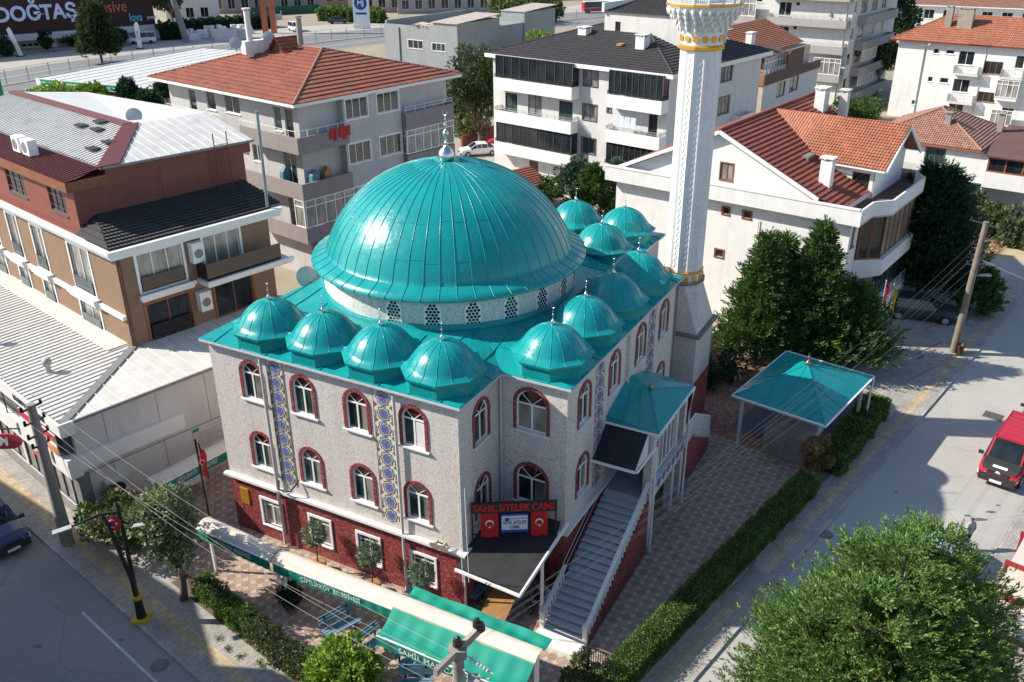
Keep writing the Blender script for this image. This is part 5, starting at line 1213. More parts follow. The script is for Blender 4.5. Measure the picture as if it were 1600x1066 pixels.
for k, y in enumerate((11.5, 13.0)):
    a_ = thing('air_conditioner', ['white air conditioner unit on the maroon roof edge, nearer the front corner', 'white air conditioner unit on the maroon roof edge, farther from the front corner'][k], 'air conditioner', B.w(.9, y, 17.2), B.a, 'air conditioners on the maroon roof edge')
    q = MB(); q.box(-.3, .3, -.55, .55, 0, 1.0); q.build('casing', 'white_paint', a_); q = MB(); q.tube([(-.32, .1, .5), (-.29, .1, .5)], .36, 14); q.build('fan_grille', 'sheet_grey', a_); q = MB(); q.box(-.34, .34, -.5, -.42, -.12, 0); q.box(-.34, .34, .42, .5, -.12, 0); q.build('foot', 'iron_dark', a_)
lad = MB()
for x in (9.6, 10.6): lad.bar((x, 3.72, 14.2), (x, 3.72, 18.2), .06)
for k in range(8): lad.bar((9.6, 3.72, 14.6 + k * .4), (10.6, 3.72, 14.6 + k * .4), .04)
tag(lad.build('ladder', 'sheet_maroon', None, B.o, B.a), 'dark steel ladder fixed up the red clad top storey', 'ladder')
for (x, z, nm) in ((5.0, 11.5, 'upper white air conditioner on the shaded taupe wall'), (5.0, 8.2, 'lower white air conditioner on the shaded taupe wall')):
    a_ = thing('air_conditioner', nm, 'air conditioner', B.w(x, -.05, z), B.a, 'air conditioners on the taupe wall')
    q = MB(); q.box(-.4, .4, -.55, 0, 0, 1.3); q.build('casing', 'white_paint', a_); q = MB(); q.tube([(0, -.57, .6), (0, -.54, .6)], .3, 14); q.build('fan_grille', 'sheet_grey', a_)
dish('grey satellite dish on the white roof ridge beside the maroon flashing', B.w(8.2, 11.4, 18.0), .55, R(200))
pipe([(10.75, -.1, 20.0), (10.65, -.1, 13.7)], .1, mat('flue_green', (.2, .27, .26), .4), br, 'flue'); pipe([(.15, -.12, zc_), (.15, -.12, 7.2)], .07, 'wall_darkbrown', br)

# ---------------------------------------------------------------- low things behind the brown block, filling station
def lowbox(label, C_, ang, w_, d_, h, m, rm, cat='building', par=.3, name='low_building'):
    f_ = Frame(C_[0], C_[1], ang); o = bld(name, label, cat, f_); mb = MB(); mb.box(0, w_, 0, d_, 0, h); mb.build('wall', m, o)
    q = MB(); q.box(.2, w_ - .2, .2, d_ - .2, h + .005, h + .05); q.build('roof', rm, o)
    q = MB(); q.box(0, w_, 0, .2, h, h + par); q.box(0, w_, d_ - .2, d_, h, h + par); q.box(0, .2, .2, d_ - .2, h, h + par); q.box(w_ - .2, w_, .2, d_ - .2, h, h + par); q.build('parapet', m, o); return o
p = P(262, 160, 5); lowbox('low building with flat maroon felt roof beside the clay-roofed grey block', (p.x - 8, p.y - 2), 50, 20, 13, 5, 'wall_beige', 'felt_maroon', par=.6)
p = P(0, 190, 10)
q_ = lowbox('long low roofed wing with brown edge behind the white ribbed roof', (-60, 92), 48, 14, 24, 8.6, 'wall_darkbrown', 'sheet_white', par=.5)
GS = Frame(P(238, 138, 6.8).x, P(238, 138, 6.8).y, 66)
gs = bld('canopy', 'white filling station canopy roof with green striped edge band', 'filling station', GS)
LG = GS.at(122, 110, 6.8).y; 
q = MB(); q.box(.1, 40, .1, LG - .1, 5.9, 6.7); [q.box(.3, 39.8, y, y + .12, 6.7, 6.76) for y in np.arange(2, LG - 1, 2.6)]; [q.box(x, x + .12, .3, LG - .3, 6.7, 6.765) for x in (12, 26)]; q.build('roof', 'sheet_white', gs)
q = MB(); q.box(-.05, .1, -.05, LG, 5.7, 6.8); q.box(.1, 40, -.05, .1, 5.7, 6.8); q.box(.1, 40, LG - .1, LG, 5.7, 6.9); q.build('edge_band', 'fascia_white', gs)
q = MB(); q.box(-.08, -.052, -.05, LG - 1, 6.35, 6.7); q.box(-.08, -.052, -.05, LG - 1, 5.85, 6.2); q.build('green_stripe', 'green_paint', gs)
q = MB(); yc = LG * .78; q.tube([(-.15, yc, 6.3), (-.08, yc, 6.3)], .75, 16); q.mat(1); q.tube([(-.2, yc, 6.3), (-.16, yc, 6.3)], .42, 12); q.build('emblem', ['white_paint', 'lime_cloth'], gs)
q = MB(); q.box(-.3, -.25, LG * .6, LG * .97, 4.0, 5.4); tag(q.build('banner', 'lime_cloth', None, GS.o, GS.a), 'lime green cloth banner hanging under the filling station canopy edge', 'banner')
for x in (5, 20, 35):
    for y in (4, LG - 5): q = MB(); q.box(x, x + .6, y, y + .6, 0, 5.9); q.build('column', 'fascia_white', gs)
tp = P(40, 165, 0); ty = thing('price_totem', 'green and white filling station price sign at the left edge', 'sign', P(0, 168, 0) + Vector((-.3, 1, 0)), R(50))
q = MB(); q.box(-.35, .35, -1.6, 1.2, 0, 8.5); q.build('pillar', 'green_paint', ty); q = MB(); q.box(-.4, -.36, -1.4, 1.0, 1.5, 6.0); q.build('panel', 'white_paint', ty)
# ================================================================== vegetation
def leafmat(name, c0, c1, c2, trans=.25, rough=.6):
    m = bpy.data.materials.new(name); m.use_nodes = True; t = m.node_tree; b = t.nodes['Principled BSDF']; MATS[name] = m
    gi = t.nodes.new('ShaderNodeNewGeometry'); v = coords(t)
    c = ramp(t, gi.outputs['Random Per Island'], [(0, c0), (.55, c1), (1, c2)])
    n = noise(t, v, .9, 3); c = mix(t, c, ramp(t, n, [(.35, (.75,) * 3), (.65, (1.2,) * 3)]), 1.0, 'MULTIPLY')
    t.links.new(c, b.inputs['Base Color']); b.inputs['Roughness'].default_value = rough; b.inputs['Specular IOR Level'].default_value = .25
    tr = t.nodes.new('ShaderNodeBsdfTranslucent'); t.links.new(c, tr.inputs[0]); mx = t.nodes.new('ShaderNodeMixShader'); mx.inputs[0].default_value = trans
    t.links.new(b.outputs[0], mx.inputs[1]); t.links.new(tr.outputs[0], mx.inputs[2]); t.links.new(mx.outputs[0], t.nodes['Material Output'].inputs[0])
leafmat('leaf_conifer_bright', (.055, .12, .03), (.115, .22, .05), (.25, .37, .1))
leafmat('leaf_conifer', (.035, .085, .022), (.07, .14, .035), (.12, .21, .055))
leafmat('leaf_cypress', (.013, .042, .022), (.025, .07, .034), (.045, .1, .045))
leafmat('leaf_blue', (.05, .1, .07), (.1, .17, .12), (.17, .25, .18))
leafmat('leaf_broad', (.05, .09, .02), (.12, .16, .05), (.26, .3, .14))
leafmat('leaf_street', (.09, .13, .05), (.19, .23, .11), (.36, .4, .24))
leafmat('leaf_olive', (.08, .12, .06), (.15, .2, .12), (.26, .32, .22))
leafmat('leaf_hedge', (.055, .12, .02), (.11, .2, .04), (.18, .28, .06))
leafmat('leaf_ivy', (.035, .06, .02), (.09, .12, .045), (.22, .24, .1))
leafmat('leaf_lime', (.1, .2, .02), (.18, .32, .04), (.3, .42, .07))
leafmat('leaf_pine', (.03, .055, .02), (.06, .09, .035), (.11, .14, .05))
leafmat('leaf_dry', (.2, .1, .04), (.32, .18, .08), (.2, .2, .07))
leafmat('flower_pink', (.4, .06, .2), (.55, .1, .3), (.6, .2, .4))
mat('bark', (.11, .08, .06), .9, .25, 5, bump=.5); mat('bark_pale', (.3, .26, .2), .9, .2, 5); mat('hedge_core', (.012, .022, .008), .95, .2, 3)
mat('soil', (.12, .09, .065), .95, .2, 3)

def leaves(name, pos, dirs, size, width, m, parent=None, jit=.5, rng=RNG):
    """many small pointed blades (one mesh): pos,dirs = (n,3)"""
    n = len(pos); d = dirs + rng.normal(0, jit, (n, 3)); d /= np.linalg.norm(d, axis=1)[:, None] + 1e-9
    r = rng.normal(0, 1, (n, 3)); s = np.cross(d, r); s /= np.linalg.norm(s, axis=1)[:, None] + 1e-9
    L = size * rng.uniform(.6, 1.35, n)[:, None]; Wd = L * width
    nr = np.cross(d, s) * (L * .12)
    V = np.stack([pos - d * L * .2, pos + d * L * .35 + s * Wd / 2 + nr, pos + d * L, pos + d * L * .35 - s * Wd / 2 + nr], 1).reshape(-1, 3)
    me = bpy.data.meshes.new(name); me.vertices.add(4 * n); me.vertices.foreach_set('co', V.astype(np.float32).ravel())
    me.loops.add(4 * n); me.loops.foreach_set('vertex_index', np.arange(4 * n, dtype=np.int32)); me.polygons.add(n)
    me.polygons.foreach_set('loop_start', np.arange(0, 4 * n, 4, dtype=np.int32)); me.polygons.foreach_set('loop_total', np.full(n, 4, dtype=np.int32))
    me.materials.append(MATS[m]); me.update(calc_edges=True); me.validate()
    o = bpy.data.objects.new(name, me); COL.objects.link(o)
    if parent: o.parent = parent
    return o
def conifer(label, loc, h, r, m='leaf_conifer', nb=150, per=22, leaf=.35, base=.08, tilt=.45, cat='tree', group=None, seed=1, taper=.8, leaders=1, name='conifer', bulge=.0, sprayw=.3, dens=9, umin=.25, frond=False, vary=(.7, 1.12)):
    """trunk with limbs; each limb carries feathery sprays, longer low down"""
    rng = np.random.default_rng(seed); o = thing(name, label, cat, loc, 0, group)
    t = MB(); t.tube([(0, 0, 0), (.05 * h * rng.uniform(-.3, .3), 0, h * .5), (0, 0, h * .93)], [.022 * h, .014 * h, .003 * h], 7)
    Ps, Ds = [], []
    tops = [(0, 0, 1.0)] + [(rng.uniform(-.45, .45) * r, rng.uniform(-.45, .45) * r, rng.uniform(.72, .95)) for _ in range(leaders - 1)]
    for b in range(nb):
        f = (b + rng.uniform(0, 1)) / nb; ld = tops[b % len(tops)]; hh = h * ld[2]
        z = h * base + (hh * .97 - h * base) * f ** .9
        prof = (1 - f) ** taper * (1 + bulge * math.sin(PI * f)) + .03; L = r * prof * rng.uniform(*vary) * (1 if leaders == 1 else .78)
        a = b * 2.39996 + rng.uniform(-.4, .4); dx, dy = math.cos(a), math.sin(a)
        st = np.array([ld[0] * min(1, f + .4), ld[1] * min(1, f + .4), z]); en = st + np.array([dx * L, dy * L, L * tilt * rng.uniform(.4, 1.3)])
        if L > r * .35: t.tube([st, st * .4 + en * .6], [.005 * h, .002 * h], 4, cap=False)
        k = max(4, int(per * (L / r) ** 1.2 + 3)); u = rng.uniform(umin, 1.0, k) ** .6
        base_p = st[None] * (1 - u[:, None]) + en[None] * u[:, None]
        base_p += rng.normal(0, 1, (k, 3)) * np.array([1, 1, .6]) * (L * .17 * u[:, None] + .04)
        sd = np.array([dx, dy, .75]) / 1.25
        for i in range(k):
            q = dens; c = base_p[i]; hs = leaf * (3.0 if frond else 1.3); sdir = sd + rng.normal(0, .35, 3); sdir /= np.linalg.norm(sdir); w_ = rng.uniform(0, 1, q)
            if frond:          # flat feathery spray: leaflets left and right of a rising axis
                sv = np.cross(sdir, rng.normal(0, 1, 3)); sv /= np.linalg.norm(sv) + 1e-9; w_ = np.linspace(0, 1, q); sg = np.where(np.arange(q) % 2 == 0, 1., -1.)
                Ps.append(c[None] + sdir[None] * (w_[:, None] * hs) + sv[None] * (sg * .25 * leaf)[:, None]); Ds.append(sdir[None] * (.75 + w_[:, None]) + sv[None] * (sg * (1.1 - w_))[:, None])
            else:
                Ps.append(c[None] + sdir[None] * (w_[:, None] * hs) + rng.normal(0, .14 * leaf, (q, 3))); Ds.append(np.repeat(sdir[None], q, 0) + rng.normal(0, .25, (q, 3)))
    for ld in tops:                       # leading shoots
        q = 26; w_ = rng.uniform(0, 1, q); Ps.append(np.array([ld[0], ld[1], h * ld[2] * .93])[None] + np.outer(w_, [0, 0, h * .08]) + rng.normal(0, .05, (q, 3)) * (1 - w_[:, None])); Ds.append(np.repeat(np.array([[0, 0, 1.]]), q, 0))
    t.build('trunk', 'bark', o); leaves('crown', np.concatenate(Ps), np.concatenate(Ds), leaf, sprayw, m, o, .3, rng); return o
def broad(label, loc, h, r, m='leaf_broad', clumps=40, per=140, leaf=.25, trunk=.35, cat='tree', group=None, seed=1, flat=.8, name='tree', bark='bark', lw=.55, hollow=.5):
    """forked trunk and limbs, each limb ending in a ragged clump of leaves"""
    rng = np.random.default_rng(seed); o = thing(name, label, cat, loc, 0, group); t = MB()
    zc = h * (trunk + (1 - trunk) / 2); rz = h * (1 - trunk) / 2
    t.tube([(0, 0, 0), (.02 * h, 0, h * trunk * .6), (0, .02 * h, h * trunk)], [.03 * h, .022 * h, .018 * h], 8)
    Ps, Ds = [], []
    for c in range(clumps):
        d = rng.normal(0, 1, 3); d /= np.linalg.norm(d); q = rng.uniform(hollow, 1.0); cc = np.array([d[0] * r * q, d[1] * r * q, zc + d[2] * rz * q * (.92 if d[2] > 0 else .8)])
        if c % 2 == 0: t.tube([(0, .02 * h, h * trunk * rng.uniform(.7, 1.0)), tuple(cc * .55 + np.array([0, 0, h * trunk]) * .45), tuple(cc)], [.012 * h, .007 * h, .003 * h], 5, cap=False)
        cr = r * rng.uniform(.22, .42); e = rng.normal(0, 1, (per, 3)); e /= np.linalg.norm(e, axis=1)[:, None]; rad = rng.uniform(.45, 1, per)[:, None] ** .5
        Ps.append(cc[None] + e * cr * rad * np.array([1, 1, flat])); Ds.append(e + np.array([0, 0, .35]))
    t.build('trunk', bark, o); leaves('crown', np.concatenate(Ps), np.concatenate(Ds), leaf, lw, m, o, .8, rng); return o
def hedge(label, a, b, w_, h, m='leaf_hedge', dens=170, leaf=.14, z=.1, seed=3, name='hedge', cat='hedge', wob=.06, core=True, group=None):
    """clipped hedge between two ground points"""
    rng = np.random.default_rng(seed); a, b = Vector(a[:2]), Vector(b[:2]); L = (b - a).length; ang = math.atan2(b.y - a.y, b.x - a.x)
    o = thing(name, label, cat, (a.x, a.y, z), ang, group)
    if core: q = MB(); q.box(.12, L - .12, -w_ / 2 + .1, w_ / 2 - .1, 0, h - .1); q.build('dark_core', 'hedge_core', o)  # solid near-black box: the shade between the leaves is its colour
    area = {'t': L * w_, 's': L * h, 'n': L * h, 'e': w_ * h, 'f': w_ * h}; Ps, Ds = [], []
    for k, A in area.items():
        n = max(4, int(A * dens)); u, v = rng.uniform(0, 1, n), rng.uniform(0, 1, n); s = lambda x: wob * np.sin(x * 2.3 + seed) + wob * .7 * np.sin(x * 5.1) + rng.normal(0, .035, n)
        if k == 't': p = np.stack([u * L, (v - .5) * w_, h + s(u * L)], 1); d = (0, 0, 1)
        elif k == 's': p = np.stack([u * L, -w_ / 2 + s(u * L), v * h], 1); d = (0, -1, .4)
        elif k == 'n': p = np.stack([u * L, w_ / 2 + s(u * L), v * h], 1); d = (0, 1, .4)
        elif k == 'e': p = np.stack([s(v), (u - .5) * w_, v * h], 1); d = (-1, 0, .4)
        else: p = np.stack([L + s(v), (u - .5) * w_, v * h], 1); d = (1, 0, .4)
        Ps.append(p); Ds.append(np.repeat(np.array([d], float), n, 0))
    leaves('foliage', np.concatenate(Ps), np.concatenate(Ds), leaf, .5, m, o, .7, rng); return o

# foreground tree over the street
conifer('huge bright green feathery conifer filling the bottom right foreground', (13.75, 25.2, 0), 11.85, 4.6, 'leaf_conifer_bright', nb=400, per=165, leaf=.115, base=.1, tilt=.34, seed=5, taper=.55, leaders=6, bulge=.3, dens=14, sprayw=.42, umin=.42, frond=True, vary=(.78, 1.06))
# group beside the pavilion
conifer('tallest green conifer behind the ablution pavilion, its tip before the white house wall', GR.w(32.2, 9.6), 11.3, 3.3, 'leaf_conifer', nb=230, per=30, leaf=.23, dens=13, seed=11, frond=True, sprayw=.38, taper=.95, leaders=1, tilt=.2, group=None)
conifer('green conifer nearest the minaret, left end of the group behind the pavilion', GR.w(29.4, 12.4), 10.6, 3.0, 'leaf_conifer', nb=210, per=24, leaf=.23, dens=13, seed=12, frond=True, sprayw=.38, taper=1.0, tilt=.2)
conifer('middle green conifer of the three behind the turquoise pavilion', GR.w(31.9, 12.1), 9.8, 2.8, 'leaf_conifer', nb=190, per=24, leaf=.23, dens=13, seed=13, frond=True, sprayw=.38, taper=1.0, tilt=.2)
conifer('low spreading conifer at the street end of the group behind the pavilion', GR.w(34.0, 7.4), 6.6, 3.2, 'leaf_conifer', nb=170, per=24, leaf=.23, dens=13, seed=14, frond=True, sprayw=.38, taper=.6, tilt=.12)
# dark cypress beside the white house
conifer('broad dark green cypress standing against the bay windows of the white house', GR.w(51.5, 7.6), 11.6, 3.3, 'leaf_cypress', nb=260, per=26, leaf=.32, base=.04, seed=21, frond=True, sprayw=.38, taper=.5, tilt=.5, bulge=.2)
conifer('cone shaped green shrub beside the concrete pole and the white parked van', P(1526, 492), 4.2, 1.7, 'leaf_conifer', nb=80, per=20, leaf=.3, base=.02, seed=22, taper=.6, cat='shrub', name='conical_shrub')
# behind the mosque
broad('dark round tree in the gap between the dome and the white slate-roofed block', P(905, 332), 6.2, 2.6, 'leaf_cypress', 34, 150, .3, .25, seed=31)
conifer('blue-green conifer in front of the open balcony with washing', P(985, 300), 9.2, 2.6, 'leaf_blue', nb=130, per=20, leaf=.42, seed=32, tilt=.25)
conifer('small blue-green conifer behind the turquoise back domes', P(960, 335), 6.4, 2.2, 'leaf_blue', nb=90, per=18, leaf=.35, seed=33, tilt=.3)
conifer('short dark conifer just beyond the back corner of the mosque roof', P(925, 345), 6.4, 2.6, 'leaf_conifer', nb=100, per=20, leaf=.35, seed=34)
conifer('slim young conifer seen between the back domes and the minaret', P(1036, 425), 8.4, 1.3, 'leaf_conifer', nb=60, per=14, leaf=.3, seed=35)
broad('leafy bush over the small tiled roof behind the dome', P(860, 318), 3.4, 2.4, 'leaf_conifer', 22, 120, .3, .1, seed=36, cat='shrub', name='shrub')
broad('tall irregular pine between the grey warehouse and the white block', P(748, 233), 15.8, 4.4, 'leaf_pine', 60, 190, .5, .18, seed=37, hollow=.35, lw=.3)
broad('lighter pine leaning beside the tall pine by the parked cars', P(722, 215), 10.5, 2.8, 'leaf_pine', 34, 150, .45, .2, seed=38, lw=.3)
broad('pale leafy bush at the foot of the tall pine', P(735, 222), 4.2, 2.8, 'leaf_broad', 24, 120, .35, .1, seed=39, cat='shrub', name='shrub')
broad('yellow-green tree behind the slate roof, nearer the warehouse', P(838, 130), 10, 3.4, 'leaf_lime', 24, 130, .5, .3, seed=40)
broad('yellow-green tree behind the slate roof, nearer the penthouse', P(866, 130), 9.5, 3.0, 'leaf_broad', 24, 130, .5, .3, seed=41)
broad('round dark tree at the corner of the warehouse beside the highway', P(843, 58), 10.5, 5.5, 'leaf_pine', 34, 130, .8, .2, seed=42)
broad('dark tree cluster at the top edge left of the minibus', P(800, 36), 11, 8, 'leaf_broad', 36, 130, .9, .1, seed=43)
conifer('tall lone spruce in front of the brown furniture store sign', P(160, 99), 13.5, 3.6, 'leaf_pine', nb=190, per=24, leaf=.7, base=.16, seed=44, taper=.45, tilt=.05, sprayw=.35)
broad('thin olive-brown tree beside the furniture store at the top edge', P(270, 44), 15, 5, 'leaf_olive', 36, 120, .9, .3, seed=45, bark='bark_pale')
broad('tall narrow tree with a pale trunk between the two right-hand blocks', P(1369, 148), 11.5, 3.0, 'leaf_broad', 36, 130, .45, .35, seed=46, bark='bark_pale')
broad('very dark tree against the red roofs at the upper right', P(1385, 110), 17.5, 4.4, 'leaf_cypress', 40, 130, .6, .3, seed=47)
broad('rounded bush at the foot of the tall grey and white block', P(1340, 188), 3.6, 4.2, 'leaf_conifer', 30, 130, .4, .02, seed=48, cat='shrub', name='shrub')
hedge('thick ivy covered wall hedge in front of the right-hand white house', P(1492, 338), P(1560, 372), 2.0, 2.7, 'leaf_ivy', 34, .45, 0, 51, wob=.35)
hedge('right end of the ivy hedge reaching the edge of the picture', P(1566, 376), P(1640, 398), 2.8, 3.0, 'leaf_ivy', 34, .45, 0, 52, wob=.4)
tag(leaves('dry_grass', np.stack([GR.w(62 + x, y)[:] for x, y in zip(RNG.uniform(0, 22, 2600), 8 + RNG.uniform(-3, 1.6, 2600) ** 1)]) , np.repeat(np.array([[0, 0, 1.]]), 2600, 0), .35, .3, 'leaf_dry'), 'dry straw and weeds strewn below the ivy hedge', kind='stuff')
# shrubs at the left behind the brown block
for k, (u, v, hh, r_) in enumerate(((70, 168, 3.4, 2.6), (95, 166, 3.8, 3), (122, 164, 3.8, 3), (148, 160, 3.6, 2.6))):
    broad(['leftmost bright green bush behind the white ribbed roof', 'second bright green bush from the left behind the white ribbed roof', 'third bright green bush from the left behind the white ribbed roof', 'rightmost bright green bush behind the white ribbed roof, by its brown wall'][k], P(u, v + 8, 4.9), hh, r_, 'leaf_lime', 24, 120, .4, .02, seed=60 + k, cat='shrub', name='shrub', group='bright green bushes behind the white roof')
for k, (u, v, hh) in enumerate(((205, 172, 4.4), (235, 182, 3.4), (262, 160, 3.4))):
    conifer(['dark spiky conifer behind the white roof gable', 'low dark conifer next to the satellite dish', 'small spruce on the maroon flat roof terrace'][k], P(u, v, 5.5), hh, 2.0, 'leaf_cypress', nb=60, per=16, leaf=.4, seed=66 + k)

# front-left pavement tree with flowers
broad('leafy pavement tree with a dark trunk beside the forked street lamp', P(288, 937, .1), 7.3, 1.7, 'leaf_street', 60, 150, .18, .3, seed=71, flat=1.0, hollow=.35, lw=.6)
fl = broad('low shrub with pink bougainvillea flowers in front of the shop corner', P(205, 862, .1), 3.6, 1.9, 'leaf_broad', 30, 130, .22, .05, seed=72, cat='shrub', name='flowering_shrub')
rg_ = np.random.default_rng(5); e = rg_.normal(0, 1, (110, 3)); e /= np.linalg.norm(e, axis=1)[:, None]; e[:, 2] = np.abs(e[:, 2]); leaves('flowers', e * np.array([1.9, 1.9, 1.9]) + np.array([0, 0, 1.8]), e, .13, .9, 'flower_pink', fl, .5)
broad('green bush between the flowering shrub and the shop pillar', P(172, 838, .1), 2.8, 1.5, 'leaf_hedge', 22, 120, .2, .02, seed=73, cat='shrub', name='shrub')
# courtyard hedges
hedge('trimmed hedge along the left pavement, nearest the street lamp tree', GR.w(-12.0, 22.0), GR.w(-12.1, 17.6), .8, 1.2, 'leaf_hedge', 300, .12, .1, 74, wob=.1)
hedge('trimmed hedge along the left pavement, running off the bottom edge', GR.w(-12.1, 17.4), GR.w(-12.1, 8), .85, 1.15, 'leaf_ivy', 300, .12, .1, 75, wob=.08)
broad('bright lime green bush at the bottom edge beside the blue benches', P(530, 1085, .1), 2.4, 1.7, 'leaf_lime', 46, 170, .2, .02, seed=76, cat='shrub', name='shrub')
broad('small dark shrub under the awning post in the courtyard', P(455, 945, .1), 1.3, .7, 'leaf_cypress', 14, 90, .15, .02, seed=77, cat='shrub', name='shrub')
hedge('long trimmed hedge between courtyard and right pavement, sunlit at its near end', P(955, 1085), P(1262, 768), 1.15, 1.3, 'leaf_hedge', 420, .09, .1, 78, wob=.035)
hedge('dark trimmed hedge beside the turquoise pavilion', P(1292, 742), P(1368, 645), 1.5, 1.3, 'leaf_hedge', 200, .15, .1, 79, wob=.07)
broad('rust brown climbing shrub at the gap between the two right hedges', P(1274, 748, .1), 3.0, .9, 'leaf_dry', 20, 110, .18, .1, seed=80, cat='shrub', name='shrub')
broad('small leafy shrub at the foot of the iron gate', P(910, 1072, .1), 1.8, .9, 'leaf_ivy', 18, 100, .16, .02, seed=81, cat='shrub', name='shrub')
broad('dark clipped shrub under the trees left of the pavilion', GR.w(25, 13.5), 2.2, 2.0, 'leaf_cypress', 24, 110, .25, .02, seed=82, cat='shrub', name='shrub')
for k, (u, v) in enumerate(((342, 998), (358, 1014), (375, 1026), (405, 1036), (412, 1042))):
    gq = P(u, v, .12); n = 60; p_ = np.array([gq.x, gq.y, .12])[None] + RNG.normal(0, .13, (n, 3)) * np.array([1, 1, 0]); tag(leaves('weeds', p_, np.repeat(np.array([[0, 0, 1.]]), n, 0), .12, .25, 'leaf_hedge'), 'tufts of grass and weeds growing on the left pavement', kind='stuff')
sheet('planting_bed', [GR.w(-11.7, 2.5), GR.w(-11.7, 24), GR.w(-12.6, 24), GR.w(-12.6, 2.5)], .128, 'soil')
# potted topiary trees
def potted(label, loc, k):
    o = thing('potted_tree', label, 'potted tree', loc, 0, 'potted ball trees along the red wall'); rng = np.random.default_rng(k)
    q = MB(); q.lathe([(.3, 0), (.42, .5), (.46, .52), (.46, .58), (.38, .58)], 14); q.build('pot', 'wood_orange', o); q = MB(); q.tube([(0, 0, .5), (.04, 0, 2.2)], .04, 6); q.build('stem', 'bark', o)
    e = rng.normal(0, 1, (900, 3)); e /= np.linalg.norm(e, axis=1)[:, None]; leaves('crown', e * (rng.uniform(.3, 1, (900, 1)) ** .4) * np.array([.62, .62, .66]) + np.array([0, 0, 2.45]), e, .16, .4, 'leaf_olive', o, .6, rng)
potted('ball shaped potted tree in front of the second ground floor window', M.w(-.75, 8.6, .1), 1); potted('ball shaped potted tree in front of the third ground floor window', M.w(-.75, 5.1, .1), 2); potted('ball shaped potted tree by the window nearest the mosque corner', M.w(-.8, 2.0, .1), 3)
# ================================================================== vehicles
mat('car_blue', (.02, .045, .12), .25, .05, 2, spec=.6); mat('car_red', (.42, .02, .035), .25, .05, 2, spec=.6); mat('car_white', (.7, .71, .72), .25, .03, 2, spec=.6)
mat('car_lightblue', (.33, .42, .52), .25, .04, 2, spec=.6); mat('car_dark', (.035, .05, .055), .2, .05, 2, spec=.6); mat('car_beige', (.42, .4, .34), .3, .04, 2, spec=.6); mat('car_grey', (.18, .19, .2), .25, .04, 2, spec=.6)
mat('lamp_clear', (.75, .76, .76), .15, .05, 6); mat('lamp_red', (.4, .02, .02), .2, .05, 6); mat('plastic_dark', (.03, .03, .032), .6, .1, 6); mat('plate_white', (.75, .75, .75), .5, .02, 9)
STY = {  # stations: x/L, belt z/H, roof z/H (None where there is no cabin), half width factor
 'hatch': [(-.5, .5, None, .86), (-.47, .62, None, .95), (-.4, .66, .8, .98), (-.32, .66, .97, 1), (-.1, .65, 1.0, 1), (.06, .64, .97, 1), (.24, .63, None, 1), (.4, .56, None, .97), (.47, .48, None, .9), (.5, .36, None, .8)],
 'sedan': [(-.5, .5, None, .86), (-.47, .64, None, .94), (-.36, .67, None, .98), (-.2, .66, .96, 1), (-.04, .65, 1.0, 1), (.08, .64, .97, 1), (.24, .62, None, 1), (.42, .55, None, .97), (.48, .47, None, .9), (.5, .36, None, .8)],
 'van': [(-.5, .5, .93, .94), (-.49, .55, .98, .97), (-.2, .55, 1, 1), (.1, .55, 1, 1), (.19, .55, .98, 1), (.34, .55, None, 1), (.43, .47, None, .98), (.48, .4, None, .93), (.5, .3, None, .86)],
 'suv': [(-.5, .55, .75, .9), (-.46, .6, .9, .96), (-.35, .6, 1.0, 1), (-.05, .6, 1.0, 1), (.08, .6, .97, 1), (.22, .6, None, 1), (.42, .56, None, .97), (.48, .5, None, .9), (.5, .38, None, .82)],
 'bus': [(-.5, .5, .95, .95), (-.48, .5, 1, 1), (.0, .5, 1, 1), (.44, .5, 1, 1), (.49, .48, .94, .97), (.5, .4, None, .9)]}
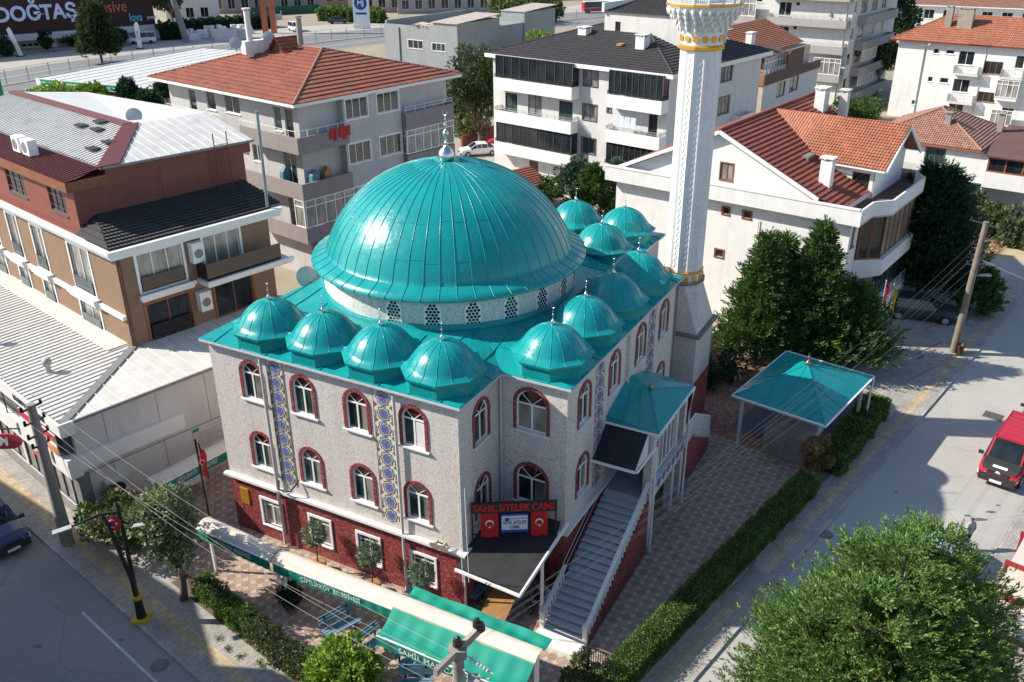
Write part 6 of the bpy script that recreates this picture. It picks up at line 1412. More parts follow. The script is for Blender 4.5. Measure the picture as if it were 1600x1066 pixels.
def car(label, loc, yaw, style, m, L=5.4, W_=2.25, H=1.85, name='parked_car', cat='car', group=None, hood=None, roof=None, far=False):
    o = thing(name, label, cat, loc, yaw, group); st = STY[style]; body, gl, rf = MB(), MB(), MB(); zb = .17 * H; hw = W_ / 2
    rows = []
    for (fx, fb, fr_, fw) in st:
        x = fx * L; b_ = fb * H; w_ = hw * fw; low = [(w_ * .9, zb), (w_ * .99, zb + .12 * H), (w_, b_ * .72), (w_ * .97, b_)]
        if fr_ is None: top = [(w_ * .8, b_ + .03 * H), (w_ * .4, b_ + .05 * H)]
        else: top = [(w_ * .82, fr_ * H - .03 * H), (w_ * .72, fr_ * H)]
        rows.append((x, low + top, fr_ is not None, fr_))
    for i in range(len(rows) - 1):
        (x0, a, g0, _), (x1, b_, g1, _) = rows[i], rows[i + 1]
        for s in (-1, 1):
            for k in range(5):
                p = [(x0, s * a[k][0], a[k][1]), (x1, s * b_[k][0], b_[k][1]), (x1, s * b_[k + 1][0], b_[k + 1][1]), (x0, s * a[k + 1][0], a[k + 1][1])]
                if s < 0: p = p[::-1]
                tgt = body
                if k == 3 and g0 and g1 and not (style == 'van' and x1 < .02 * L and not far and False): tgt = gl
                if k == 4 and g0 and g1: tgt = rf if roof else body
                if k >= 3 and g0 != g1: tgt = gl
                tgt.add(p, [(0, 1, 2, 3)], smooth=False)
        p = [(x0, -a[5][0], a[5][1]), (x1, -b_[5][0], b_[5][1]), (x1, b_[5][0], b_[5][1]), (x0, a[5][0], a[5][1])]
        (gl if g0 != g1 else (rf if (roof and g0) else body)).add(p, [(0, 1, 2, 3)])
        body.add([(x0, -a[0][0], zb), (x1, -b_[0][0], zb), (x1, b_[0][0], zb), (x0, a[0][0], zb)], [(0, 1, 2, 3)])
    for e in (0, -1):
        x, a, g, _ = rows[e]; n_ = 6; ring = [(x, -q[0], q[1]) for q in a] + [(x, q[0], q[1]) for q in a[::-1]]
        body.add(ring, [tuple(range(12)) if e else tuple(range(12))[::-1]])
    # pillars over the glass
    for (x, a, g, _) in rows:
        if g:
            for s in (-1, 1): body.bar((x, s * a[3][0] * 1.0, a[3][1]), (x, s * a[4][0], a[4][1]), .07, .05)
    cab = [r for r in rows if r[2]]
    fi = rows.index(cab[-1]); nx = rows[min(fi + 1, len(rows) - 1)]
    for s in (-1, 1): body.bar((cab[-1][0], s * cab[-1][1][5][0], cab[-1][1][5][1]), (nx[0], s * nx[1][4][0], nx[1][4][1]), .09, .06)
    o_b = body.build('body', m, o); gl.build('windows', 'glass_car', o)
    if rf.f: rf.build('roof', roof, o)
    if hood: q = MB(); q.box(.26 * L, .44 * L, -hw * .78, hw * .78, .58 * H, .585 * H); 
    wr = .19 * H + .06 if style != 'bus' else .42
    wr = min(wr, .45)
    for x in (-.31 * L, .32 * L):
        for s in (-1, 1):
            q = MB(); q.tube([(x, s * (hw * .99 - .2), wr), (x, s * (hw * .99 + .02), wr)], wr, 16); wv = q.build('wheel', 'rubber', o)
            if not far: q = MB(); q.tube([(x, s * (hw * .99 + .015), wr), (x, s * (hw * .99 + .035), wr)], wr * .6, 10); q.build('rim', 'steel_paint', wv)
    fx, fa = rows[-2][0], rows[-2][1]; zl = fa[3][1] * .86
    for s in (-1, 1):
        q = MB(); q.extr([(fx - .12, s * fa[2][0] * .62, zl - .1), (fx - .12, s * fa[2][0] * .99, zl - .08), (fx - .3, s * fa[2][0] * 1.04, zl + .06), (fx - .12, s * fa[2][0] * .62, zl + .08)], (.22, 0, 0)); q.build('headlight', 'lamp_clear', o)
        if not far: q = MB(); q.box(-.5 * L + .0, -.5 * L + .1, min(s * hw * .84, s * hw * .6), max(s * hw * .84, s * hw * .6), .45 * H, .53 * H); q.build('tail_light', 'lamp_red', o)
        if not far: q = MB(); x = nx[0] - .25; q.box(x, x + .12, min(s * hw, s * (hw + .28)), max(s * hw, s * (hw + .28)), .58 * H, .58 * H + .2); q.build('mirror', 'plastic_dark', o)
    for x0_, x1_, k_ in ((.47, .505, .84), (-.505, -.47, .86)): MB().box(x0_ * L, x1_ * L, -hw * k_, hw * k_, zb, zb + .2 * H).build('bumper', 'plastic_dark' if not far else m, o)
    q = MB(); q.box(.5 * L, .51 * L, -.33, .33, zb + .03, zb + .2); q.build('number_plate', 'plate_white', o)
    if not far: q = MB(); q.box(.485 * L, .5 * L + .0, -hw * .5, hw * .5, zb + .22 * H, zb + .3 * H); q.build('grille', 'plastic_dark', o)
    return o
SA = GR.a
def facing(du): return SA + R(du)
c1_ = P(30, 866); cB = GR.loc(c1_); car('dark blue hatchback parked at the left kerb, cut by the picture edge', GR.w(XL - 1.45, cB.y + 2.7), SA - PI / 2, 'hatch', 'car_blue', 5.3, 2.2, 1.85)
vn = GR.loc(P(1555, 765)); van = car('red van with dark bonnet cover parked on the right street', GR.w(vn.x + 3.1, vn.y + .1), SA + PI, 'van', 'car_red', 6.2, 2.35, 2.45, name='parked_van', cat='van')
q = MB(); q.add([(2.12, -1.0, 1.49), (2.12, 1.0, 1.49), (2.67, 1.0, 1.31), (2.67, -1.0, 1.31), (2.95, .9, 1.14), (2.95, -.9, 1.14)], [(0, 3, 2, 1), (3, 5, 4, 2)]); q.build('bonnet_cover', 'plastic_dark', van)
q = MB(); q.add([(2.6, -.4, 1.34), (2.6, .4, 1.34), (2.78, .4, 1.27), (2.78, -.4, 1.27)], [(0, 3, 2, 1)]); q.build('bonnet_lettering', 'plate_white', van)
q = MB(); q.tube([(3.02, 0, 1.05), (3.09, 0, 1.03)], .16, 14); q.build('emblem', 'lamp_clear', van)
q = MB()
for k in range(7): q.box(-2.7 + k * .62, -2.64 + k * .62, -.78, .78, 2.44, 2.465)
q.box(-2.9, 1.1, -.92, -.88, 2.42, 2.46); q.box(-2.9, 1.1, .88, .92, 2.42, 2.46); q.build('roof_rib', 'car_red', van)
w_ = GR.loc(P(1592, 672)); car('pale silver-blue hatchback half out of frame behind the red van', GR.w(w_.x + 2.5, w_.y - .9), SA + PI, 'hatch', 'car_lightblue', 5.3, 2.2, 1.85)
car('light blue car partly hidden behind the top of the foreground conifer', GR.w(GR.loc(P(1455, 893)).x, GR.loc(P(1455, 893)).y), SA + PI, 'hatch', 'car_lightblue', 5.2, 2.2, 1.85)
car('dark green estate car standing in the shade behind the concrete pole', P(1437, 497), R(-20), 'suv', 'car_dark', 5.8, 2.3, 2.0)
car('white minivan facing the camera behind the conical shrub', P(1497, 438), R(246), 'van', 'car_lightblue', 5.6, 2.2, 2.3, name='parked_van', cat='van')
car('beige van half hidden behind the dark cypress', P(1452, 425), R(50), 'van', 'car_beige', 5.8, 2.3, 2.4, name='parked_van', cat='van')
car('white saloon parked beyond the dome near the tall pine', P(748, 242), R(195), 'sedan', 'car_white', 5.6, 2.2, 1.8)
car('bright red car parked behind the white saloon', P(790, 228), R(200), 'sedan', 'car_red', 5.4, 2.2, 1.8)
car('grey car on the far road beside the green fence', P(465, 21), R(12), 'sedan', 'car_grey', 6.6, 2.6, 2.3, far=True)
car('dark green car on the far road in front of the hedge', P(529, 37), R(5), 'sedan', 'car_dark', 6.2, 2.6, 2.3, far=True)
car('white van on the far road behind the round chimney', P(462, 49), R(-60), 'van', 'car_white', 6, 2.6, 2.7, far=True, name='parked_van', cat='van')
car('white pickup loaded with goods by the furniture store', P(223, 68), R(200), 'van', 'car_white', 7, 2.8, 3, far=True, name='pickup', cat='pickup')
mbus = car('red and white minibus on the far road above the slate roof', P(931, 20), R(15), 'bus', 'car_red', 9.5, 3.0, 3.8, far=True, name='minibus', cat='minibus', roof='car_white')
car('white car at the far roadside right of the yellow building', P(748, 14), R(8), 'sedan', 'car_white', 6, 2.5, 2.3, far=True)

# ================================================================== street furniture
def pole_conc(label, base, h, r0, r1, lean=(0, 0), arms=(), name='utility_pole', pm='concrete'):
    o = thing(name, label, 'utility pole', base); q = MB(); tp = (lean[0], lean[1], h)
    for i in range(1): q.tube([(0, 0, 0), tp], [r0, r1], 10)
    q.build('post', pm, o); L_ = lambda z: Vector((lean[0] * z / h, lean[1] * z / h, z))
    for (z, ang, half) in arms:
        q = MB(); c = L_(z); d = Vector((math.cos(ang), math.sin(ang), 0)); q.bar(c - d * half, c + d * half, .09); ar = q.build('crossarm', 'steel_paint' if False else 'iron_dark', o)
        for s in (-1, 1): q = MB(); p = c + d * half * .9 * s; q.lathe([(.05, p.z), (.09, p.z + .08), (.06, p.z + .15), (.09, p.z + .2), (.03, p.z + .28)], 8, (p.x, p.y)); q.build('insulator', 'rubber', ar)
    return o
pb_ = P(1489, 552); 
rp = pole_conc('tall concrete pole on the right pavement with a brown bin at its foot', pb_, 10.7, .3, .2, (.25, 0), [(10.5, SA + 1.2, 1.3), (8.9, SA + PI / 2, .55), (8.1, SA + PI / 2, .6), (7.3, SA + PI / 2, .65)], pm='shaded_concrete')
[MB().extr([(.6, -.25 + k * .1, 7.4 - k * .9), (1.4, -.3, 7.4 - k * .9), (1.5, -.05, 7.4 - k * .9), (1.3, .1, 7.4 - k * .9), (.6, 0, 7.4 - k * .9)], (0, 0, .12)).bar((.15, -.1, 7.45 - k * .9), (.7, -.15, 7.45 - k * .9), .06).build('lamp_head', 'steel_paint', rp) for k in range(2)]
bin_ = thing('litter_bin', 'small rusty brown litter bin at the foot of the right concrete pole', 'litter bin', pb_ + Vector((.15, -.55, 0)))
q = MB(); q.lathe([(.26, .25), (.32, 1.0), (.34, 1.02), (.29, 1.02), (.24, .3)], 14); q.build('bucket', 'wall_darkbrown', bin_); q = MB(); q.box(-.04, .04, -.04, .3, 0, .25); q.build('bracket', 'iron_dark', bin_)
lp_ = P(107, 852)
lpole = pole_conc('square concrete pole before the shop windows on the left pavement', lp_, 8.9, .36, .22, (0, 0), [(8.7, SA + .2, .6), (7.9, SA + .2, .6), (7.1, SA + .2, .6), (6.5, SA + .2, .5)])
bs = thing('hanging_sign', 'red BIM sign hanging from a bar at the left edge', 'sign', P(0, 690, 6.0) + Vector((.0, 0, 0)), 0)
sgm = plane_mat((0, 0, 0), RT, (0, .25, .97)); q = MB(); pts = [(.75 * math.cos(t) * (1) + (.45 if math.cos(t) > 0 else -.45), .42 * math.sin(t)) for t in np.linspace(0, 2 * PI, 17)[:-1]]; q.extr([tuple(sgm @ Vector((x, y, -.06))) for x, y in pts], tuple((sgm.to_3x3() @ Vector((0, 0, .12))))); q.build('panel', 'ad_red', bs)
text('lettering', 'BiM', .62, sgm @ Matrix.Translation((0, 0, .08)), 'white_paint', bs, bold=.02)
q = MB(); q.tube([(0, 0, .42), (0, 0, .75)], .03, 5); q.tube([tuple(Vector((-1.5, .3, .6))), tuple(P(31, 670, 6.5) - P(0, 690, 6.0))], .04, 6); q.build('arm', 'iron_dark', bs)
wbq = thing('window_poster', 'small red BIM poster behind the shop glazing', 'poster', S.o, S.a)
q = MB(); q.box(.2, .23, 5.9, 7.0, 1.9, 2.9); q.build('sheet', 'ad_red', wbq); text('lettering', 'BiM', .5, plane_mat((.17, 6.45, 2.4), (0, -1, 0), (0, 0, 1)), 'white_paint', wbq)

# forked street lamp on the left pavement
sb0 = P(222, 967, .1)
sl_ = thing('street_lamp', 'dark forked street lamp with yellow base ring and red crescent badge on the left pavement', 'street lamp', sb0)
Pz = lambda u, v, z: P(u, v, z) - sb0
topz = 6.3
tp = Pz(186, 800, 6.1); tip = Pz(181, 786, 6.6); le = Pz(112, 823, 5.9); re = Pz(208, 822, 5.5); bend = Pz(160, 806, 6.05)
q = MB(); q.tube([(0, 0, 1.3), tuple(tp * .5 + Vector((0, 0, .4))), tuple(tp), tuple(tip)], [.12, .1, .08, .03], 10); q.build('post', 'black_metal', sl_)
q = MB(); q.tube([(0, -.05, 1.3), tuple(Vector((-.05, 0, 2.4))), tuple(Vector((-.35, .05, 3.9)) + bend * .12), tuple(bend * .75 + Vector((0, 0, 1.05))), tuple(bend)], [.12, .11, .1, .08, .06], 10); q.tube([tuple(le), tuple(bend + Vector((-.1, 0, .08))), tuple(tp)], [.05, .07, .07], 8); q.tube([tuple(tp - Vector((0, 0, .5))), tuple(re)], .05, 8); q.build('curved_arm', 'black_metal', sl_)
q = MB(); q.lathe([(.26, .15), (.2, 1.3)], 6); q.build('socket', 'black_metal', sl_)
q = MB(); q.box(-.4, .4, -.4, .4, 0, .16); q.build('base_plate', mat('yellow_paint', (.6, .38, .03), .5), sl_); q = MB(); q.lathe([(.22, 1.28), (.26, 1.3), (.26, 1.48), (.2, 1.5)], 12); q.build('collar', 'yellow_paint', sl_)
for e, d in ((le, Vector((-.75, -.35, -.1))), (re, Vector((.75, .1, .1)))):
    q = MB(); q.bar(tuple(e), tuple(e + d), .32, .07); q.build('lamp_head', 'steel_paint', sl_)
bm = plane_mat(tuple(Pz(178, 818, 5.6)), RT, (0, .35, .94)); q = MB(); q.tube([tuple(bm @ Vector((0, 0, -.03))), tuple(bm @ Vector((0, 0, .03)))], .36, 18); q.build('badge', 'red_cloth', sl_)
def flag_marks(M4, s, parent, name='crescent_and_star'):
    """white crescent and star, size s, laid in the plane of M4"""
    q = MB(); K = 20; out = [(s * math.cos(t), s * math.sin(t)) for t in np.linspace(.62, 2 * PI - .62, K)]; inn = [(s * .22 + .82 * s * math.cos(t), .82 * s * math.sin(t)) for t in np.linspace(.82, 2 * PI - .82, K)]
    for i in range(K - 1): q.add([tuple(M4 @ Vector((*p, .008))) for p in (out[i], out[i + 1], inn[i + 1], inn[i])], [(0, 1, 2, 3)])
    st = [(s * 1.05 + s * .42 * (1 if i % 2 == 0 else .4) * math.cos(PI + PI * i / 5), s * .42 * (1 if i % 2 == 0 else .4) * math.sin(PI + PI * i / 5)) for i in range(10)]
    for i in range(10): q.add([tuple(M4 @ Vector((*p, .008))) for p in ((s * 1.05, 0), st[i], st[(i + 1) % 10])], [(0, 1, 2)])
    return q.build(name, 'white_paint', parent)
flag_marks(bm @ Matrix.Translation((-.08, 0, .03)), .2, sl_)

# sign frame over the door canopy, two flags and the blue and white board
A_, B_ = M.at(739, 850, 3.75), M.at(868, 829, 4.35)
fm = Frame(*(M.w(A_.x, A_.y)[:2]), 0); dv = (M.w(B_.x, B_.y) - M.w(A_.x, A_.y)); fm = Frame(fm.o.x, fm.o.y, math.degrees(math.atan2(dv.y, dv.x))); LS = dv.length
sf_ = thing('name_sign', 'dark framed sign with red letters SAHIL SITELER CAMII above the door canopy', 'sign', fm.o, fm.a)
def hz_(u, v, x): # height on the sign plane above x along it
    return fm.onY(u, v, 0)[1]
zA, zB = hz_(739, 798, 0), hz_(866, 768, LS); zb_ = (hz_(739, 812, 0) + hz_(866, 785, LS)) / 2; zt_ = (zA + zB) / 2
q = MB(); q.box(-.05, LS + .05, -.12, .0, zb_, zt_); q.build('letter_board', 'black_metal', sf_)
q = MB(); q.bar((0, 0, 3.6), (0, 0, zb_), .07); q.bar((LS, 0, 4.1), (LS, 0, zb_), .07); q.bar((0, 0, 4.3), (LS, 0, 4.5), .05); q.build('frame', 'black_metal', sf_)
text('lettering', 'SAHiL SiTELER CAMii', (zt_ - zb_) * .95, plane_mat((LS / 2, -.13, (zt_ + zb_) / 2), (1, 0, 0), (0, 0, 1)), mat('sign_red', (.6, .01, .015), .4), sf_, width=LS * .96, bold=.012)
hgt = zb_ - 4.15
for k, (xa, xb, lb) in enumerate(((.1, .31, 'left of the two Turkish flags hanging under the red lettered mosque sign'), (.7, .9, 'right of the two Turkish flags hanging under the red lettered mosque sign'))):
    f_ = thing('flag', lb, 'flag', fm.o, fm.a, 'Turkish flags under the name sign'); q = MB(); n = 8; x0, x1 = xa * LS, xb * LS
    V = [(x0 + (x1 - x0) * i / n, -.06 + .03 * math.sin(i * 1.3 + k), z) for z in (zb_, zb_ - hgt * .5, zb_ - hgt) for i in range(n + 1)]
    q.add(V, [(j * (n + 1) + i, j * (n + 1) + i + 1, (j + 1) * (n + 1) + i + 1, (j + 1) * (n + 1) + i) for j in range(2) for i in range(n)], smooth=True); q.build('cloth', mat('flag_red', (.5, .015, .02), .7, .05), f_)
    flag_marks(plane_mat(((x0 + x1) / 2, -.1, zb_ - hgt * .42), (0, 0, -1), (1, 0, 0)), (x1 - x0) * .24, f_)
bd = thing('name_board', 'blue and white mosque name board hanging between the two flags', 'sign', fm.o, fm.a); x0, x1 = .34 * LS, .67 * LS; z1, z0 = zb_ - .12, zb_ - hgt * .82
q = MB(); q.box(x0, x1, -.08, -.04, z0, z1); q.mat(1); q.box(x0 + .04, x1 - .04, -.088, -.081, z0 + .16, z1 - .1); q.build('panel', [mat('sign_blue', (.02, .07, .35), .5), 'wall_white'], bd)
text('lettering', 'SAHiL SiTELER\nCAMii', (z1 - z0) * .25, plane_mat(((x0 + x1) / 2, -.095, z0 + (z1 - z0) * .42), (1, 0, 0), (0, 0, 1)), 'sign_blue', bd, depth=.004, width=(x1 - x0) * .84, bold=.004)
text('small_lettering', 'DiYANET iSLERi BASKANLIGI', .1, plane_mat(((x0 + x1) / 2 + .2, -.095, z1 - .25), (1, 0, 0), (0, 0, 1)), 'sign_blue', bd, depth=.003, width=(x1 - x0) * .6)
q = MB(); q.tube([(x0 + .3, -.09, z1 - .3), (x0 + .3, -.094, z1 - .3)], .12, 14); q.build('emblem', 'sign_blue', bd)

# awnings
def awning_hood(label, a, b, depth, text_, n_post=(), side=-1, drop=.55, cat='awning'):
    """cassette awning: pale rounded hood with a green lettered valance"""
    a, b = Vector(a), Vector(b); d = b - a; ang = math.atan2(d.y, d.x); L = Vector((d.x, d.y, 0)).length; o = thing('awning', label, cat, (a.x, a.y, 0), ang); z = a.z
    q = MB(); K = 8; sec = [(side * -depth / 2 + side * depth * k / K, z - .25 + .32 * math.sin(PI * k / K) ** .6) for k in range(K + 1)]
    V = [(x, y, zz) for x in np.linspace(0, L, 12) for y, zz in sec]; n = K + 1
    q.add(V, [(i * n + k, i * n + k + 1, (i + 1) * n + k + 1, (i + 1) * n + k) for i in range(11) for k in range(K)], smooth=True)
    q.add([(0, y, zz) for y, zz in sec], [tuple(range(n))]); q.add([(L, y, zz) for y, zz in sec], [tuple(range(n))[::-1]]); q.build('hood', mat('canvas_cream', (.62, .57, .5), .8, .1, 2, streak=.1), o)
    q = MB(); y = side * depth / 2 + side * .03; m_ = 60
    V = [(L * i / m_, y + .02 * math.sin(i * 1.1), zz) for zz in (z - .25, z - .25 - drop) for i in range(m_ + 1)]; q.add(V, [(i, i + 1, m_ + 2 + i, m_ + 1 + i) for i in range(m_)], smooth=True); q.build('valance', mat('canvas_green', (.01, .22, .16), .7, .12, 3), o)
    if text_: text('lettering', text_, drop * .62, plane_mat((L * .5, y + side * .04, z - .25 - drop * .45), (-side, 0, 0), (0, 0, 1)), 'white_paint', o, depth=.004, width=L * .5)
    q = MB(); q.bar((0, y + side * -.02, z - .24), (L, y + side * -.02, z - .24), .06); q.build('front_rail', 'white_paint', o)
    for t in n_post: q = MB(); q.bar((L * t, 0, 0.1), (L * t, 0, z - .2), .12); q.build('post', 'white_paint', o)
    return o
HZ = 3.3
awning_hood('cream awning hood with green valance along the red mosque wall, nearer the tree', P(318, 812, HZ), P(432, 862, HZ), 1.0, '\u00c7\u0130FTL\u0130KK\u00d6Y  BELED\u0130YES\u0130', (.05, .98))
awning_hood('cream awning hood with green lettered valance in the middle of the left front', P(436, 864, HZ), P(622, 935, HZ), 1.0, '\u00c7\u0130FTL\u0130KK\u00d6Y  BELED\u0130YES\u0130', (.02, .98))
awning_hood('cream awning hood with green valance in the shaded passage beside the shop', P(232, 752, HZ), P(356, 688, HZ), 1.1, '\u00c7\u0130FTL\u0130KK\u00d6Y  BELED\u0130YES\u0130', (.02, .98))
r0, r1 = P(622, 934, 3.9), P(842, 1020, 3.9); dd = r1 - r0; angA = math.atan2(dd.y, dd.x); LA = dd.length
aw_ = thing('double_awning', 'large green double-sided awning with cream ridge cover at the bottom centre', 'awning', (r0.x, r0.y, 0), angA)
fA = Frame(r0.x, r0.y, math.degrees(angA)); dn = fA.loc(P(589, 993, 3.15)).y; up_ = fA.loc(P(656, 918, 3.6)).y
def cloth(y0, z0, y1, z1, nm):
    q = MB(); nx_, ny_ = 60, 8; V = []
    for i in range(nx_ + 1):
        for j in range(ny_ + 1):
            t = j / ny_; V.append((LA * i / nx_, y0 + (y1 - y0) * t, z0 + (z1 - z0) * t - .16 * math.sin(PI * t) + .025 * math.sin(i * .9) * math.sin(PI * t) + .03 * math.sin(i * .25 + j)))
    q.add(V, [(i * (ny_ + 1) + j, (i + 1) * (ny_ + 1) + j, (i + 1) * (ny_ + 1) + j + 1, i * (ny_ + 1) + j + 1) for i in range(nx_) for j in range(ny_)], smooth=True); return q.build(nm, 'awning_green', aw_)
mat('awning_green', (.002, .25, .18), .7, .08, 1.5)
cloth(-.3, 3.75, dn, 3.15, 'front_cloth'); cloth(.3, 3.75, up_, 3.55, 'rear_cloth')
q = MB(); K = 8; V = [(x, -.42 + .84 * k / K, 3.72 + .22 * math.sin(PI * k / K) ** .5) for x in (-.05, LA + .05) for k in range(K + 1)]; q.add(V, [(k, k + 1, K + 2 + k, K + 1 + k) for k in range(K)], smooth=True)
m_ = 40; V = [(LA * i / m_, -.43, zz) for i in range(m_ + 1) for zz in (3.74, 3.62 - .07 * (i % 2))]; q.add(V, [(2 * i, 2 * i + 2, 2 * i + 3, 2 * i + 1) for i in range(m_)]); q.build('ridge_cover', 'canvas_cream', aw_)
q = MB(); m_ = 60; V = [(LA * i / m_, dn - .02 + .015 * math.sin(i), zz) for zz in (3.13, 2.6) for i in range(m_ + 1)]; q.add(V, [(i, i + 1, m_ + 2 + i, m_ + 1 + i) for i in range(m_)]); q.build('valance', 'canvas_green', aw_)
text('lettering', 'SAH\u0130L MAH.CAM\u0130\u0130', .4, plane_mat((LA * .42, dn - .06, 2.86), (1, 0, 0), (0, 0, 1)), 'white_paint', aw_, depth=.004, width=LA * .5)
q = MB(); q.bar((0, dn, 3.14), (LA, dn, 3.14), .06); q.build('front_rail', 'white_paint', aw_)
for x, y, z in ((.1, 0, 3.7), (LA - .1, 0, 3.7)):
    q = MB(); q.bar((x, y, .1), (x, y, z), .16); q.build('post', 'white_paint', aw_)
ra = thing('terrace_canopy', 'cream fabric canopy with dark red beams at the right edge below the kerb', 'canopy', P(1640, 960, 3.5) * 1.0, SA)
ra.location.z = 0
q = MB(); q.extr([(-3, -5, 3.4), (5, -5, 3.4), (5, 2.2, 3.6), (-3, 2.2, 3.6)], (0, 0, .06)); q.build('fabric', mat('canvas_pale', (.62, .52, .45), .8, .06), ra)
for x in (-3, -.4, 2.2, 5): q = MB(); q.bar((x, -5, 3.55), (x, 2.4, 3.75), .16, .2); q.bar((x, 2.3, .1), (x, 2.3, 3.6), .14); q.build('beam', mat('beam_red', (.3, .02, .03), .5), ra)

# benches, tables, seats in the courtyard
mat('bench_blue', (.13, .26, .34), .55, .12, 4)
def bench(label, loc, ang, L=2.6, group='blue slatted benches in the courtyard'):
    o = thing('bench', label, 'bench', loc, ang, group); q = MB()
    for k in range(4): q.box(0, L, -.28 + k * .17, -.15 + k * .17, .55, .6)
    q.build('seat', 'bench_blue', o); q = MB()
    for k in range(3): q.extr([(0, .42 + k * .04, .75 + k * .17), (L, .42 + k * .04, .75 + k * .17), (L, .45 + k * .04, .88 + k * .17), (0, .45 + k * .04, .88 + k * .17)], (0, .04, 0))
    q.build('backrest', 'bench_blue', o)
    for x in (.25, L - .35): q = MB(); q.box(x, x + .08, -.25, -.15, 0, .55); q.bar((x + .04, .38, 0), (x + .04, .55, 1.2), .08); q.box(x, x + .08, -.15, .4, .49, .548); q.build('leg', 'iron_dark', o)
    return o
def place_bench(label, u0, v0, u1, v1):
    a, b = P(u0, v0, .6), P(u1, v1, .6); d = b - a; return bench(label, (a.x, a.y, .1), math.atan2(d.y, d.x), d.length)
place_bench('blue slatted bench standing free in the sunlit courtyard', 508, 994, 560, 966); place_bench('blue slatted bench reaching out from under the green awning', 566, 1022, 604, 994)
place_bench('blue slatted bench nearest the bottom edge below the green awning', 628, 1046, 660, 1020); place_bench('blue bench at the bottom edge beside the lime green bush', 622, 1072, 676, 1072)
place_bench('blue bench against the red wall under the mosque ledge', 636, 922, 660, 930); place_bench('dark blue bench under the door canopy along the wall', 735, 935, 755, 915)
def table(label, loc, ang, L, W_, h, m, cat='table'):
    o = thing('table', label, cat, loc, ang); q = MB(); q.box(-L / 2, L / 2, -W_ / 2, W_ / 2, h - .08, h); q.build('tabletop', m, o)
    for sx in (-1, 1):
        for sy in (-1, 1): q = MB(); q.box(sx * (L / 2 - .12) - .05, sx * (L / 2 - .12) + .05, sy * (W_ / 2 - .12) - .05, sy * (W_ / 2 - .12) + .05, 0, h - .08); q.build('leg', m, o)
    return o
tp_ = P(777, 950, .95); table('long honey coloured wooden table under the door canopy', (tp_.x, tp_.y, .1), M.a + R(10), 3.4, 1.3, .9, 'wood_orange')
tp_ = P(282, 756, .95); table('white stone topped table in the shaded passage by the flagpole', (tp_.x, tp_.y, .1), S.a, 2.6, 1.3, .9, 'marble_white')
def chair(label, loc, ang, m='white_pvc', name='chair', cat='chair'):
    o = thing(name, label, cat, loc, ang); q = MB(); q.box(-.3, .3, -.3, .3, .5, .56); q.build('seat', m, o); q = MB(); [q.box(-.28 + k * .14, -.2 + k * .14, .26, .32, .56, 1.12) for k in range(5)]; q.box(-.3, .3, .25, .33, 1.08, 1.16); q.build('backrest', m, o)
    for sx in (-1, 1):
        for sy in (-1, 1): q = MB(); q.bar((sx * .3, sy * .3, 0), (sx * .24, sy * .24, .5), .05); q.build('leg', m, o)
    return o
cp_ = P(846, 950, .1); chair('white garden chair at the foot of the marble stairs', cp_, R(-60))
st_p = P(1152, 592, .1); o = thing('stool', 'small white plastic stool in the shade left of the pavilion', 'stool', st_p); q = MB(); q.lathe([(.24, .6), (.26, .64), (.0, .66)], 12); q.build('seat', 'white_pvc', o)
for k in range(4): q = MB(); a = PI / 4 + k * PI / 2; q.bar((.3 * math.cos(a), .3 * math.sin(a), 0), (.2 * math.cos(a), .2 * math.sin(a), .6), .06); q.build('leg', 'white_pvc', o)
# people
mat('skin', (.45, .27, .2), .6, .05, 8); mat('cloth_dark', (.02, .025, .04), .85, .2, 5); mat('cloth_grey', (.35, .36, .36), .85, .1, 5); mat('hair_dark', (.02, .015, .012), .7, .2, 9); mat('denim', (.05, .08, .15), .85, .1, 5)
def skin_body(name, joints, edges, radii, m, parent, sub=2):
    me = bpy.data.meshes.new(name); me.from_pydata([tuple(j) for j in joints], edges, []); o = bpy.data.objects.new(name, me); COL.objects.link(o); o.parent = parent
    md = o.modifiers.new('skin', 'SKIN'); 
    for v, r_ in zip(me.skin_vertices[0].data if me.skin_vertices else [], radii): v.radius = (r_, r_)
    if not me.skin_vertices: pass
    o.modifiers.new('sub', 'SUBSURF').levels = sub; o.modifiers['sub'].render_levels = sub
    dg = bpy.context.evaluated_depsgraph_get(); dg.update(); nm = bpy.data.meshes.new_from_object(o.evaluated_get(dg)); o.modifiers.clear(); o.data = nm; nm.materials.clear()
    for q_ in (m if isinstance(m, list) else [m]): nm.materials.append(MATS[q_])
    for p in nm.polygons: p.use_smooth = True
    return o
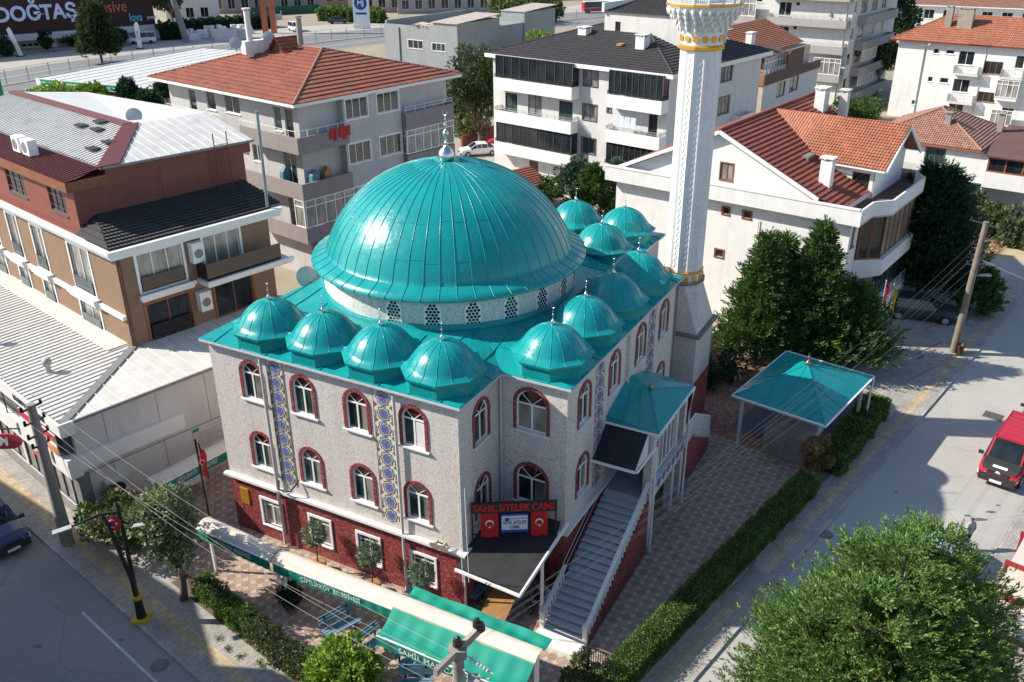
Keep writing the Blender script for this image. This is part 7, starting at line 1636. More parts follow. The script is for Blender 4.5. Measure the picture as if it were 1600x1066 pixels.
def person(label, loc, yaw, J, shirt, trousers, s=1.25, zc=(0.0, 0.9), group=None):
    """J: joint positions in metres (facing -Y); one continuous body; clothing by height bands of the same surface"""
    o = thing('person', label, 'person', loc, yaw); names = list(J); idx = {n: i for i, n in enumerate(names)}
    E_ = [('hip', 'belly'), ('belly', 'chest'), ('chest', 'neck'), ('neck', 'head'), ('head', 'crown')]
    for sd_ in 'lr': E_ += [('hip', 'th' + sd_), ('th' + sd_, 'kn' + sd_), ('kn' + sd_, 'an' + sd_), ('an' + sd_, 'to' + sd_), ('chest', 'sh' + sd_), ('sh' + sd_, 'el' + sd_), ('el' + sd_, 'wr' + sd_), ('wr' + sd_, 'ha' + sd_)]
        
    rad = {'hip': .15, 'belly': .14, 'chest': .16, 'neck': .06, 'head': .095, 'crown': .085, 'th': .09, 'kn': .06, 'an': .042, 'to': .04, 'sh': .065, 'el': .045, 'wr': .032, 'ha': .035}
    rr_ = [rad[n] if n in rad else rad[n[:2]] for n in names]
    for sd_ in 'lr':
        w_, h_ = Vector(J['wr' + sd_]), Vector(J['ha' + sd_]); d = (h_ - w_).normalized(); sdv = d.cross(Vector((0, 1, .3))).normalized()
        for k, (off_, ln) in enumerate(((-.03, .07), (-.01, .085), (.012, .08), (.032, .065))):
            n1 = f'f{sd_}{k}a'; n2 = f'f{sd_}{k}b'; names += [n1, n2]; J[n1] = tuple(h_ + sdv * off_ + d * .03); J[n2] = tuple(h_ + sdv * off_ * 1.2 + d * (.03 + ln) + Vector((0, -.01, -.01))); rr_ += [.01, .008]; idx[n1] = len(names) - 2; idx[n2] = len(names) - 1; E_ += [('ha' + sd_, n1), (n1, n2)]
        n1 = f't{sd_}a'; names.append(n1); J[n1] = tuple(w_ + sdv * -.06 + d * .06); rr_.append(.01); idx[n1] = len(names) - 1; E_.append(('wr' + sd_, n1))
    b = skin_body('body', [Vector(J[n]) * s for n in names], [(idx[a], idx[c_]) for a, c_ in E_], [r_ * s for r_ in rr_], ['skin', shirt, trousers, 'hair_dark'], o)
    head = Vector(J['head']) * s; hip = Vector(J['hip']) * s; chest = Vector(J['chest']) * s; neck = Vector(J['neck']) * s
    P_ = {n: Vector(J[n]) * s for n in names}
    def segd(p, a, c_):
        t = max(0, min(1, (p - a).dot(c_ - a) / max(1e-9, (c_ - a).length_squared))); return (p - a.lerp(c_, t)).length
    for f in b.data.polygons:
        c_ = f.center; best = min(((segd(c_, P_[x], P_[y]), x, y) for x, y in E_), key=lambda q_: q_[0]); x, y = best[1], best[2]
        if x[:2] in ('th', 'kn') or y[:2] == 'th': f.material_index = 2
        elif x[:2] == 'an' : f.material_index = 3
        elif y in ('belly', 'chest') or x in ('hip',) or y[:2] in ('sh', 'el') or (y[:2] == 'wr' and shirt == 'cloth_dark'): f.material_index = 1
        elif y == 'neck': f.material_index = 1 if c_.z < neck.z - .04 * s else 0
        elif x == 'head' and (c_.z > head.z + .05 * s or c_.y > head.y + .03 * s): f.material_index = 3
    q = MB(); q.extr([(head.x - .012 * s, head.y - .09 * s, head.z - .02 * s), (head.x + .012 * s, head.y - .09 * s, head.z - .02 * s), (head.x, head.y - .088 * s, head.z + .03 * s)], (0, -.03 * s, 0)); q.build('nose', 'skin', o)
    for sx in (-1, 1): q = MB(); q.tube([(head.x + sx * .035 * s, head.y - .088 * s, head.z + .03 * s), (head.x + sx * .035 * s, head.y - .1 * s, head.z + .03 * s)], .01 * s, 6); q.build('eye', 'hair_dark', o); q = MB(); q.tube([(head.x + sx * .09 * s, head.y, head.z), (head.x + sx * .108 * s, head.y + .01, head.z)], .026 * s, 6); q.build('ear', 'skin', o)
    q = MB(); q.box(head.x - .026 * s, head.x + .026 * s, head.y - .1 * s, head.y - .086 * s, head.z - .055 * s, head.z - .045 * s); q.build('mouth', 'beam_red', o)
    return o
stand = dict(hip=(0, 0, .95), belly=(0, 0, 1.12), chest=(0, 0, 1.35), neck=(0, 0, 1.5), head=(0, -.02, 1.63), crown=(0, -.01, 1.7), thl=(-.1, 0, .88), knl=(-.11, -.04, .5), anl=(-.12, .06, .09), tol=(-.12, -.12, .04), thr=(.1, 0, .88), knr=(.11, -.1, .5), anr=(.12, -.08, .09), tor=(.13, -.26, .04), shl=(-.19, 0, 1.42), ell=(-.26, .04, 1.14), wrl=(-.27, -.04, .9), hal=(-.27, -.06, .84), shr=(.19, 0, 1.42), elr=(.26, .06, 1.14), wrr=(.27, -.03, .9), har=(.27, -.05, .84))
person('man in a grey shirt and jeans walking on the street beside the foreground conifer', P(1507, 860), R(200), dict(stand), 'cloth_grey', 'denim')
sit = dict(hip=(0, .02, .5), belly=(0, .0, .68), chest=(0, -.06, .9), neck=(0, -.1, 1.04), head=(0, -.14, 1.16), crown=(0, -.13, 1.23), thl=(-.11, -.06, .5), knl=(-.13, -.42, .5), anl=(-.13, -.42, .09), tol=(-.13, -.58, .04), thr=(.11, -.06, .5), knr=(.14, -.44, .5), anr=(.14, -.46, .09), tor=(.14, -.62, .04), shl=(-.18, -.06, .97), ell=(-.24, -.16, .72), wrl=(-.14, -.34, .6), hal=(-.1, -.4, .58), shr=(.18, -.06, .97), elr=(.24, -.16, .72), wrr=(.14, -.34, .6), har=(.1, -.4, .58))
person('person in dark clothes sitting on the white chair beside the marble stairs', (cp_.x, cp_.y, .12), R(-60), dict(sit), 'cloth_dark', 'cloth_dark')

# flags on poles
def flagpole(label, loc, h, col, marks=True, lab2='', r=.05):
    o = thing('flagpole', label, 'flagpole', loc); q = MB(); q.tube([(0, 0, 0), (0, 0, h)], r, 8); q.lathe([(.0, h + .12), (.08, h + .05), (.0, h - .02)][::-1], 8); q.build('pole', 'steel_paint' if r < .06 else 'iron_dark', o)
    f_ = thing('flag', lab2, 'flag', loc); q = MB(); V = []; n = 6
    for j in range(9):
        for i in range(n + 1): t = i / n; V.append((.06 + t * .3 + .05 * math.sin(j), .12 * math.sin(t * 7 + j * .3), h - .1 - j * .24 - t * .5))
    q.add(V, [(j * (n + 1) + i, j * (n + 1) + i + 1, (j + 1) * (n + 1) + i + 1, (j + 1) * (n + 1) + i) for j in range(8) for i in range(n)], smooth=True); q.build('cloth', col, f_)
    if marks: flag_marks(plane_mat((.22, -.17, h - 1.2), (0, 0, -1), (1, 0, .2)), .16, f_)
    return o
flagpole('tall pole with a drooping red flag before the white house', P(1364, 553), 6.1, 'flag_red', True, 'drooping red flag on the left pole before the white house'); flagpole('tall pole with a drooping yellow flag before the white house', P(1377, 553), 5.8, mat('flag_yellow', (.62, .4, .02), .7), False, 'drooping yellow flag on the right pole before the white house')
flagpole('dark pole with a red flag at the left corner of the mosque', M.w(-1.6, 15.2, .1), 6.6, 'flag_red', True, 'red Turkish flag drooping on the pole at the left mosque corner', .06)

# ablution pavilion
pc_ = [P(1290, 668, 3.9), P(1143, 620, 3.9), P(1366, 590, 3.9)]
PA = Frame(pc_[0].x, pc_[0].y, math.degrees(math.atan2((pc_[2] - pc_[0]).y, (pc_[2] - pc_[0]).x))); LX = PA.loc(pc_[2]).x; LY = PA.loc(pc_[1]).y
pv = thing('pavilion', 'square pavilion with low turquoise pyramid roof and copper finial by the right pavement', 'pavilion', PA.o, PA.a)
ap = (LX / 2, LY / 2, 5.5); q = MB(); cs = [(0, 0, 3.95), (LX, 0, 3.95), (LX, LY, 3.95), (0, LY, 3.95)]
for i in range(4):
    a, b = Vector(cs[i]), Vector(cs[(i + 1) % 4]); q.quad(a, b, ap); q.bar(a, ap, .06, .06)
    for k in range(1, 6):
        t = k / 6; p = a.lerp(b, t); e_ = Vector(ap); m0 = a.lerp(b, .5); q.bar(p, p + (e_ - m0) * (1 - abs(t - .5) * 2), .03, .05)
for i in range(4): a, b = Vector(cs[i]), Vector(cs[(i + 1) % 4]); q.quad(a, b, b - Vector((0, 0, .12)), a - Vector((0, 0, .12)))
q.build('roof', 'teal_metal', pv); q = MB(); q.box(.05, LX - .05, .05, LY - .05, 3.78, 3.83); [q.bar(cs[i], cs[(i + 1) % 4], .08, .1) for i in range(4)]; q.build('gutter', 'white_pvc', pv)
finial(pv, ap[0], ap[1], ap[2] - .03, (.3, .36, .0001), 'copper')
for x, y in ((.5, .5), (LX - .5, .5), (LX - .5, LY - .5), (.5, LY - .5)): q = MB(); q.bar((x, y, .1), (x, y, 3.8), .16); q.build('post', 'green_paint' if False else 'pipe_grey', pv)
q = MB(); q.box(1.1, 3.8, 1.3, 4.1, .1, 1.9); q.build('basin_block', 'concrete', pv)
q = MB()
for k in range(3): q.tube([(1.08, 1.8 + k * .8, 1.1), (.85, 1.8 + k * .8, 1.1), (.85, 1.8 + k * .8, 1.0)], .04, 6)
q.build('tap', 'steel', pv)
q = MB(); q.box(.05, .1, .0, 0.05, 0, .1)
pvp = thing('downpipe_stand', 'white downpipe post at the street corner of the pavilion', 'pipe', PA.w(LX - .1, -.05), PA.a); q = MB(); q.tube([(0, 0, 3.8), (.05, .1, 3.0), (.05, .1, .1)], .06, 8); q.build('pipe', 'white_pvc', pvp)

# iron gate and low fence
ga = P(919, 1063, .1); gb_ = P(957, 1085, .1); d = gb_ - ga; gt_ = thing('iron_gate', 'small arched black iron gate at the bottom edge by the hedge', 'gate', ga, math.atan2(d.y, d.x)); LG_ = d.length
q = MB(); [q.bar((x, 0, 0), (x, 0, 1.5 + .6 * math.sin(PI * x / LG_)), .03) for x in np.linspace(0, LG_, 12)]; q.tube([(LG_ * t, 0, 1.5 + .6 * math.sin(PI * t)) for t in np.linspace(0, 1, 10)], .03, 6); q.bar((0, 0, .3), (LG_, 0, .3), .04); q.bar((0, 0, 1.2), (LG_, 0, 1.2), .04)
for k in range(4): q.tube([(LG_ * (k + .5) / 4 + .14 * math.cos(t), 0, .75 + .14 * math.sin(t)) for t in np.linspace(0, 5, 10)], .015, 4)
q.build('ironwork', 'black_metal', gt_); q = MB(); q.box(-.1, 0, -.05, .05, 0, 1.9); q.box(LG_, LG_ + .1, -.05, .05, 0, 1.9); q.build('gate_post', 'black_metal', gt_)
fc = thing('fence', 'low black fence behind the long right-hand hedge on the pavement side', 'fence', P(975, 1092, .1), SA)
q = MB(); railing(q, [(0, 0, 0), (19.5, 0, 0)], 1.0, rails=2, r=.02); q.build('rail', 'black_metal', fc)
q = MB(); q.box(0, 31, -.1, .08, 0, .16); tag(q.build('low_kerb_wall', 'concrete', None, P(975, 1092, .1) - Vector((0, 0, .02)), SA), 'low concrete kerb wall at the foot of the right-hand hedges', 'wall')
nf = thing('neighbour_fence', 'white railing fence along the front steps of the white house', 'fence', GR.w(38.5, 8.2, .1), SA); q = MB(); railing(q, [(0, 0, 0), (9, 0, 0)], 1.9, rails=3, r=.03, bars=34); q.build('rail', 'pipe_grey', nf)
q = MB(); q.box(0, 7, -.6, 2.2, 0, .18); q.box(.3, 7, 0, 2.2, .18, .36); tag(q.build('front_steps', 'concrete', None, GR.w(36.5, 6.2, .1), SA), 'pale steps in front of the white house behind the flagpoles', 'steps')
wl = MB(); wl.box(0, 6.5, 0, .25, 0, 1.6); tag(wl.build('garden_wall', 'wall_offwhite', None, GR.w(24.5, 16.0, .1), SA), 'low pale garden wall in deep shade under the conifers', 'wall')
ba = thing('banner', 'yellow banner hanging on the white house behind the conifers', 'banner', Wh.w(1.5, -1.9, 0), Wh.a); q = MB(); q.box(0, 2.6, -.05, 0, 1.7, 2.9); q.build('cloth', 'flag_yellow', ba)
hs_ = thing('loudspeaker', 'pair of cream horn loudspeakers on the mosque ledge near the corner', 'loudspeaker', M.w(.2, 1.1, 3.9), M.a)
for s in (0, .45): q = MB(); q.lathe([(.05, 0), (.08, .15), (.16, .3), (.28, .38)], 12); Rm = Matrix.Rotation(-1.9, 3, 'Y'); q.v = [tuple(Rm @ Vector(v) + Vector((-.1, s, .25))) for v in q.v]; q.build('horn', 'canvas_cream' if False else 'wall_beige', hs_)
q = MB(); q.bar((-.1, -.1, .1), (-.1, .6, .1), .05); q.bar((-.1, .2, .1), (-.1, .2, -.15), .05); q.build('bracket', 'iron_dark', hs_)
dish('pale green satellite dish standing beside the drum of the main dome', M.w(7.6, 14.7, 12.0), .62, M.a + R(150))
q = MB(); q.box(.24, .297, 14.0, 14.6, 1.9, 2.9); tag(q.build('wall_plaque', 'gold', None, M.o, M.a), 'square brass plaque on the red wall at the left end', 'plaque')
tag(MB().box(.18, .28, -.0, .02, 0, 0).build('x', 'gold'), '', None) if False else None

# ================================================================== poles' wires
hz = P(715, 1012, 9.0)
bp_ = thing('utility_pole', 'concrete pole with forked arms and brown insulators at the bottom centre', 'utility pole', (hz.x, hz.y, 0))
q = MB(); q.tube([(0, 0, 0), (0, 0, 8.75)], [.3, .2], 12); q.build('post', 'concrete', bp_)
a_ = P(680, 1050, 9.0) - hz; b_ = P(748, 988, 9.35) - hz
q = MB(); q.bar(tuple(Vector((0, 0, 8.95)) + a_), (0, 0, 8.85), .16, .26); q.bar((0, 0, 8.85), tuple(Vector((0, 0, 9.1)) + b_), .16, .26); q.box(-.3, .3, -.22, .22, 8.65, 9.0); q.build('crossarm', 'concrete', bp_)
def insul(x, y, z, s=1, par=bp_): q = MB(); q.lathe([(.05 * s, z), (.05 * s, z + .08), (.14 * s, z + .1), (.15 * s, z + .16), (.09 * s, z + .2), (.14 * s, z + .22), (.14 * s, z + .28), (.09 * s, z + .31), (.12 * s, z + .34), (.1 * s, z + .42), (.03 * s, z + .48)], 14, (x, y)); return q.build('insulator', mat('porcelain_brown', (.05, .03, .03), .2, .1, 6), par)
insul(0, 0, 9.0, 1.15); insul(b_.x * .92, b_.y * .92, b_.z + 9.2 - .02); insul(b_.x * 1.12, b_.y * 1.12 - .1, b_.z + 9.05)
for k in range(2):
    o_ = Vector((.45 + .1 * k, -.1 - .5 * k, 8.6 - .4 * k)); q = MB(); dd_ = Vector((.75, -.45, -.25)).normalized()
    for i in range(6): c_ = o_ + dd_ * i * .13; q.tube([tuple(c_), tuple(c_ + dd_ * .04)], .09, 10)
    q.tube([tuple(o_ - dd_ * .2), tuple(o_ + dd_ * .9)], .025, 6); q.build('strain_insulator', 'wall_offwhite', bp_)
q = MB(); q.box(.35, .75, -.9, -.5, 8.0, 8.35); q.tube([(.2, -.3, 8.3), (.6, -.8, 8.5), (.9, -.5, 8.1), (1.1, -.8, 8.4)], .03, 6); q.build('cable_clamp', 'steel_paint', bp_)
def wire(a, b, sag, r=.0065, label='thin overhead wires running between the concrete poles', group='overhead wires', m='wire_grey'):
    a, b = Vector(a), Vector(b); n = 16; q = MB(); q.tube([tuple(a.lerp(b, i / n) - Vector((0, 0, sag * 4 * (i / n) * (1 - i / n)))) for i in range(n + 1)], r, 4, cap=False)
    return tag(q.build('overhead_wire', m), label, 'wire', group)
mat('wire_grey', (.24, .24, .24), .5, .05)
H9 = Vector((hz.x, hz.y, 9.3)); rp0 = Vector(pb_)
tops_r = [rp0 + Vector((.25, 0, z)) + Vector((math.cos(SA + PI / 2), math.sin(SA + PI / 2), 0)) * s for z, s in ((9.1, -.5), (9.1, .5), (8.3, -.55), (8.3, .55), (7.5, -.6), (7.5, .6))]
for i, t in enumerate(tops_r): wire(H9 + b_ * (.9 - i * .3) + Vector((0, 0, -.12 * i)), t, .9 + .12 * i)
lt = [Vector(lp_) + Vector((math.cos(SA + .2) * s, math.sin(SA + .2) * s, z)) for z, s in ((9, .5), (8.2, -.5), (8.2, .5), (7.4, .5))]
for i, t in enumerate(lt): wire(t, H9 + a_ * (.2 + i * .25) + Vector((0, 0, -.3 - .2 * i)), .8 + .1 * i); wire(t, t + Vector((-30, 26, 0)) + Vector((0, 0, .3 * i)), .8)
for i, t in enumerate(tops_r[:4]): wire(t, t + (GR.w(40, 0) - GR.w(0, 0)), 1.0)
wire(rp0 + Vector((.2, 0, 7.9)), rp0 + Vector((16, -14, 5)), .7, .02, 'service cable sagging from the right concrete pole to the right edge', 'service cables')
for dx in (0, .28): wire(M.w(-1.2, -.6, 3.4) + Vector((dx, 0, 0)), M.w(-1.2, -.6, 9.3) + Vector((dx, -1.0, 0)), 0, .014, 'two white upright cables rising in front of the mosque corner', 'upright cables', 'white_paint')

# manhole covers, patches on the street
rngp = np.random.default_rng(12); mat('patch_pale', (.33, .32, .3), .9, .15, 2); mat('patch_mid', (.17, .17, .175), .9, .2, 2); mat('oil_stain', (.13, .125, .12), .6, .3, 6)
def blob(u, v, rx, ry, m, z=.0045, n=14, ang=0):
    p = P(u, v); pts = [(p.x + rx * math.cos(t) * rngp.uniform(.7, 1.15) * math.cos(ang) - ry * math.sin(t) * math.sin(ang), p.y + rx * math.cos(t) * math.sin(ang) + ry * math.sin(t) * rngp.uniform(.7, 1.15) * math.cos(ang), z) for t in np.linspace(0, 2 * PI, n + 1)[:-1]]
    struct(MB().quad(*pts).build('road_patch', m))
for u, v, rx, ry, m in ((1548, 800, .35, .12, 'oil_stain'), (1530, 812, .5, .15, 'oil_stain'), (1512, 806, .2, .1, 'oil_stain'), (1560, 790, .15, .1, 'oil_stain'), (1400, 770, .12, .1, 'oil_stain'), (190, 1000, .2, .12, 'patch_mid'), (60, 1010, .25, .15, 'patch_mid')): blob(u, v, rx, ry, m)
for u, v in ((250, 1040), (1290, 835)):
    p = P(u, v); q = MB(); q.lathe([(.42, .0), (.42, .008), (.0, .009)], 20, (p.x, p.y)); struct(q.build('manhole_cover', 'patch_mid'))
for i in range(3): q = MB(); a_ = GR.w(34 + i * 5, 2.6 + i, .128); struct(MB().quad(*[(a_.x + x, a_.y + y, .128) for x, y in ((0, 0), (.1, 0), (3.1, 2.2), (3.0, 2.25))]).build('paving_stripe', 'cladding_red'))
for k, (u, v, w_) in enumerate(((1352, 706, .9), (1175, 913, 1.1), (1552, 650, .5))):
    p_ = GR.loc(P(u, v)); q = MB(); q.box(p_.x - w_, p_.x + w_, p_.y - .6, p_.y + .6, .0, .006 if k != 1 else .131); tag(q.build('road_patch', mat('patch_dark', (.08, .08, .085), .9, .2, 4) if k != 1 else 'concrete', None, GR.o, GR.a), None, None, None, 'structure')

# ================================================================== far background
far_line = [Vector(p) for p in ((-150, 90, 0), (-122, 150, 0), (-103, 189, 0), (-94, 208, 0), (-45, 260, 0), (12, 300, 0), (31, 315, 0), (120, 380, 0), (300, 500, 0))]
def ribbon(name, off0, off1, z, m):
    L_, R_ = [], []
    for i, p in enumerate(far_line):
        d = (far_line[min(i + 1, len(far_line) - 1)] - far_line[max(i - 1, 0)]).normalized(); n_ = Vector((-d.y, d.x, 0)); L_.append(p + n_ * off0); R_.append(p + n_ * off1)
    q = MB()
    for i in range(len(L_) - 1): q.quad((L_[i].x, L_[i].y, z), (R_[i].x, R_[i].y, z), (R_[i + 1].x, R_[i + 1].y, z), (L_[i + 1].x, L_[i + 1].y, z))
    return struct(q.build(name, m))
ground_mat('highway_asphalt', (.17, .175, .185), (.21, .215, .22), .05, 0)
ribbon('highway', -14, -.8, .004, 'highway_asphalt'); ribbon('highway', .8, 16, .004, 'highway_asphalt'); ribbon('median', -.8, .8, .1, 'concrete'); ribbon('highway_verge', 16, 19, .02, 'kerb_stone'); ribbon('service_road', 19, 36, .006, 'concrete_road'); ribbon('highway_line', -7.6, -7.3, .01, 'road_paint'); ribbon('highway_line', 8, 8.3, .01, 'road_paint')
hf = thing('median_fence', 'long thin grey mesh fence on the highway median', 'fence')
q = MB()
for a, b in zip(far_line[:-1], far_line[1:]):
    n_ = max(1, int((b - a).length / 5))
    for k in range(n_): p = a.lerp(b, k / n_); q.bar((p.x, p.y, .1), (p.x, p.y, 3.0), .14)
    for z in (1.2, 3.0): q.bar((a.x, a.y, z), (b.x, b.y, z), .06)
q.build('rail', 'steel_paint', hf)
for k, (u, v) in enumerate(((60, 158), (110, 118))):
    pass
# furniture store with the big sign
c0 = P(243, 60); DG = Frame(c0.x, c0.y, 38); XL0 = -70
DG = Frame(DG.w(XL0, 0).x, DG.w(XL0, 0).y, 38)
dg = bld('furniture_store', 'long dark brown furniture store with giant white and orange lettering at the top left', 'building', DG)
E_ = -XL0
zf = DG.onY(243, 37)[1]
q = MB(); q.box(0, E_, 0, 30, 0, zf - 1.6); q.build('wall', 'wall_grey', dg)
q = MB(); q.box(-1, E_ + .3, -1.2, 30, zf, 22); q.build('sign_wall', mat('store_brown', (.045, .02, .017), .8, .08, .3), dg)
q = MB(); q.box(-1, E_ + 1, -2.6, 0, zf - 1.6, zf - .01); q.build('canopy_band', 'wall_offwhite', dg)
for x in np.arange(4, E_, 9.5): q = MB(); q.box(x, x + 2.4, -.4, 0, 0, zf - 1.61); q.build('column', 'wall_offwhite', dg)
for x in np.arange(7, E_ - 6, 9.5): glazing(dg, 'R', -.08, x, x + 6, .3, zf - 2, 4, 'wall_beige', 'glass_dark', .7, .25)
def dogtext(body, u0, v0, u1, v1, m, bold=0, fit=True):
    a, b = DG.onY(u0, v0, -1.3), DG.onY(u1, v1, -1.3); sz = abs(a[1] - b[1]); w_ = b[0] - a[0]
    return text('lettering', body, sz, plane_mat(((a[0] + b[0]) / 2, -1.3, (a[1] + b[1]) / 2), (1, 0, 0), (0, 0, 1)), m, dg, depth=.1, width=w_, bold=bold)
a, b = DG.onY(-8, 21, -1.3), DG.onY(119, 16, -1.3); zc_ = (a[1] + b[1]) / 2 - .4
letters = mat('letters_white', (.6, .65, .85), .5)
text('lettering', 'DO\u011eTA\u015e', 5.0, plane_mat(((a[0] + b[0]) / 2, -1.3, zc_), (1, 0, 0), (0, 0, 1)), 'letters_white', dg, depth=.15, width=b[0] - a[0], bold=.15)
a, b = DG.onY(123, 13, -1.3), DG.onY(197, 9, -1.3)
text('lettering', 'exclusive', 4.2, plane_mat(((a[0] + b[0]) / 2, -1.3, (a[1] + b[1]) / 2 - .2), (1, 0, 0), (0, 0, 1)), mat('letters_orange', (.55, .14, .05), .5), dg, depth=.1, width=b[0] - a[0])
a, b = DG.onY(202, 28, -1.3), DG.onY(222, 27, -1.3)
text('lettering', 'lova', 3.0, plane_mat(((a[0] + b[0]) / 2, -1.3, a[1]), (1, 0, 0), (0, 0, 1)), mat('letters_cyan', (.1, .45, .6), .5), dg, depth=.1, width=b[0] - a[0], bold=.03)
text('lettering', 'yatak', 1.3, plane_mat((b[0] + 2.6, -1.3, a[1] - .2), (1, 0, 0), (0, 0, 1)), 'letters_white', dg, depth=.1)
text('lettering', 'DO\u011eTA\u015e', 1.3, plane_mat((DG.onY(90, 50, -2.7)[0], -2.7, zf - .8), (1, 0, 0), (0, 0, 1)), 'letters_white', dg, depth=.1)
# columnar signs and planters in front of it
for k, (u, v, h_, lean) in enumerate(((219, 76, 6.0, 0), (33, 88, 6.2, -1.6))):
    o = thing('banner_pillar', ['white upright beach-flag sign near the pickup', 'white leaning beach-flag sign at the far left'][k], 'sign', P(u, v)); q = MB(); q.extr([(-.55, 0, .1), (.55, 0, .1), (.55 + lean, 0, h_), (.1 + lean, 0, h_ + .6), (-.55 + lean, 0, h_)], (0, .2, 0)); q.build('panel', 'white_paint', o); q = MB(); q.lathe([(1.2, 0), (1.0, .15)], 10); q.build('foot', 'iron_dark', o)
    if k == 0: text('lettering', 'LOVA', .9, plane_mat((0, -.02, 3.2), (0, 0, 1), (-1, 0, 0)), 'sign_blue', o)
for k, (u, v, hh) in enumerate(((75, 80, 5.5), (12, 88, 4.5), (188, 72, 4.5), (120, 72, 3))):
    broad(['slim dark potted cypress by the store entrance', 'dark bush at the far left below the store sign', 'dark bush before the store window left of the pickup', 'small dark shrub between the store columns'][k], P(u, v), hh, 1.6 if k == 0 else 2.6, 'leaf_cypress', 20, 90, .6, .05, seed=90 + k, cat='shrub', name='shrub')
# stone goods yard
rng = np.random.default_rng(4)
for k in range(26):
    u = 290 + k * 4.0 + rng.uniform(-2, 2); v = 61 - k * .32 + rng.uniform(-4, 2); w_ = rng.uniform(1.2, 2.4); hh = rng.uniform(1.2, 2.8)
    q = MB(); q.box(-w_ / 2, w_ / 2, -w_ * .4, w_ * .4, 0, hh * .6); q.box(-w_ * .35, w_ * .35, -w_ * .3, w_ * .3, hh * .6, hh)
    tag(q.build('stone_block', 'marble_white', None, P(u, v), rng.uniform(0, 1)), 'pale carved stone block standing in the roadside stone yard', 'stone block', 'stone blocks in the roadside yard')
for k, (u, v) in enumerate(((354, 62), (372, 60))): q = MB(); q.box(-3, 3, -1.5, 1.5, 0, 2.2); q.box(-3.1, 3.1, -1.6, 1.6, 2.2, 2.6); tag(q.build('stone_crate', 'wall_offwhite', None, P(u, v), .1), ['pale boxy stone trough, left of the pair in the stone yard', 'pale boxy stone trough, right of the pair in the stone yard'][k], 'stone trough')
hedge('dark hedge behind the roadside stone yard', P(290, 55), P(425, 42), 3, 3.4, 'leaf_cypress', 16, .7, 0, 95, wob=.4)
hedge('dark bushes left of the stone yard behind the leaning post', P(252, 62), P(290, 60), 4, 4, 'leaf_cypress', 16, .7, 0, 96, wob=.4)
hedge('pale green roadside hedge left of the round blue logo pylon', P(502, 32), P(600, 36), 3.5, 3.6, 'leaf_hedge', 14, .7, 0, 97, wob=.4)
gp_ = P(292, 66); o = thing('lighting_mast', 'thick dark grey roadside mast rising out of the top of the picture', 'mast', gp_); q = MB(); q.tube([(0, 0, 0), (-4.2, 0, 24)], [.95, .6], 12); q.build('post', 'sheet_grey', o)
# pylon signs
o = thing('pylon_sign', 'tall roadside pylon on two orange legs with a pale and red sign box', 'sign', P(420, 52)); 
for x in (-1.6, .9): q = MB(); q.box(x, x + 1.5, -.6, .6, 0, 14); q.build('leg', mat('pylon_orange', (.45, .13, .06), .5), o)
q = MB(); q.box(-2.2, 3.0, -.8, .8, 12.5, 24); q.mat(1); q.box(-2.0, 2.8, -.83, -.805, 14, 15.2); q.box(-2.0, 2.8, -.83, -.805, 16, 17); q.build('panel', ['wall_beige', 'ad_red'], o)
o = thing('pylon_sign', 'white arched pylon with round blue logo in front of the grey warehouse roof', 'sign', P(566, 45)); q = MB(); q.extr([(-2.4, 0, 0), (2.4, 0, 0), (2.4, 0, 8)] + [(2.4 * math.cos(t), 0, 8 + 2.2 * math.sin(t)) for t in np.linspace(.2, PI - .2, 9)] + [(-2.4, 0, 8)], (0, .8, 0)); q.build('panel', 'white_paint', o)
q = MB(); q.tube([(0, -.05, 7.2), (0, -.01, 7.2)], 1.9, 20); q.build('logo_disc', 'sign_blue', o); text('lettering', 'MJ', 1.9, plane_mat((0, -.1, 7.2), (1, 0, 0), (0, 0, 1)), 'white_paint', o, bold=.05); q = MB(); q.box(-1.6, 1.6, -.04, -.01, 4.0, 4.6); q.build('name_strip', 'sign_blue', o); q = MB(); q.tube([(1, .4, 10.3), (1, .4, 11)], .5, 8); q.build('top_lamp', 'ad_red', o)
# buildings along the far road
def farbld(label, u, v, ang, w_, d_, h, m, rows=2, roof=None, gl='glass_dark', rm='concrete', cols=None):
    f_ = Frame(P(u, v).x, P(u, v).y, ang); o = bld('building', label, 'building', f_); hr_, hl_ = [], []
    for r_ in range(rows):
        for k in range(cols or int(w_ / 4.5)): x = 1.5 + k * 4.5; z = 1.4 + r_ * (h / rows); hr_ += wins(o, 'R', 0, [(x, x + 2.4, z, z + h / rows * .5, 2)], gl=gl)
        for k in range(int(d_ / 5)): y = 1.5 + k * 5; z = 1.4 + r_ * (h / rows); hl_ += wins(o, 'L', 0, [(y, y + 2.4, z, z + h / rows * .5, 2)], gl=gl)
    block(o, m, 0, w_, 0, d_, 0, h, hl_, hr_)
    if roof: hiproof(o, -1, w_ + 1, -1, d_ + 1, h + .3, 3.5, roof)
    else: q = MB(); q.box(-.3, w_ + .3, -.3, d_ + .3, h + .01, h + .5); q.build('roof', rm, o)
    return o
farbld('white house with blue framed window beside the furniture store', 262, 36, 15, 16, 12, 12, 'wall_white', 2)
farbld('low grey outbuilding with sloping walls behind the far road', 330, 22, 15, 40, 20, 7, 'wall_mauve', 1)
farbld('pale building behind the green fence at the top edge', 350, 12, 10, 60, 20, 12, 'wall_beige', 2)
farbld('dark building with bright columns at the top edge above the clay roof', 440, 6, 5, 50, 20, 14, 'wall_grey', 2)
farbld('cream yellow building with overhanging floor at the top centre', 545, 20, 8, 36, 22, 16, 'wall_beige', 3)
farbld('red and white shop with glazed front at the top centre', 622, 22, 8, 40, 24, 12, 'wall_grey', 2)
farbld('white blue-trimmed building above the slate-roof penthouse', 975, 8, 20, 50, 20, 16, 'wall_white', 3)
farbld('large white building at the top right corner', 1500, 28, -35, 60, 20, 16, 'wall_white', 3)
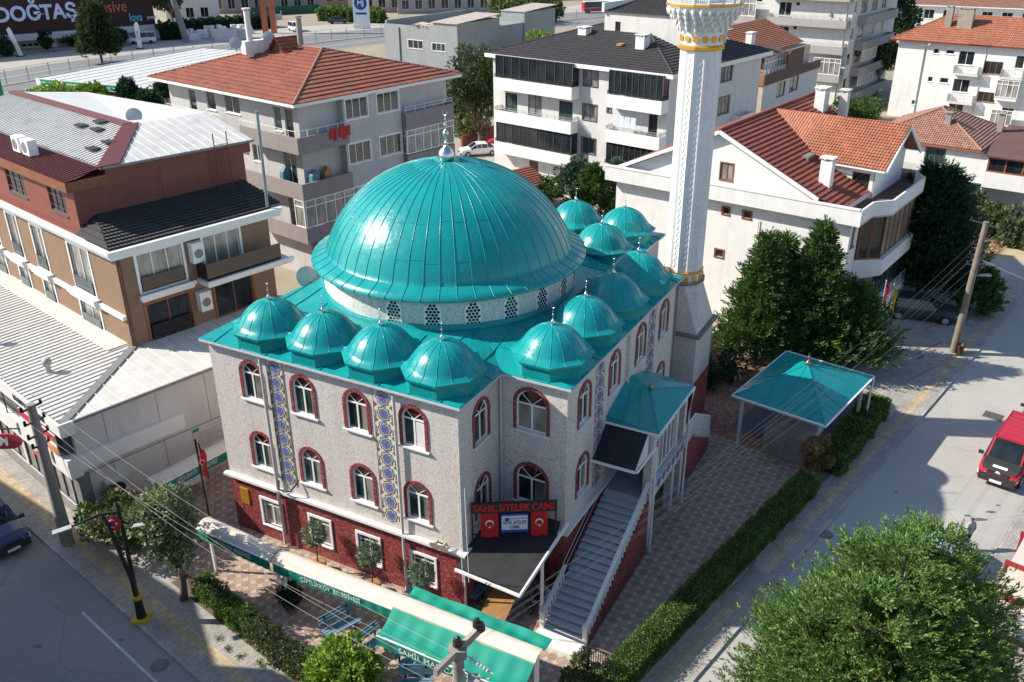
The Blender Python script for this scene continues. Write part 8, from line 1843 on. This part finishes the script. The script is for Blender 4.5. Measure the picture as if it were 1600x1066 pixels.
farbld('building under the long brown tiled roof at the upper right', 1398, 64, -30, 60, 20, 9, 'wall_white', 2, roof='tiles_old')
farbld('distant low building beyond the stone yard', 700, 4, 10, 60, 20, 8, 'wall_steelgrey', 1)
for k in range(9):
    pass
gf = thing('green_fence', 'long dark green hoarding fence beside the far road', 'fence', P(393, 26)); q = MB(); d = P(500, 20) - P(393, 26); q.bar((0, 0, 1.4), (d.x, d.y, 1.4), .2, 2.8); q.build('panel', mat('fence_green', (.01, .09, .06), .6), gf)
wf = thing('white_fence', 'white concrete post fence in front of the stone yard road', 'fence', P(345, 36)); d = P(440, 30) - P(345, 36); q = MB()
for k in range(10): q.bar((d.x * k / 9, d.y * k / 9, 0), (d.x * k / 9, d.y * k / 9, 2.6), .3)
q.bar((0, 0, .8), (d.x, d.y, .8), .2, 1.6); q.build('rail', 'wall_offwhite', wf)
# small tiled roof and courtyard behind the main dome
s0 = P(842, 296, 2.8); o = bld('shed', 'small shed with brown tiled roof among the bushes behind the dome', 'shed', Frame(s0.x - 6, s0.y - 3, 42)); q = MB(); tiled(q, [(0, 0, 2.6), (10, 0, 2.6), (10, 3.5, 3.9), (0, 3.5, 3.9)]); q.build('roof', 'tiles_clay', o); q = MB(); q.box(.3, 9.7, .3, 3.4, 0, 2.5); q.build('wall', 'wall_beige', o)
sheet('sunlit_yard', [P(1420, 372), P(1480, 352), P(1660, 385), P(1680, 480), P(1560, 500), P(1440, 480)], .014, 'concrete_road')  # pale sheet over the shaded yard; sunlight is put into its colour
ground_mat('sand', (.42, .33, .2), (.5, .41, .27), .4)
sheet('bright_sand_patch', [P(1520, 378), P(1570, 372), P(1660, 392), P(1660, 412), P(1590, 408), P(1535, 398)], .02, 'sand')  # sand-toned sheet added to brighten the yard as if sunlit
sheet('parking_court', [P(690, 262), P(800, 262), P(850, 215), P(700, 205)], .01, 'yard_concrete')
sheet('back_yard', [P(690, 300), P(1100, 420), P(1060, 280), P(800, 262)], .006, 'yard_paving')
q = MB(); d = P(800, 205) - P(722, 232); q.bar((0, 0, .9), (d.x, d.y, .9), .3, 1.8); tag(q.build('brick_wall', 'cladding_red', None, P(722, 232)), 'low reddish brick wall behind the parked white saloon', 'wall')
# apartment blocks across the left street, outside the picture; they shade the road
ob = bld('apartment_building', 'plain five storey block across the left street, outside the picture', 'building', GR)
OH = 16; fp = [(-25.3, 39.6), (-27.3, 62), (-40, 62), (-40, -6), (-25.4, -6), (-25.4, 33), (-27.1, 34.9)]
q = MB(); q.prism(fp, 0, OH); q.build('wall', 'wall_offwhite', ob); q = MB(); q.prism([(x - .0, y) for x, y in fp], OH + .01, OH + .3); q.build('roof', 'concrete', ob)
for y in (0, 8, 16, 24, 30): q = MB(); q.box(-33, -31.6, y, y + 1.1, OH + .3, OH + 2.0); q.box(-33.2, -31.4, y - .2, y + 1.3, OH + 2.0, OH + 2.15); q.build('chimney', 'wall_white', ob)
q = MB(); q.box(-26.0, -25.7, -6, 33, OH + .3, OH + .9); q.box(-40, -39.7, -6, 62, OH + .3, OH + .9); q.build('parapet', 'wall_white', ob)
for z in (1.5, 5.2, 8.9, 12.6):
    for y in (-3, 2, 7, 12, 17, 22, 27):
        q = MB(); q.box(-25.39, -25.3, y, y + 2, z, z + 2); w1 = q.build('window', 'white_pvc', ob); q = MB(); q.box(-25.299, -25.28, y + .1, y + 1.9, z + .1, z + 1.9); q.build('pane', 'glass_dark', w1)
